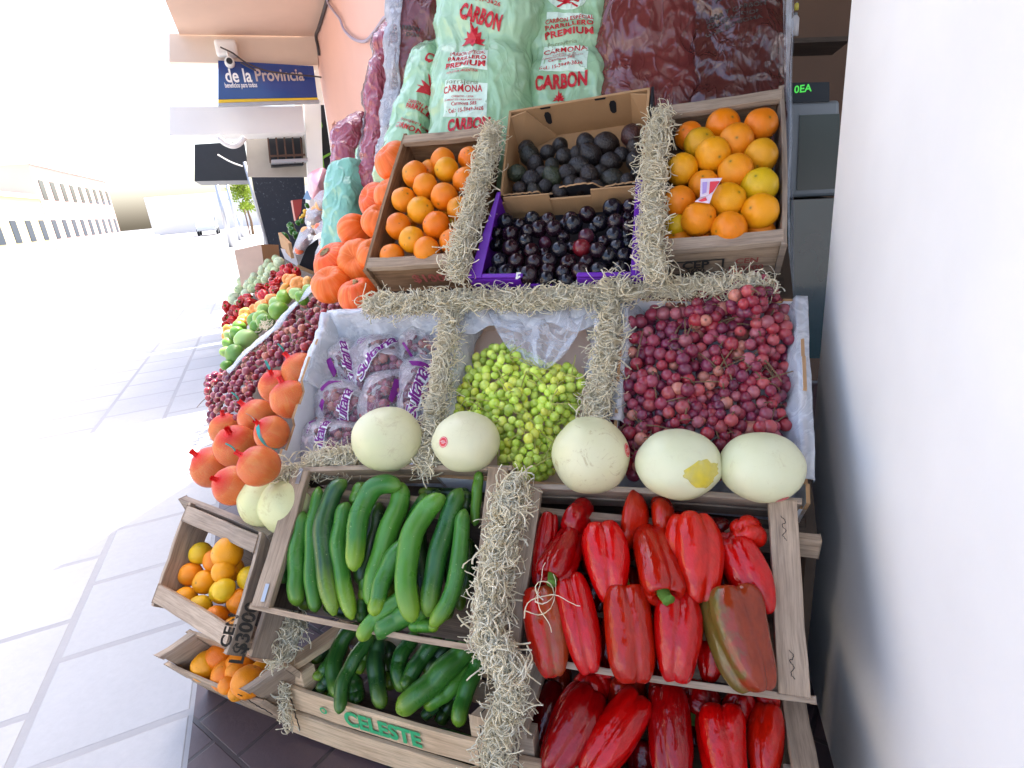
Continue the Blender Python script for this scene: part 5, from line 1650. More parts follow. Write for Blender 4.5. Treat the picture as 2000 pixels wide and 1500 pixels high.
def pepper(x, y, w, h, ang, pl, zs, off, col, label, group, var, up=1, stem=False, tilt=0.0, roll=0.0, unripe=0.0):
    """w, h in picture units; ang leans the upper end to the left when positive; up=-1 turns the stem end downwards"""
    px, py = zs(x, y)
    p = pl.hit(px, py, off)
    W, H = px2m(w * zs.s / 2, p) * 1.17, px2m(h * zs.s / 2, p) * 1.06
    ax = (pl.ey * math.cos(R(ang)) - pl.ex * math.sin(R(ang)))
    ax = (ax * math.cos(R(tilt)) + pl.n * math.sin(R(tilt))) * up
    side = pl.n.cross(ax).normalized()
    nn = ax.cross(side).normalized() * -1
    side2 = side * math.cos(R(roll)) + nn * math.sin(R(roll))
    yy = ax.cross(side2).normalized()
    mt = Matrix((side2, yy, ax)).transposed()
    o = inst("bell_pepper", PP_ME[var], p, mt.to_quaternion(), (W, W * .92, H), color=V(RED[col]) * random.uniform(.72, 1.12) + V((0, random.choice((0, 0, .006)), 0)))
    o["unripe"] = unripe
    tag(o, label, "pepper", group)
    if stem:
        s_ = inst("stem", ST_ME[var % 3], (0, 0, 0), None, None, None, None)
        s_.parent = o; s_.location = (0, 0, .72); s_.scale = (1.45, 1.5, 1.4 * W / H)
    return o
z = ZX(940, 920, .315)
gI = "red peppers in the upper crate"
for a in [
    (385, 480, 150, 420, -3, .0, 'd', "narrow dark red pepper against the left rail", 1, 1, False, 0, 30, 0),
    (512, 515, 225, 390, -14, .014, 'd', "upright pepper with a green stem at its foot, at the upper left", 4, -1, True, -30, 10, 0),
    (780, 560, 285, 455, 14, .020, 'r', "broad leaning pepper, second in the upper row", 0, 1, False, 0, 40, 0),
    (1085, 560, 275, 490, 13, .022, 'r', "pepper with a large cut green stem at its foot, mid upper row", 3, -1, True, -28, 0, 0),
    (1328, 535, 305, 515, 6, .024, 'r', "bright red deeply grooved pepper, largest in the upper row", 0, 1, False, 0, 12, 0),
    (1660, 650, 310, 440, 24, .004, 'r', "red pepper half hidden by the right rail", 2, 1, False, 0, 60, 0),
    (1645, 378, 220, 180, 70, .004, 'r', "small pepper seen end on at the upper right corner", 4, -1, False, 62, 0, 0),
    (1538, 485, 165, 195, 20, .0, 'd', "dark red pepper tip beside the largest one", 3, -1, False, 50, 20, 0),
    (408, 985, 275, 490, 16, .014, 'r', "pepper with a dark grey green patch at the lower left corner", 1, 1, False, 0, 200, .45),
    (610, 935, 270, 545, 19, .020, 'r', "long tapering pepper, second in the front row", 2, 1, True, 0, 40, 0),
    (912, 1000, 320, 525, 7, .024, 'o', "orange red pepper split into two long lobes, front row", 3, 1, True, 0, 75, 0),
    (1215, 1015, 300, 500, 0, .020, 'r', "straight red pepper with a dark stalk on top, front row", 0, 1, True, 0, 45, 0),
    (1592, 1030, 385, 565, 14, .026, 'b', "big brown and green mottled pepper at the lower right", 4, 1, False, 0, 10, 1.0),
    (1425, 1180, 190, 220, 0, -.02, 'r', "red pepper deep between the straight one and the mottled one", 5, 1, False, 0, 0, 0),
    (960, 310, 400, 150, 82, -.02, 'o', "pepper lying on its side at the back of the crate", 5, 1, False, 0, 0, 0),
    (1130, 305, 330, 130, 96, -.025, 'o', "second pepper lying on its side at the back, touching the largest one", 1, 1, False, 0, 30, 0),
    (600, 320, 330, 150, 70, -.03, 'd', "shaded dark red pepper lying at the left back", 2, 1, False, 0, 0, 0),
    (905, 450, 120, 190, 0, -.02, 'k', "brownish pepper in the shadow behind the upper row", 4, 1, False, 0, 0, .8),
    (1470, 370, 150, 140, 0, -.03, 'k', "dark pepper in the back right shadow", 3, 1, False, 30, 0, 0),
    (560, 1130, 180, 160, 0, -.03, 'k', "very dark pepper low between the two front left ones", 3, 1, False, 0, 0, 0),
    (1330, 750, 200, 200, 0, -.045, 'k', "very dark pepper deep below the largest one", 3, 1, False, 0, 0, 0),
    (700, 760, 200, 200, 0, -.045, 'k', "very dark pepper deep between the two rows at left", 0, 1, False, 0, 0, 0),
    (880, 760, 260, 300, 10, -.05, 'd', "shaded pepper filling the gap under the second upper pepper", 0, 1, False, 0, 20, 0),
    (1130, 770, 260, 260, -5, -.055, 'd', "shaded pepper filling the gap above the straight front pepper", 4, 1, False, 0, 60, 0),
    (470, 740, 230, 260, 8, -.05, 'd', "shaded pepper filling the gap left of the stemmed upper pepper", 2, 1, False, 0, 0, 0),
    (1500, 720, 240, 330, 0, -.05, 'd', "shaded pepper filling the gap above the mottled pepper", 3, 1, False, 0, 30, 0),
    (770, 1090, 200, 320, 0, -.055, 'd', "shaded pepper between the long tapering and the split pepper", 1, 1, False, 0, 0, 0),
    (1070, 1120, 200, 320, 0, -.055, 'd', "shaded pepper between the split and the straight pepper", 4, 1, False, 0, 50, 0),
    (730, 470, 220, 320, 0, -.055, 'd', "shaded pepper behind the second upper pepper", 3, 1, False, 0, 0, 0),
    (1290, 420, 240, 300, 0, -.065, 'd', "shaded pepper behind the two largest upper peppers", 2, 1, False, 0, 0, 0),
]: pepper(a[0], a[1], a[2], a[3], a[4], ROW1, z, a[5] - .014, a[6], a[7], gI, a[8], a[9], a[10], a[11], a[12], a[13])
z = ZX(960, 1240, .305)
LOWK = Plane((0, .80, .245), XA, R(32))
gK = "red peppers in the lower crate"
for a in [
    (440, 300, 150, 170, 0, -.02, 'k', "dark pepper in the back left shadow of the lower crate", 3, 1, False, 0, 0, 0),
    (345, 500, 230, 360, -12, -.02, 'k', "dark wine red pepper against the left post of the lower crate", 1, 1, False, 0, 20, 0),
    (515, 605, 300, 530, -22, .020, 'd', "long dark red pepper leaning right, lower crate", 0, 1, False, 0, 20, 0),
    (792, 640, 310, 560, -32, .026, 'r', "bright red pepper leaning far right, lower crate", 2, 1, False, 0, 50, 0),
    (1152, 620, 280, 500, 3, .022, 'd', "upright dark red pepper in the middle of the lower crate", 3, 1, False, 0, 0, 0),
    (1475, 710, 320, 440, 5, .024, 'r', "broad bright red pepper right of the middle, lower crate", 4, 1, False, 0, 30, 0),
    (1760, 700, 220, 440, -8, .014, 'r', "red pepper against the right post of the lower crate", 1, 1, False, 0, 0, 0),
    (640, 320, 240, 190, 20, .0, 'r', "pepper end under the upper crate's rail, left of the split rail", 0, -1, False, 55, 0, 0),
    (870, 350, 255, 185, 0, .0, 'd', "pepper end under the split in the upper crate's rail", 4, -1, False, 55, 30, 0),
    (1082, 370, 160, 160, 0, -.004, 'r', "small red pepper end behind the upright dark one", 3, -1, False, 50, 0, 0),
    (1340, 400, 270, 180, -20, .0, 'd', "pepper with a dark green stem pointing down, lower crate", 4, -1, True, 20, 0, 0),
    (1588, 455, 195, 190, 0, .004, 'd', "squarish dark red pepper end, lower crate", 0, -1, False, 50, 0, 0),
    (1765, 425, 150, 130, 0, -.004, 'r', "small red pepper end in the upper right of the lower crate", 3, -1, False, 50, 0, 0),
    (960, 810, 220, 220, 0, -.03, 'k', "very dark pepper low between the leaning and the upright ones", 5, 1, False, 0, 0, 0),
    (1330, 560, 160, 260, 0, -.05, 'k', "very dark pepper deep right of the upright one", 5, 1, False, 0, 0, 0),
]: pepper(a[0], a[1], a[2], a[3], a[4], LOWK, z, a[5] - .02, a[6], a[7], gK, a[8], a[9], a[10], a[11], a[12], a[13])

# ------------------------------------------------ orange squashes between the crate and the sacks
def squash(seed, ribs=11, sq=.84, depth=.036):
    mb = MB()
    def fn(u, v):
        th, ph = 2 * math.pi * u, math.pi * (1 - v)
        d = V((math.sin(ph) * math.cos(th), math.sin(ph) * math.sin(th), math.cos(ph)))
        rho = math.sin(ph)
        rib = abs(math.sin(th * ribs / 2 + seed)) ** .55
        r = 1 - depth * (1 - rib) * (.25 + .75 * rho) + .05 * nz(d, 1.3, seed * 4.2)
        p = d * r
        p.z *= sq
        dz = .30 * math.exp(-(rho / .34) ** 2) * (1 if d.z > 0 else .7)
        p.z -= math.copysign(dz, d.z)
        return p
    mb.grid(fn, 88, 30, wrap=True); return scaled(mb, .08)
SQ_ME = [to_mesh(squash(k, 11 + k, .88 - .03 * k), "squash_rind", PUMPKIN) for k in range(3)]
mbs_ = MB(); mbs_.tube(spline([V((0, 0, .02)), V((.002, 0, .045)), V((.010, .004, .062))], 8), [.014, .012, .011, .010, .009, .009, .009, .010, .011], 8)
SQ_ST = to_mesh(mbs_, "stem", plain("corky_stem", (.42, .33, .16), .8, .2, var=.4, scale=80))
mbs_ = MB()
def scar(u, v): return V((.017 * v * (1 + .25 * (int(u * 24) % 2)) * math.cos(2 * math.pi * u), .017 * v * (1 + .25 * (int(u * 24) % 2)) * math.sin(2 * math.pi * u), .050 + .006 * v * v))
mbs_.grid(scar, 48, 4, wrap=True)
SQ_SC = to_mesh(mbs_, "blossom_scar", plain("dark_scar", (.26, .20, .10), .8, .2, var=.75, scale=120))
SC = [(.82, .14, .010), (.82, .10, .008), (.82, .17, .022), (.84, .16, .014)]
for k, (x, y, rx, t, up, sc_, lb) in enumerate((
    (770, 315, 40, 2.06, (-.4, -.5, .75), None, "topmost orange squash, half behind the crate's upper left corner"),
    (733, 392, 36, 2.14, (-.5, -.7, .5), None, "orange squash against the lettered green sack, second from the top"),
    (764, 378, 36, 1.98, (-.2, -.4, .9), None, "salmon orange squash wedged behind the crate's left side"),
    (746, 434, 40, 1.94, (.2, -.3, .9), None, "plain orange squash beside the crate's left side, mid height"),
    (696, 454, 38, 2.10, (.9, -.1, .5), None, "smooth deep orange squash leaning on the blank green sack"),
    (654, 514, 44, 2.02, (-.25, -.55, .80), 'scar', "orange squash showing its ringed blossom scar"),
    (702, 510, 43, 1.93, (.1, -.9, .4), None, "big ribbed orange squash right of the scarred one"),
    (733, 498, 36, 1.84, (.2, -.5, .8), None, "orange squash touching the lower left corner of the crate"),
    (648, 556, 41, 1.93, (.0, -.5, .85), None, "deep orange squash at the bottom left of the pile, just above the grapes"),
    (702, 578, 41, 1.80, (-.1, -.25, .95), 'stem', "orange squash with a stub of stem, at the bottom of the pile"))):
    d = ray(x, y); p = EYE + d * t; rad = px2m(rx, p)
    q = V(up).normalized().to_track_quat('Z', 'Y')
    o = inst("orange_squash", SQ_ME[k % 3], p, q, rad / .08, color=SC[k % 4])
    tag(o, lb, "squash", "orange squashes in the pile")
    for w_, me in (('stem', SQ_ST), ('scar', SQ_SC)):
        if sc_ == w_:
            s_ = inst("stem" if w_ == 'stem' else "blossom_scar", me, (0, 0, 0)); s_.parent = o

# ------------------------------------------------ squash in red net bags (street side, middle row)
NET = M("red_net", .5, (.70, .02, .015), .4)
_u = NET.n("ShaderNodeTexCoord").outputs["UV"]
_m = [NET.n("ShaderNodeTexWave", {"Vector": NET.n("ShaderNodeMapping", {"Vector": _u, "Rotation": (0, 0, a)}).outputs[0], "Scale": 26.0}, bands_direction='X').outputs["Fac"] for a in (.7, -.7)]
_f = NET.math('ADD', NET.ramp(_m[0], [(.72, 0.0), (.85, .85)]), NET.ramp(_m[1], [(.72, 0.0), (.85, .85)]), True)
_t = NET.n("ShaderNodeBsdfTransparent")
_x = NET.n("ShaderNodeMixShader", {0: NET.math('ADD', NET.math('MULTIPLY', _f, .55), NET.ramp(NET.n('ShaderNodeSeparateXYZ', {0: _u}).outputs['Y'], [(.72, .04), (.97, .7)]), True), 1: _t.outputs[0], 2: NET.b.outputs[0]})
NET.nt.links.new(_x.outputs[0], NET.out.inputs["Surface"])
NETK = plain("red_net_knot", (.72, .012, .012), .45, .4, var=.2, scale=60)
TEALT = plain("teal_tape", (.03, .36, .32), .3, .5, var=.2, scale=40)
NETF = mat_fruit("netted_squash_skin", .42, (.78, .42, .10), .5, True)
NB_ME = to_mesh(scaled(ball(41, 40, 26, .05, .97, .05), .08), "squash", NETF)
def netmesh():
    mb = ball(41, 40, 26, .05, .97, .05)
    mb.v = [p * 1.02 for p in mb.v]
    for i, p in enumerate(mb.v):           # gathered neck at the top
        rho = math.hypot(p.x, p.y)
        if p.z > 0 and rho < .28: p.z += (.28 - rho) * .2
    return to_mesh(scaled(mb, .08), "net", NET.mat)
NET_ME = netmesh()
def knotmesh():
    mb = MB()
    def fn(u, v):
        r = (.016 * (1 - v) ** 2 + .005 + .012 * max(0, v - .45)) * (1 + .25 * math.sin(6 * math.pi * 2 * u))
        return V((r * math.cos(2 * math.pi * u), r * math.sin(2 * math.pi * u), .078 + .045 * v))
    mb.grid(fn, 30, 10, wrap=True); return to_mesh(mb, "net_knot", NETK)
KN_ME = knotmesh()
def tape():
    mb = MB(); mb.board(V((-.006, 0, .098)), V((-.013, .004, .150)), V((1, 0, 0)), .013, V((0, 1, 0)), .0012, segs=5, warp=.004); return to_mesh(mb, "teal_tape", TEALT, False)
TP_ME = tape()
mel_ = [(588, 724, 36, -.02, (-.55, -.1, .8), "netted orange squash with a teal tag, touching the box of bagged grapes"), (540, 755, 33, .0, (.1, -.3, .9), "netted orange squash at the back with a teal tag, amid the grapes"),
        (567, 780, 38, .03, (-.3, .0, .95), "netted orange squash beside the notched edge of the white box"), (503, 815, 36, .01, (-.55, -.2, .8), "netted orange squash with a teal ribbon, left of the notched box"),
        (531, 846, 34, .03, (-.3, -.5, .8), "netted orange squash crossed by a long teal tape"), (462, 872, 42, .02, (.2, -.4, .9), "large netted orange squash at the photo's left edge"),
        (506, 910, 40, .04, (-.6, -.3, .7), "netted orange squash with its red knot facing out, above the melons"), (455, 948, 38, .03, (-.2, -.7, .7), "lowest netted orange squash, above the wooden rail"), (440, 838, 30, .0, (.1, 0, 1), "netted orange squash at the left edge, behind the large one"), (415, 912, 40, .02, (-.3, -.4, .8), "outermost netted orange squash, left of the large one")]
for k, (x, y, r, off, up, lb) in enumerate(mel_):
    p = SIDE2.hit(x, y, off); rad = px2m(r, p)
    t_ = thing("net_bag", p, lb, "net bag", "squash in red net bags")
    q = V(up).normalized().to_track_quat('Z', 'Y'); s_ = rad / .08
    inst("squash", NB_ME, p, q, s_, t_, (.80, .27, .06)); inst("net", NET_ME, p, q, s_, t_); inst("knot", KN_ME, p, q, s_ * .85, t_)
    if k in (0, 1, 3, 4, 6): inst("tape", TP_ME, p, q, s_, t_)
cB = SIDE2.hit(531, 846, .03); rB = px2m(34, cB) * 1.05
def on_ball(px, py):
    d = ray(px, py); oc = EYE - cB; b_ = oc.dot(d); q_ = b_ * b_ - (oc.dot(oc) - rB * rB)
    return EYE + d * (-b_ - math.sqrt(max(q_, 0)))
pts = [on_ball(x, y) for x, y in ((500, 836), (504, 852), (513, 866), (526, 876), (540, 879))]
mb = MB(); 
for a, b in zip(spline(pts, 12)[:-1], spline(pts, 12)[1:]): mb.board(a, b, SIDE2.ey, .011, SIDE2.n, .001)
tag(mb.build("teal_tape", TEALT), "long dark teal tape lying across a netted squash", "tape")

# ------------------------------------------------ red grapes of the street side
z = ZX(430, 480, .16667)
heap([(980, 640), (1200, 625), (1420, 700), (1330, 790), (1160, 1050), (1060, 1290), (820, 1300), (500, 1560), (420, 1640), (280, 2050), (-120, 2060), (-160, 1560), (45, 1450), (260, 1250), (620, 1010), (780, 800)],
     SIDE2, 42, z, GR_ME, REDS,
     [(1120, 700, "red grape bunch at the top of the street side heap, under the squashes"), (1010, 900, "dark grape bunch with a curled stem beside the white liner"), (760, 1000, "rosy grape bunch at the left of the street side heap"),
      (900, 1150, "shaded grape bunch above the netted squashes"), (560, 1230, "rosy grape bunch with one pale berry, street side"), (680, 1400, "grape bunch behind the teal tagged net bags"), (380, 1380, "grape bunch beside the lowest green fruit"),
      (330, 1650, "dark grape bunch at the photo's left edge, above the net bags"), (160, 1600, "dried stemmed grape bunch at the photo's left edge"), (190, 1850, "lowest grape bunch of the street side, by the net bags"), (-60, 1800, "outermost grape bunch of the street side")],
     -.03, .03, "red grape bunches on the street side", "grapes", STEM_B, 14, tw=1.42)
# white liner strip between grapes and green fruit
mb = MB()
LP = [SIDE2.hit(x, y, .01) for x, y in ((628, 560), (600, 585), (572, 612), (545, 645), (512, 672), (480, 700), (455, 730))]
LS = spline(LP, 40)
def strip(u, v):
    p = LS[min(40, int(round(u * 40)))]
    return p + (UL * -.05 * (v - .5) * 2) + SIDE2.n * (.03 * math.sin(v * 2.6) + .01 * nz(p, 18, v * 2))
mb.grid(strip, 40, 8)
tag(mb.build("plastic_liner", LINER, smooth=True, solid=.0008), "white liner strip between the street side grapes and the green fruit", "plastic liner")

# ------------------------------------------------ green, orange, red and pale produce along the street side
FR_ME = [to_mesh(scaled(ball(60 + k, 32, 20, .05, .95, .04), .05), "fruit", FRUIT) for k in range(2)]
FG_ME = [to_mesh(scaled(ball(70 + k, 32, 20, .06, 1.22, .02, 1.3, .10), .05), "green_fruit", FRUIT) for k in range(2)]
FO_ME = [to_mesh(scaled(squash(80 + k, 7, .85, .07), .05 / .08), "orange_fruit", FRUIT_WARM) for k in range(2)]
FS_ME = [to_mesh(scaled(ball(90 + k, 36, 22, .03, .92, .05), .05), "striped_squash", FRUIT_STRIPED) for k in range(2)]
def lay(lst, name, meshes, cols, cat, group, off, labfn, per=1.0, zs=None, upright=.4, plane=None):
    labs = row_labels([zs(x, y) for x, y, r in lst], 13)
    for k, (x, y, r) in enumerate(lst):
        px, py = zs(x, y)
        p = (plane or SIDE2).hit(px, py, off); rad = px2m(r * zs.s, p)
        q = V((random.gauss(0, .6), random.gauss(-.5, .5), random.gauss(upright, .5))).normalized().to_track_quat('Z', 'Y')
        o = inst(name, meshes[k % len(meshes)], p, q, rad / .05, color=random.choice(cols))
        tag(o, labfn(labs[k][0], labs[k][1], k), cat, group)
lay([(1040, 510, 60), (900, 565, 75), (960, 615, 75), (750, 600, 88), (660, 690, 80), (690, 760, 110), (520, 760, 80), (470, 850, 85), (540, 890, 100), (400, 870, 80), (230, 960, 75), (200, 1030, 85), (310, 1090, 115), (120, 1040, 60), (170, 1280, 105), (70, 1240, 60), (80, 1400, 60), (420, 960, 70), (100, 1150, 70)],
    "green_fruit", FG_ME, [(.15, .34, .02), (.22, .42, .03), (.10, .27, .02), (.27, .46, .08), (.32, .50, .14)], "fruit", "smooth green fruit on the street side", .03,
    lambda r, c, k: "smooth green fruit, %s from left in the %s row of the green ones" % (c, r), zs=z)
lay([(790, 390, 65), (840, 400, 75), (920, 455, 100), (1020, 420, 65), (830, 520, 55), (760, 500, 70), (600, 620, 75), (480, 720, 85), (540, 690, 70), (300, 800, 80), (280, 860, 80), (250, 910, 70), (90, 980, 60), (80, 1060, 60), (400, 740, 60)],
    "orange_fruit", FO_ME, [(.86, .36, .05), (.85, .30, .06), (.78, .45, .08), (.88, .42, .12)], "fruit", "ribbed orange fruit on the street side", .03,
    lambda r, c, k: "ribbed orange fruit, %s from left in the %s row of the orange ones" % (c, r), zs=z)
rp = [(820, 265, 50), (740, 280, 45), (900, 310, 55), (640, 340, 50), (720, 340, 50), (800, 310, 50), (600, 400, 45), (690, 400, 50), (640, 450, 50), (490, 500, 60), (560, 480, 45), (620, 520, 50), (680, 520, 55), (520, 600, 75), (450, 580, 45), (380, 680, 70), (320, 600, 45), (270, 640, 50), (250, 690, 60), (190, 750, 55), (230, 800, 60), (150, 810, 50), (90, 750, 60), (160, 880, 55), (80, 860, 60), (90, 690, 50), (70, 920, 45), (340, 640, 45)]
labs = row_labels([z(x, y) for x, y, r in rp], 13)
for k, (x, y, r) in enumerate(rp):
    p = SIDE2.hit(*z(x, y), .02); rad = px2m(r * z.s, p)
    q = V((random.gauss(0, .5), random.gauss(-.6, .5), random.gauss(.4, .5))).normalized().to_track_quat('Z', 'Y')
    o = inst("bell_pepper", PP_ME[k % 4], p, q, (rad, rad, rad * 1.2), color=RED['r' if k % 3 else 'd']); o["unripe"] = 0.0
    tag(o, "small far red pepper, %s from left in the %s row of the far peppers" % (labs[k][1], labs[k][0]), "pepper", "far red peppers on the street side")
    if k % 2 == 0:
        s_ = inst("stem", ST_ME[k % 3], (0, 0, 0)); s_.parent = o; s_.location = (0, 0, .66)
lay([(650, 150, 45), (690, 195, 65), (560, 195, 45), (540, 230, 40), (610, 250, 55), (570, 290, 50), (640, 290, 45), (490, 270, 45), (490, 320, 50), (550, 350, 45), (480, 390, 50), (400, 360, 50), (390, 410, 60), (520, 400, 45), (260, 420, 65), (320, 480, 50), (380, 500, 60), (330, 440, 45), (230, 520, 65), (300, 560, 55), (160, 620, 75), (440, 440, 45), (210, 680, 50)],
    "striped_squash", FS_ME, [(.58, .66, .38), (.62, .70, .44), (.52, .62, .32)], "squash", "pale striped squash on the street side", .03,
    lambda r, c, k: "pale green striped squash, %s from left in the %s row of the pale ones" % (c, r), zs=z)

# ------------------------------------------------ far end: carton, black crate, bagged fruit, green peppers
def px_block(name, px, a, thick, mat, parent=None, bevel=.0): return slab_along(name, px, a, thick, mat, parent, bevel)
bt = thing("cardboard_box", hit_along(505, 540, 6.4), "open brown cardboard box standing beyond the pale squashes", "box")
px_block("front_wall", [(457, 489), (510, 477), (520, 552), (472, 560)], 6.3, .012, CARD_PINK, bt)
c = [hit_along(510, 477, 6.3), hit_along(520, 552, 6.3)]
mb = MB(); e = VL * .16 + UL * .12
mb.hexa([c[1], c[1] + e, c[1] + e + UL * .01, c[1] + UL * .01, c[0], c[0] + e - ZA * .03, c[0] + e - ZA * .03 + UL * .01, c[0] + UL * .01]); mb.build("side_wall", CARD, bt)
mb = MB(); c = hit_along(460, 489, 6.31); mb.hexa([c + UL * x + VL * y - ZA * zz for zz in (.36, .0) for x, y in ((0, .0), (.3, .0), (.3, .012), (0, .012))]); mb.build("side_wall", CARD_PINK, bt)
bc = thing("black_crate", hit_along(605, 520, 3.9), "black cardboard crate end tilted beside the squashes", "crate")
px_block("end_panel", [(599, 483), (622, 466), (624, 534), (584, 519)], 3.9, .02, CARD_BLACK, bc)
px_block("rim", [(582, 517), (622, 534), (620, 541), (580, 523)], 3.88, .03, CARD, bc)
# clear bags of pink and orange fruit
PF_ME = to_mesh(scaled(ball(101, 24, 16, .03, .95, .05), .035), "fruit", FRUIT_WARM)
def fruit_bag(px, t, label, mat, nfruit, cols, seed, rr_=11, name="fruit_bag"):
    rr = random.Random(seed)
    cx = sum(p[0] for p in px) / len(px); cy = sum(p[1] for p in px) / len(px)
    t_ = thing(name, at(cx, cy, t), label, "bag")
    mb = MB(); n_ = len(px)
    S = spline([V((x, y, 0)) for x, y in px + px[:1]], 40)[:-1]
    def fn(u, v):
        s_ = S[int(round(u * 40)) % 40]
        k = math.sin(v * math.pi / 2)
        x, y = cx + (s_.x - cx) * k, cy + (s_.y - cy) * k
        p = at(x, y, t - .09 * (1 - k ** 2.2) + .05 * k)
        return p + ray(x, y) * (nz(p, 16, seed) * .012)
    mb.grid(fn, 40, 12, wrap=True); mb.build("film", mat, t_, smooth=True, solid=.001)
    k = 0; tries = 0; done = []
    while k < nfruit and tries < 800:
        tries += 1
        x, y = rr.uniform(min(p[0] for p in px), max(p[0] for p in px)), rr.uniform(min(p[1] for p in px), max(p[1] for p in px))
        if not inside(px, x, y) or edge_dist(px, x, y) < rr_ * .6 or any(math.hypot(x - a, y - b) < rr_ * 1.5 for a, b in done): continue
        done.append((x, y)); p = at(x, y, t + .02); k += 1
        inst("fruit", PF_ME, p, rnd_rot(), px2m(rr_, p) / .035, t_, rr.choice(cols))
PEACH = [(.85, .30, .12), (.80, .16, .08), (.86, .42, .16), (.70, .10, .10)]
fruit_bag([(600, 345), (612, 333), (636, 330), (642, 370), (640, 396), (612, 390), (602, 372)], 3.7, "pink film bag bulging at the top of the far fruit pile", SACK_PINK, 0, PEACH, 1)
fruit_bag([(612, 388), (628, 372), (644, 378), (645, 410), (622, 412)], 3.35, "clear bag of red orange fruit beside the blank green sack", FILM, 6, PEACH, 2, 10)
fruit_bag([(598, 412), (620, 400), (645, 402), (644, 440), (612, 446), (596, 436)], 3.45, "clear bag of peach coloured fruit below the red orange one", FILM, 9, PEACH, 3, 9)
fruit_bag([(586, 450), (606, 438), (626, 442), (610, 470), (592, 496), (572, 492)], 3.9, "clear bag of pale peach fruit above the black crate", FILM, 8, PEACH, 4, 9)
fruit_bag([(612, 446), (630, 430), (650, 440), (650, 470), (624, 470)], 3.2, "clear bag of mixed fruit halfway down beside the blank green sack", FILM, 6, PEACH, 5, 9)
fruit_bag([(616, 492), (630, 466), (650, 462), (645, 490), (622, 520), (614, 516)], 3.05, "pink film bag of small fruit behind the scarred squash", FILM, 9, PEACH, 6, 8)
z2 = ZX(430, 280, .2)
gp = [(630, 925, 48), (705, 860, 42), (690, 815, 40), (740, 900, 35), (795, 760, 25), (760, 780, 25), (850, 610, 25)]
for k, (x, y, r) in enumerate(gp):
    px, py = z2(x, y); p = at(px, py, 4.6 + .12 * (k % 3)); rad = px2m(r * .2, p)
    o = inst("bell_pepper", PP_ME[k % 4], p, V((.3 * random.random(), -.5, .6)).normalized().to_track_quat('Z', 'Y'), (rad, rad, rad * 1.1), color=(.035, .15, .02)); o["unripe"] = 0.0
    tag(o, "glossy green pepper in front of the black panel, %s counted from the largest" % ORD[k + 1], "pepper", "green peppers by the black panel")
for k, (x, y, r) in enumerate([(830, 668, 26), (815, 705, 24), (790, 735, 24), (850, 690, 20)]):
    px, py = z2(x, y); p = at(px, py, 4.9); rad = px2m(r * .2, p)
    o = inst("yellow_pepper", FO_ME[k % 2], p, rnd_rot(), rad / .05, color=(.80, .50, .03))
    tag(o, "small yellow fruit above the green peppers, %s from the top" % ORD[k + 1], "fruit", "yellow fruit by the black panel")
tag(px_block("red_tub", [(571, 391), (590, 389), (588, 414), (578, 432)], 5.4, .25, plain("red_plastic", (.34, .05, .04), .4, .4, var=.2)), "red plastic tub standing before the black panel", "tub")
tag(px_block("price_card", [(599, 372), (613, 378), (606, 391), (592, 388)], 5.0, .01, plain("pale_blue_card", (.30, .50, .72), .5, .3)), "pale blue price card stuck above the green peppers", "card")
tag(px_block("price_card", [(548, 485), (575, 492), (584, 522), (556, 505)], 4.4, .01, CARD_WHITE), "pale card with a dark square at the end of the red peppers", "card")
mb = MB(); mb.board(at(569, 505, 4.2), at(549, 482, 4.6), ZA, .10, VL, .02); tag(mb.build("box_edge", CARD), "brown box edge behind the pale card", "box")

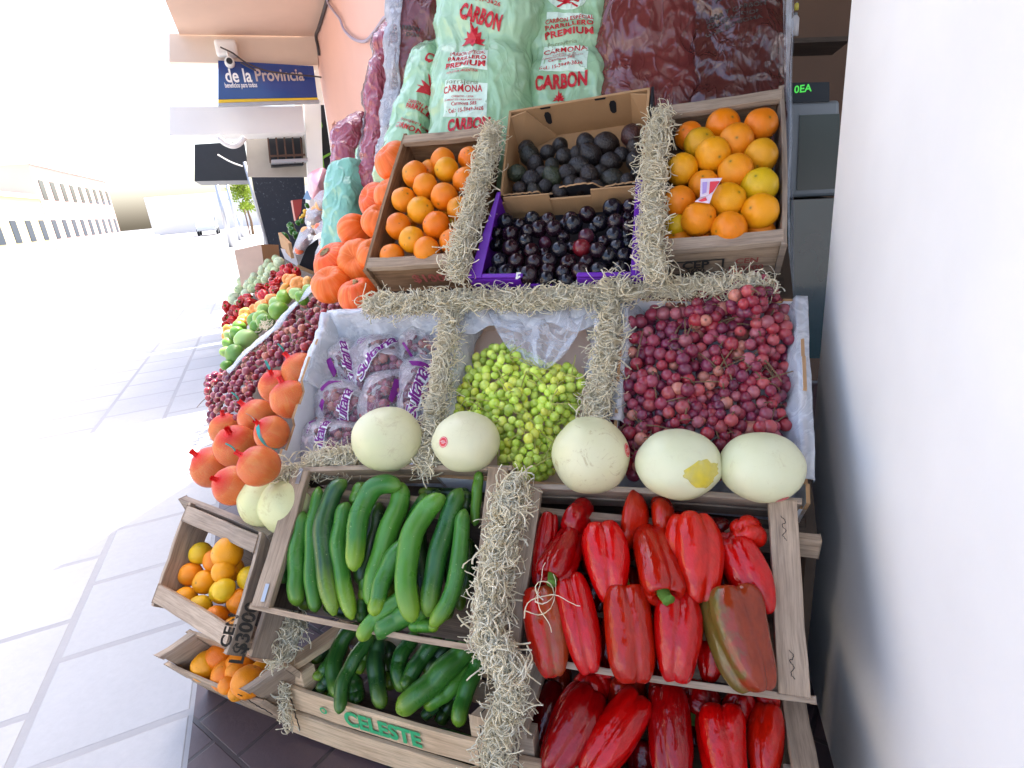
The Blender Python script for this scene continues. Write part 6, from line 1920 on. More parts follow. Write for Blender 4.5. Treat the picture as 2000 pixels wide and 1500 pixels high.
# ================================================================== CLEAR PRINTED BAGS OF GRAPES
class PlaneUV:
    def __init__(s, pl, o): s.pl, s.o = pl, V(o)
    def to(s, p): d = V(p) - s.o; return d.dot(s.pl.ex), d.dot(s.pl.ey)
    def at(s, x, y, h): return s.o + s.pl.ex * x + s.pl.ey * y + s.pl.n * h
FILMB = mat_film("bag_film", (.86, .86, .90), .03, .07, 1.0, 24, .32)
def grape_bag(outline, zs, texts, bands, label, seed, base=-.080, H=.055, ng=44):
    rr = random.Random(seed)
    pts = [ROW2.hit(*zs(x, y), base) for x, y in outline]
    cen = sum(pts, V()) / len(pts)
    pts = [cen + (p - cen) * 1.26 for p in pts]
    pu = PlaneUV(ROW2, cen)
    po = [pu.to(p) for p in pts]
    S = [(p.x, p.y) for p in spline([V((x, y, 0)) for x, y in po + po[:1]], 72)[:-1]]
    ang = [math.atan2(y, x) for x, y in S]; rad = [math.hypot(x, y) for x, y in S]
    order = sorted(range(len(S)), key=lambda i: ang[i]); A = [ang[i] for i in order]; Rr = [rad[i] for i in order]
    def edge(a): return float(np.interp(a, A, Rr, period=2 * math.pi))
    def dome(x, y, lift=0.0):
        r = math.hypot(x, y); k = min(1.0, r / max(1e-4, edge(math.atan2(y, x))))
        p = pu.at(x, y, 0)
        h = H * (1 - k ** 2.4) + nz(p, 16, seed) * .014 * (1 - k * .5) + nz(p, 45, seed) * .004 + lift
        return p + ROW2.n * h
    t_ = thing("grape_bag", cen, label, "grape bag", "printed bags of grapes in the white box")
    mb = MB(); nu, nv = 64, 18
    def fn(u, v):
        a = u * 2 * math.pi - math.pi; r = edge(a) * v * .999
        return dome(r * math.cos(a), r * math.sin(a))
    mb.grid(fn, nu, nv, wrap=True)
    mb.build("film", FILMB, t_, smooth=True)
    k = 0; tries = 0; done = []
    while k < ng and tries < 3000:
        tries += 1
        a = rr.uniform(-math.pi, math.pi); v = math.sqrt(rr.random()) * .86; r = edge(a) * v
        x, y = r * math.cos(a), r * math.sin(a)
        if any(math.hypot(x - q[0], y - q[1]) < .0165 for q in done): continue
        done.append((x, y)); k += 1
        p = dome(x, y, -.017 - rr.uniform(0, .006))
        inst("grape", GR_ME[k % 3], p, rnd_rot(), rr.uniform(1.0, 1.25), t_, V(rr.choice([(.30, .09, .13), (.36, .12, .14), (.24, .07, .12), (.40, .16, .13), (.20, .06, .10)])))
    def place(x, y):
        return pu.to(ROW2.hit(*zs(x, y), base + H * .6))
    mb = MB()
    for body, (x0, y0), (x1, y1), size in texts:
        a, b = place(x0, y0), place(x1, y1); d = V((b[0] - a[0], b[1] - a[1], 0)); L = d.length; d.normalize(); e = V((-d.y, d.x, 0))
        for bold, lift, mi in ((.065, .0018, 0), (.012, .0034, 1)):
            vs, fs = text_flat(body, 1.0, bold, 'LEFT', .82, .25, .22)
            w = max(v_[0] for v_ in vs); sx = L / w
            add_flat(mb, (vs, fs), lambda x, y: dome(a[0] + d.x * x * sx + e.x * y * size, a[1] + d.y * x * sx + e.y * y * size, lift), mi)
    if mb.v: mb.build("printed_name", [INK_PALE, INK_PURPLE], t_)
    mb = MB()
    for poly in bands:
        q = [place(x, y) for x, y in poly]
        add_flat(mb, shape_flat(q, .012), lambda x, y: dome(x, y, .0015))
    if mb.v: mb.build("purple_band", INK_PURPLE, t_)
z = ZX(530, 560, .2533)
grape_bag([(430, 560), (520, 450), (640, 430), (660, 600), (680, 760), (540, 740), (420, 720)], z, [("Sultana", (640, 760), (560, 440), .030)], [[(440, 600), (490, 580), (512, 660), (470, 690)], [(555, 690), (600, 720), (600, 742), (580, 740)]],
          "clear bag of grapes with a purple band, at the left wall of the white box", 1)
grape_bag([(600, 560), (700, 430), (800, 385), (950, 390), (1010, 520), (1060, 650), (900, 710), (780, 770), (660, 760)], z, [("Sultana", (668, 715), (950, 392), .034), ("PLU", (682, 470), (728, 405), .010), ("4636", (706, 480), (750, 425), .009)], [],
          "clear bag of grapes with purple lettering slanting up, top of the white box", 2, ng=80)
grape_bag([(350, 900), (400, 780), (520, 730), (640, 760), (700, 860), (690, 960), (600, 1050), (460, 1070), (380, 1010)], z, [("Sultana", (510, 1080), (610, 800), .036)], [[(405, 820), (460, 745), (555, 740), (470, 790), (425, 840)], [(380, 930), (420, 890), (440, 910), (400, 970)]],
          "clear bag of grapes with a wide purple corner band, middle left of the white box", 3, ng=70)
grape_bag([(235, 1320), (270, 1150), (340, 1060), (480, 1050), (640, 1080), (680, 1200), (640, 1330), (420, 1350)], z, [("Sultana", (365, 1340), (450, 1050), .036), ("PLU", (300, 1160), (340, 1095), .011)], [[(305, 1060), (345, 1020), (355, 1045), (315, 1085)]],
          "clear bag of grapes lowest in the white box, beside the scarred melon", 4, ng=70)
grape_bag([(690, 960), (720, 830), (780, 700), (900, 680), (1010, 690), (1000, 860), (960, 1000), (880, 1040), (760, 1040)], z, [], [[(955, 712), (1002, 700), (985, 760), (930, 895), (915, 880)], [(880, 945), (915, 915), (905, 955)]],
          "clear bag of grapes with a single long purple stripe, behind the scarred melon", 5, ng=70)
grape_bag([(1010, 720), (1040, 620), (1160, 560), (1240, 600), (1230, 760), (1190, 920), (1140, 1060), (1060, 1060), (1000, 960)], z, [("Sultana", (1070, 1030), (1180, 640), .036), ("4636", (985, 880), (1010, 825), .010)], [[(1070, 590), (1250, 590), (1235, 630), (1110, 640)]],
          "clear bag of grapes with purple lettering, along the right wall of the white box", 6, ng=70)
grape_bag([(1000, 430), (1120, 330), (1260, 420), (1260, 560), (1140, 560), (1030, 600)], z, [], [[(1010, 300 + 140), (1040, 450), (1110, 560), (1075, 545)]],
          "half empty clear bag bunched in the upper right corner of the white box", 7, ng=20)

# ================================================================== CHARCOAL SACKS
def sack(label, b_px, t_px, yb, yt, hw, depth, mat, zbase, front=(0, -1, 0), seed=0, group="charcoal sacks on the top shelf", plane=None, ntop=1.0, crease=1.0, pinch=(), height=None, name="charcoal_sack", taper=0.0, film=None):
    n0 = V((0, 1, 0)) if plane is None else plane
    B0 = plane_hit(*b_px, n0 * yb, n0); T0 = plane_hit(*t_px, n0 * yt, n0)
    a = (T0 - B0).normalized()
    B = B0 - a * ((B0.z - zbase) / a.z)
    H = height or (T0 - B).length
    f = V(front); f = (f - a * f.dot(a)).normalized(); r = a.cross(f)
    root = thing(name, B, label, "sack", group)
    def wd(v):
        e = min(1, v / .10); e = .80 + .20 * (1 - (1 - e) ** 2)
        tp = 1 - taper * v
        top = 1 if v < .86 else 1 - (.35 * ((v - .86) / .14) ** 2) * ntop
        pc = 1
        for pv, pd in pinch: pc -= pd * math.exp(-((v - pv) / .05) ** 2)
        return hw * e * top * tp * pc * (1 + .04 * math.sin(v * 9 + seed))
    def dp(v):
        e = min(1, (v + .02) / .14); q = (1 - (1 - e) ** 2)
        top = 1 if v < .8 else max(.12, 1 - .9 * ((v - .8) / .2) ** 1.5 * ntop)
        pc = 1
        for pv, pd in pinch: pc -= 1.3 * pd * math.exp(-((v - pv) / .045) ** 2)
        return depth * (.55 + .45 * q) * top * pc
    def surf(th, v, lift=0.0):
        c, s = math.cos(th), math.sin(th)
        x = wd(v) * math.copysign(abs(c) ** .78, c); d = dp(v) * math.copysign(abs(s) ** .62, s)
        p = B + a * (H * v) + r * x + f * d
        o = (r * c + f * s)
        lump = nz(p, 7, seed) * .020 + nz(p, 15, seed + 5) * .011
        q = V((p.x * 1.2 + p.z * .35, p.y, p.z * .8 - p.x * .3))
        n1 = 1 - abs(nz(q, 17, seed + 9)) * 2.4
        n2 = 1 - abs(nz(q, 36, seed + 2)) * 2.4
        cr = (max(0, n1) ** 3 * .0065 + max(0, n2) ** 3 * .002) * min(1.1, crease)
        return p + o * (lump + cr + lift)
    mb = MB()
    mb.grid(lambda u, v: surf(u * 2 * math.pi, v), 150, 110, wrap=True)
    mb.face(list(range(150))[::-1]); mb.face(list(range(110 * 150, 111 * 150)))
    mb.build("bag", mat, root, smooth=True)
    mid = B + f * depth * .8
    def front_xy(px, py):
        rr = ray(px, py); t = (mid - EYE).dot(f) / rr.dot(f); d = EYE + rr * t - B
        return d.dot(r), d.dot(a) / H
    def on(x, y, lift):       # x metres right of the axis, y metres up
        v = max(0.0, min(1.0, y / H)); k = max(-.999, min(.999, x / wd(v)))
        th = math.acos(math.copysign(abs(k) ** (1 / .78), k))
        return surf(th, v, lift)
    def prints(items, mat_, nm="print", lift=.0032):
        for it in items:
            mb = MB()
            if it[0] == 'T':
                _, body, px, py, wpx, hpx, bold = it[:7]
                rot = it[7] if len(it) > 7 else 0.0
                x0, v0 = front_xy(px, py); pp = B + r * x0 + a * (v0 * H) + f * depth
                w, h = px2m(wpx, pp), px2m(hpx, pp)
                vs, fs = text_flat(body, 1.0, bold * .6, 'CENTER', 1.05, 0, .2)
                ww = max(v_[0] for v_ in vs) - min(v_[0] for v_ in vs)
                sx, sy = w / ww, h * 1.2
                cr_, sr_ = math.cos(rot), math.sin(rot)
                add_flat(mb, ([(x * sx * cr_ - y * sy * sr_, x * sx * sr_ + y * sy * cr_) for x, y in vs], fs), lambda x, y: on(x0 + x, v0 * H + y, lift))
            else:
                _, poly = it
                q = [front_xy(x, y) for x, y in poly]
                add_flat(mb, shape_flat([(x, v * H) for x, v in q], .014), lambda x, y: on(x, y, lift))
            mb.build(nm, mat_, root)
    if film:
        mb = MB(); mb.grid(lambda u, v: surf(film[0] + (film[1] - film[0]) * u, .02 + .94 * v, .010 + .008 * math.sin(v * 31 + u * 5) * math.sin(u * 3.1)), 16, 110)
        mb.build("clear_wrap", FILM, root, smooth=True, solid=.0006)
    return prints
def flame(cx, cy, s_):
    return [(cx + x * s_, cy + y * s_) for x, y in ((-22, 18), (-14, 6), (-20, 2), (-10, 2), (-12, -10), (-4, -3), (-2, -26), (4, -12), (10, -18), (9, -4), (16, -8), (13, 4), (22, 4), (15, 12), (24, 18), (4, 14), (0, 20), (-6, 13))]

# middle mint sack
pr = sack("mint green charcoal sack in the middle, red lettering and pale round emblem", (1110, 210), (1112, -140), 2.12, 2.30, .168, .135, SACK_G, 1.262, seed=1, pinch=((.46, .12),))
pr([('P', [(1062, 92), (1148, 90), (1147, 147), (1058, 146)]), ('P', [(1072, 33), (1160, 33), (1160, 44), (1070, 46)])], INK_WHITE, "white_panel", .0016)
pr([('P', [(1110 + 40 * math.cos(a), -4 + 32 * math.sin(a)) for a in np.linspace(0, 2 * math.pi, 25)[:-1]])], INK_WHITE, "round_emblem", .0016)
pr([('P', [(1082, 2), (1092, -4), (1100, 10), (1110, 2), (1122, -6), (1138, 2), (1132, 14), (1118, 12), (1108, 18), (1098, 14), (1090, 10)]), ('P', [(1090, 22), (1110, 12), (1132, 20), (1130, 23), (1111, 16), (1092, 25)])], INK_RED, "emblem_print", .0032)
pr([('T', "CARBON ESPECIAL", 1114, 45, 96, 9, .03), ('T', "PARRILLERO", 1113, 56, 96, 9, .05), ('T', "PREMIUM", 1112, 69, 98, 12, .06), ('T', "CARMONA", 1104, 100, 84, 12, .03),
    ('T', "CARBON - LEÑA", 1104, 110, 46, 3.5, .02), ('T', "ALIMENTOS PARA MASCOTAS", 1100, 115.5, 80, 3.5, .02), ('T', "Carmona 585", 1099, 122, 52, 7, .03), ('T', "Cel.: 15-5949-3626", 1098, 136, 84, 8, .03), ('T', "CARBON", 1099, 167, 100, 30, .08),
    ('P', flame(1094, 196, .55))], INK_RED, "red_lettering")
pr([('T', "Forrajería", 1098, 87, 60, 8, .005)], plain("olive_ink", (.20, .24, .12), .5), "grey_lettering")
# left mint sack, leaning
pr = sack("mint green charcoal sack leaning right, red lettering and flame on its left half", (938, 258), (985, -140), 2.02, 2.22, .182, .13, SACK_G, 1.262, seed=2, pinch=((.52, .13),), front=(-.12, -1, 0))
rt = -.06
pr([('P', [(880, 165), (957, 166), (955, 236), (868, 232)]), ('P', [(888, 106), (957, 102), (957, 142), (882, 142)])], INK_WHITE, "white_panel", .0016)
pr([('T', "CARBON ESPECIAL", 918, 110, 78, 9, .03, -.02), ('T', "PARRILLERO", 917, 121, 84, 9, .05, -.02), ('T', "PREMIUM", 914, 134, 88, 12, .06, .0), ('T', "INDUSTRIA ARGENTINA", 909, 148, 68, 5, .03, .02),
    ('T', "CARMONA", 910, 181, 80, 15, .03, .08), ('T', "CARBON - LEÑA", 910, 195, 44, 4, .02, .05), ('T', "ALIMENTOS PARA MASCOTAS", 910, 201, 78, 3.5, .02, .05), ('T', "Carmona 585", 912, 208, 52, 8, .03, .05), ('T', "Cel.: 15-5949-3626", 915, 220, 76, 9, .03, .06), ('T', "CARBON", 920, 249, 92, 26, .08, .04),
    ('P', flame(926, 74, 1.05)), ('T', "CARBON", 943, 40, 92, 30, .08, -.30), ('T', "5949-3626", 956, 12, 60, 8, .03, -.2)], INK_RED, "red_lettering")
pr([('T', "Forrajería", 910, 168, 62, 10, .005, .06)], plain("olive_ink_left", (.20, .24, .12), .5), "grey_lettering")
# small mint sack at the left, turned away
pr = sack("slanting mint green charcoal sack, narrow, between the brown wrapped sack and the leaning one", (815, 262), (885, 20), 2.06, 2.24, .088, .10, SACK_G, 1.262, seed=3, front=(-.35, -1, 0), taper=.25, height=.62)
pr([('T', "CARMONA", 800, 252, 62, 14, .03, -.15), ('T', "Forrajería", 803, 238, 48, 8, .005, -.1), ('T', "PARRILLERO", 821, 215, 58, 11, .05, -.1), ('T', "CARBON ESPECIAL", 824, 206, 54, 8, .035, -.1), ('P', flame(838, 170, .9)), ('T', "CARBON", 852, 124, 44, 22, .08, -.35), ('T', "1949-3", 862, 98, 34, 7, .03, -.4), ('T', "585", 866, 88, 24, 7, .03, -.4), ('T', "MONA", 866, 74, 26, 12, .03, -.4)], INK_RED, "red_lettering")
# brown and maroon sacks
pr = sack("large dull maroon charcoal sack without lettering, right of the middle", (1268, 195), (1262, -150), 2.10, 2.26, .158, .14, SACK_R, 1.262, seed=4, pinch=((.42, .05),), crease=1.2)
pr = sack("dark maroon charcoal sack at the right with black stamped lettering", (1428, 188), (1424, -150), 2.10, 2.26, .148, .14, SACK_RD, 1.262, seed=5, crease=1.5)
pr([('T', "LEÑA Y CARBON", 1432, 32, 110, 10, .045, .08), ('T', "CALEFACCION", 1430, 46, 100, 9, .045, .06), ('T', "GAR. BOGOMA", 1428, 60, 104, 9, .045, .10), ('T', "A", 1402, 10, 14, 12, .06)], INK_BLACK, "black_lettering")
pr = sack("tall brown sack wrapped in shiny clear film, left of the small mint sack", (820, 255), (842, -130), 2.22, 2.34, .130, .12, SACK_R, 1.262, seed=6, crease=1.8, film=(1.75, 3.3))
pr([('T', "CARBON", 806, 63, 44, 9, .045, -.1), ('T', "DON", 812, 75, 26, 8, .045, -.1)], INK_BLACK, "black_lettering")
pr = sack("crimson brown sack with a gathered top against the pink wall", (748, 290), (768, 40), 2.36, 2.52, .075, .09, SACK_P, 1.262, seed=7, crease=1.8, taper=.35, front=(-.4, -1, 0), pinch=((.80, .28),), film=(2.3, 3.6))
pr([('T', "CAN", 752, 98, 20, 8, .04, .3)], INK_BLACK, "black_lettering")
# street side sacks
sack("crumpled crimson sack top behind the blank green sack", (688, 330), (690, 268), 2.55, 2.6, .088, .09, SACK_P, 1.15, seed=8, crease=2.0, name="charcoal_sack", front=(-.4, -1, 0), height=.54, group="charcoal sacks on the street side")
sack("blank sea green sack standing beside the squashes", (676, 480), (680, 312), 2.18, 2.30, .088, .085, SACK_GT, .90, seed=9, crease=.8, front=(-.3, -1, 0), height=.56, ntop=.5, group="charcoal sacks on the street side")
pr = sack("pale green sack with red lettering half hidden by the squashes", (738, 450), (742, 296), 2.36, 2.44, .095, .085, SACK_G, .95, seed=10, crease=.8, front=(-.1, -1, 0), height=.60, group="charcoal sacks on the street side")
pr([('T', "CARBON", 738, 348, 84, 22, .08, .06)], INK_RED, "red_lettering")

# ================================================================== WOOD WOOL
def straw(label, path, pl, n, th, seed, lo=.004, curl=1.0, length=(.05, .13), spread=.68, w=.00125, bed=True):
    th0 = th
    r = np.random.default_rng(seed)
    n = int(n * .95)
    P3, Wd = [], []
    for x, y, h in path:
        p = pl.hit(x, y, lo) if isinstance(pl, Plane) else pl(x, y)
        P3.append(np.array(p)); Wd.append(px2m(h, V(p)))
    P3 = np.array(P3); Wd = np.array(Wd)
    seg = np.linalg.norm(np.diff(P3, axis=0), axis=1); cum = np.r_[0, np.cumsum(seg)]
    s = r.uniform(0, cum[-1], n)
    C_ = np.stack([np.interp(s, cum, P3[:, k]) for k in range(3)], 1); W_ = np.interp(s, cum, Wd)
    q = pl if isinstance(pl, Plane) else ROW2
    ex, ey, nn = np.array(q.ex), np.array(q.ey), np.array(q.n)
    tg = np.stack([np.interp(s + .01, cum, P3[:, k]) - np.interp(s - .01, cum, P3[:, k]) for k in range(3)], 1)
    tg /= np.linalg.norm(tg, axis=1)[:, None] + 1e-9
    lat = np.cross(nn, tg)
    o = np.clip(r.normal(0, .42, n), -1.0, 1.0) * spread
    wob = .62 + .75 * np.array([.5 + .5 * noise.noise((x_ * 22, seed * 3.7, 0)) for x_ in s])
    W_ = W_ * wob; th = th * wob
    hgt = r.random(n) ** .8 * th * (1 - .6 * np.clip(np.abs(o), 0, 1) ** 2)
    start = C_ + lat * (o * W_)[:, None] + nn * hgt[:, None]
    K = 20
    L = r.uniform(*length, n)
    a = r.uniform(0, 2 * np.pi, n); b = r.normal(0, .35, n)
    ka = r.choice([-1, 1], n) * r.uniform(6, 70, n) * curl; kb = r.choice([-1, 1], n) * r.uniform(5, 60, n) * curl
    pts = np.zeros((n, K, 3)); cur = start.copy()
    st = (L / (K - 1))
    for k in range(K):
        pts[:, k] = cur
        d = (np.cos(a) * np.cos(b))[:, None] * ex + (np.sin(a) * np.cos(b))[:, None] * ey + np.sin(b)[:, None] * nn
        cur = cur + d * st[:, None]
        a = a + ka * st + r.normal(0, .16, n); b = b + kb * st + r.normal(0, .12, n)
        kb = np.where(np.abs(b) > .8, -np.abs(kb) * np.sign(b), kb)
    pts -= (pts.mean(1) - start)[:, None, :] * .75
    hh = (pts - C_[:, None, :]) @ nn
    low = np.minimum(hh, 0)                     # keep strands above the surface they lie on
    pts -= (low * .9)[..., None] * nn
    T = np.gradient(pts, axis=1); T /= np.linalg.norm(T, axis=2)[..., None] + 1e-9
    up = np.cross(T, r.normal(0, 1, (n, 1, 3))); up /= np.linalg.norm(up, axis=2)[..., None] + 1e-9
    bi = np.cross(T, up)
    ww = r.uniform(.65, 1.35, n)[:, None, None] * w
    ring = [up * ww * .5, (-up * .15 + bi * 1.15) * ww, (-up * .15 - bi * 1.15) * ww]
    vs = np.stack([pts + q_ for q_ in ring], 2)          # n,K,3,3
    idx = np.arange(n * K * 3).reshape(n, K, 3)
    f = []
    for k in range(3):
        k2 = (k + 1) % 3
        f.append(np.stack([idx[:, :-1, k], idx[:, :-1, k2], idx[:, 1:, k2], idx[:, 1:, k]], -1).reshape(-1, 4))
    f = np.concatenate(f)
    vs = vs.reshape(-1, 3)
    if bed:                                     # solid pale strip added to brighten the gaps between strands
        S_ = max(6, int(cum[-1] / .008)); C2 = 7
        sb = np.linspace(0, cum[-1], S_)
        cb = np.stack([np.interp(sb, cum, P3[:, k]) for k in range(3)], 1)
        tb = np.gradient(cb, axis=0); tb /= np.linalg.norm(tb, axis=1)[:, None] + 1e-9
        lb = np.cross(nn, tb); wb = np.interp(sb, cum, Wd) * .62 * spread
        rows = []
        for j in range(C2):
            x_ = -1 + 2 * j / (C2 - 1)
            jit = np.array([noise.noise((q_ * 60, j * 1.7, seed)) for q_ in sb])
            rows.append(cb + lb * (x_ * wb * (1 + .35 * jit))[:, None] + nn * (th0 * .42 * (1 - x_ * x_) * (1 + .8 * jit) - .001)[:, None])
        rows = np.stack(rows, 1)
        i0 = len(vs); ib = i0 + np.arange(S_ * C2).reshape(S_, C2)
        f = np.concatenate([f, np.stack([ib[:-1, :-1], ib[:-1, 1:], ib[1:, 1:], ib[1:, :-1]], -1).reshape(-1, 4)])
        vs = np.concatenate([vs, rows.reshape(-1, 3)])
    org = vs.mean(0); vs = vs - org
    me = bpy.data.meshes.new("wood_wool")
    me.vertices.add(len(vs)); me.vertices.foreach_set("co", vs.ravel())
    me.loops.add(f.size); me.loops.foreach_set("vertex_index", f.ravel().astype(np.int32))
    me.polygons.add(len(f)); me.polygons.foreach_set("loop_start", np.arange(0, f.size, 4, dtype=np.int32))
    me.polygons.foreach_set("use_smooth", np.ones(len(f), dtype=bool))
    me.update(calc_edges=True); me.validate()
    me.materials.append(STRAWM)
    o_ = bpy.data.objects.new("wood_wool", me); COL.objects.link(o_); o_.location = org
    return tag(o_, label, "wood wool", kind="stuff")
q = M("wood_wool_strands", .7, (.80, .68, .48), .1)
_c = q.coord("Object", rnd=False)
q.set("Base Color", q.mix(q.ramp(q.noise(_c, 48, 4, .75), [(.36, 0.0), (.62, 1.0)]), (.93, .79, .52), (.99, .94, .78)))
_tl = q.n("ShaderNodeBsdfTranslucent", {"Color": (.98, .95, .84)})
_ms = q.n("ShaderNodeMixShader", {0: .38, 1: q.b.outputs[0], 2: _tl.outputs[0]}); q.nt.links.new(_ms.outputs[0], q.out.inputs["Surface"])
STRAWM = q.mat
R3, R2_, R1_ = ROW3, ROW2, ROW1
straw("pale wood wool piled between the narrow orange crate and the plum box", [(966, 262, 9), (958, 300, 18), (946, 345, 19), (932, 400, 18), (917, 450, 17), (903, 500, 16), (896, 545, 15)], ROW3, 1500, .034, 1)
straw("pale wood wool piled between the plum box and the right orange crate", [(1296, 236, 9), (1282, 275, 17), (1278, 330, 18), (1276, 390, 16), (1273, 450, 15), (1271, 510, 14), (1280, 545, 15)], ROW3, 1400, .034, 2)
straw("long fringe of wood wool along the foot of the top row", [(722, 604, 14), (745, 600, 22), (800, 600, 16), (880, 594, 12), (960, 589, 10), (1050, 593, 14), (1130, 584, 13), (1200, 574, 13), (1260, 568, 13), (1330, 570, 9), (1420, 567, 8), (1500, 563, 7)], ROW2.up(.014), 2600, .026, 3)
straw("wood wool between the bagged grape box and the green grape box", [(884, 600, 10), (880, 640, 13), (872, 700, 14), (862, 760, 14), (850, 820, 12), (842, 880, 10), (836, 905, 10)], ROW2, 900, .026, 4)
straw("wood wool between the green grape box and the red grape box", [(1192, 585, 18), (1190, 640, 14), (1186, 690, 15), (1178, 750, 17), (1168, 800, 17), (1160, 825, 14)], ROW2, 1000, .030, 5)
straw("wood wool between the upper cucumber and pepper crates, spilling over the front", [(1012, 945, 14), (1004, 985, 18), (990, 1040, 22), (980, 1095, 24), (970, 1150, 22), (960, 1200, 22), (962, 1250, 22), (985, 1285, 22), (1010, 1312, 22)], ROW1.up(.012), 1900, .045, 6, curl=1.25)
PF = Plane((0, .745, .25), XA, R(78))
straw("wood wool hanging down between the two lower crates", [(1005, 1310, 26), (1005, 1345, 22), (990, 1395, 12), (978, 1440, 12), (970, 1490, 12)], PF, 650, .030, 7, curl=1.2)
straw("wood wool tuck under the left end of the upper cucumber crate", [(585, 1210, 18), (575, 1232, 28), (562, 1255, 26), (545, 1285, 14)], Plane((0, .86, .30), XA, R(50)), 420, .03, 8, curl=1.4)
straw("wood wool under the bagged grapes beside the scarred melon", [(610, 910, 20), (650, 906, 20), (700, 905, 16)], ROW2.up(-.03), 420, .03, 9)
straw("few wood wool curls on the melons by the left rail", [(540, 935, 14), (560, 930, 14), (590, 925, 10)], ROW2.up(-.0), 90, .02, 10, curl=1.3, bed=False)
straw("wood wool curls stuck to the left corner of the pale crate", [(556, 1330, 5), (560, 1370, 5), (566, 1420, 5)], Plane((0, .86, .2), XA, R(80)), 110, .012, 11, curl=1.6, length=(.03, .07), bed=False)
straw("loose curls of wood wool on the green fruit", [(515, 635, 5), (525, 640, 6)], SIDE2.up(.09), 26, .01, 12, length=(.04, .09), bed=False)
straw("wood wool strands beside the melons and between the grape boxes' front", [(835, 900, 8), (840, 915, 8)], ROW2.up(.0), 120, .02, 13, bed=False)
straw("single curls of wood wool straying over the red peppers", [(1045, 1150, 26), (1065, 1190, 26)], ROW1.up(.06), 5, .01, 14, length=(.10, .18), bed=False)
straw("sparse curls of wood wool beside the purple flap and the right crate", [(1240, 560, 30), (1180, 560, 40)], ROW3.up(-.02), 60, .02, 15, bed=False)

# ================================================================== CRATES OF THE STREET SIDE, LOW
XL = V((math.cos(R(-18)), math.sin(R(-18)), 0))
SL1 = Plane(at(503, 1048, 1.47), XL, R(44))
lBR, lFR = SL1.hit(503, 1048), SL1.hit(440, 1262)
qL = [lFR - XL * .30, lFR, lBR, lBR - XL * .30]
crL, exL, eyL = crate("old grey crate of yellow oranges with black price stencil on its side", qL, SL1.n, .20, 'fb', (WOOD_GREY, WOOD, WOOD_GREY), rail=.04, slats={'right': ((.0, .05), (.064, .115)), 'left': ((0, .08),)})
nS = (lBR - lFR).cross(SL1.n).normalized()
mid = plane_hit(478, 1236, lFR + nS * .0185, nS)
stencil("black_stencil", "L$3000", .050, mid, eyL, SL1.n, INK_BLACK, crL, .03, xs=.8)
stencil("black_stencil", "CEN", .036, mid + SL1.n * .040, eyL, SL1.n, INK_BLACK, crL, .03, xs=.9)
z = ZX(430, 820, .2)
YO = [('y', 70, 1300, 150), ('y', 30, 1480, 110), ('v', 40, 1660, 110)]
for k, (c, x, y, r) in enumerate(YO):
    px, py = z(x, y); p = SL1.hit(px, py, -.02); rad = px2m(r * .2, p)
    o = inst("orange", OR_ME[k % 6], p, rnd_rot(), rad / .04, color=OC[c])
    tag(o, "yellow green orange in the old grey crate, %s from its top" % ORD[k + 1], "orange", "yellow oranges in the old grey crate")
z = ZX(430, 1100, .26667)
for k, (x, y, r, c) in enumerate(((400, 420, 60, 'v'), (375, 500, 70, 'y'))):
    px, py = z(x, y); p = at(px, py, 1.63); rad = px2m(r * .2667, p)
    o = inst("orange", OR_ME[k], p, rnd_rot(), rad / .04, color=OC[c]); tag(o, "%s orange wedged behind the old grey crate's stencilled slat" % ("wrinkled green" if k == 0 else "bright yellow"), "orange", "oranges wedged by the wood wool")
for k, (u, v) in enumerate([(u_ + .04 * (j_ % 2), v_) for j_, v_ in enumerate((.10, .34, .58, .82)) for u_ in (.18, .43, .68, .90)][:12]):
    p = lFR - XL * (.30 * u) + (lBR - lFR) * v - SL1.n * .055
    o = inst("orange", OR_ME[k % 6], p, rnd_rot(), .72, color=OC['yov'[k % 3]])
    tag(o, "orange lying deeper in the old grey crate, %s counted from its front edge" % ORD[k + 1], "orange", "yellow oranges in the old grey crate")
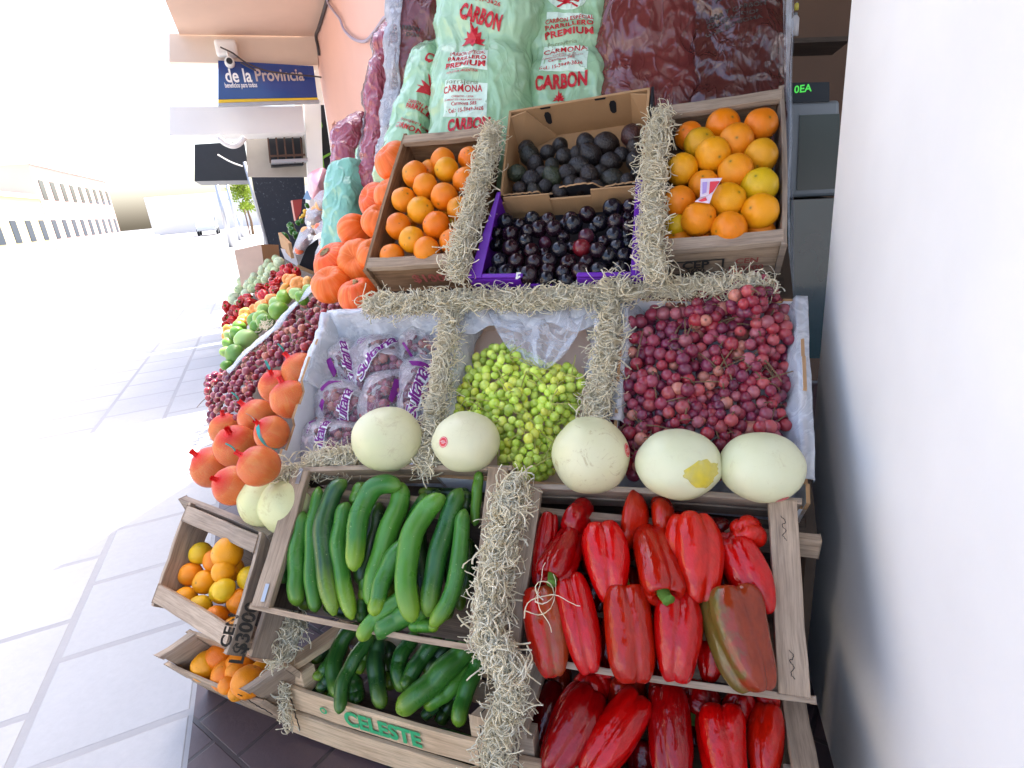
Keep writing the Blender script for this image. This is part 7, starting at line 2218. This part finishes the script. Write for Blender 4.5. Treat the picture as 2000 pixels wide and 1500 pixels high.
# lowest crate of the street side
XM = V((math.cos(R(-9)), math.sin(R(-9)), 0))
SLM = Plane(V((0, 0, 0)), XM, R(26))
tM = 1.3
while (at(484, 1347, tM) - SLM.n * .24).z > .012: tM += .002
SLM.o = at(484, 1347, tM)
mFR, mBR = SLM.hit(484, 1347), SLM.hit(549, 1302)
eyM, nM, dM = SLM.ey, SLM.n, .24
qM = [mFR - XM * .32, mFR, mBR, mBR - XM * .32]
crM, _, _ = crate("worn wooden crate of oranges standing lowest on the pavement", qM, nM, max(.16, dM), 'lr', (WOOD_GREY, WOOD, WOOD), rail=.022, slats={'front': ((.055, .095), (.17, .10)), 'back': ((0, .1), (.12, .12))}, posts=('fr',))
wire(crM, [mFR - nM * z_ - eyM * .014 - XM * .02 for z_ in (0, .05, .1, .15)], V((0, 0, 0)))
CD = plain("faded_blue_ink", (.12, .25, .33), .6)
stencil("blue_stamp", "O", .05, mFR - XM * .10 - nM * .09 - eyM * .022, XM, nM, CD, crM, .06)
for k, (x, y, r) in enumerate(((205, 870, 118), (110, 800, 70), (60, 890, 70), (120, 950, 60))):
    px, py = z(x, y); p = plane_hit(px, py, mFR - nM * (.03 + .03 * (k in (1, 2, 3))), nM); rad = min(.045, px2m(r * .2667, p))
    o = inst("orange", OR_ME[k % 6], p, rnd_rot(), rad / .04, color=OC['o']); tag(o, "%s orange in the lowest worn crate" % ("large", "shaded back", "shaded left", "shaded lower", "slat framed")[k], "orange", "oranges in the lowest crate")
for k, (u, v) in enumerate(((.30, .35), (.30, .75), (.55, .30), (.55, .75), (.80, .35), (.80, .8))):
    p = mFR - XM * (.32 * u) + (mBR - mFR) * v - nM * .085
    o = inst("orange", OR_ME[k % 6], p, rnd_rot(), .95, color=OC['oyd'[k % 3]]); tag(o, "orange deep inside the lowest worn crate, %s counted from its right end" % ORD[k + 1], "orange", "oranges in the lowest crate")
# board under the melons on the street side
b_ = at(524, 1048, 1.46)
mb = MB(); mb.board(b_ - XL * .40, b_, (-SL1.n * .4 - ZA).normalized(), .045, SL1.inn, .02, segs=5, warp=.003)
tag(mb.build("shelf_rail", WOOD_GREY, bevel=.0015), "short grey wooden rail under the street side melons", "rail")
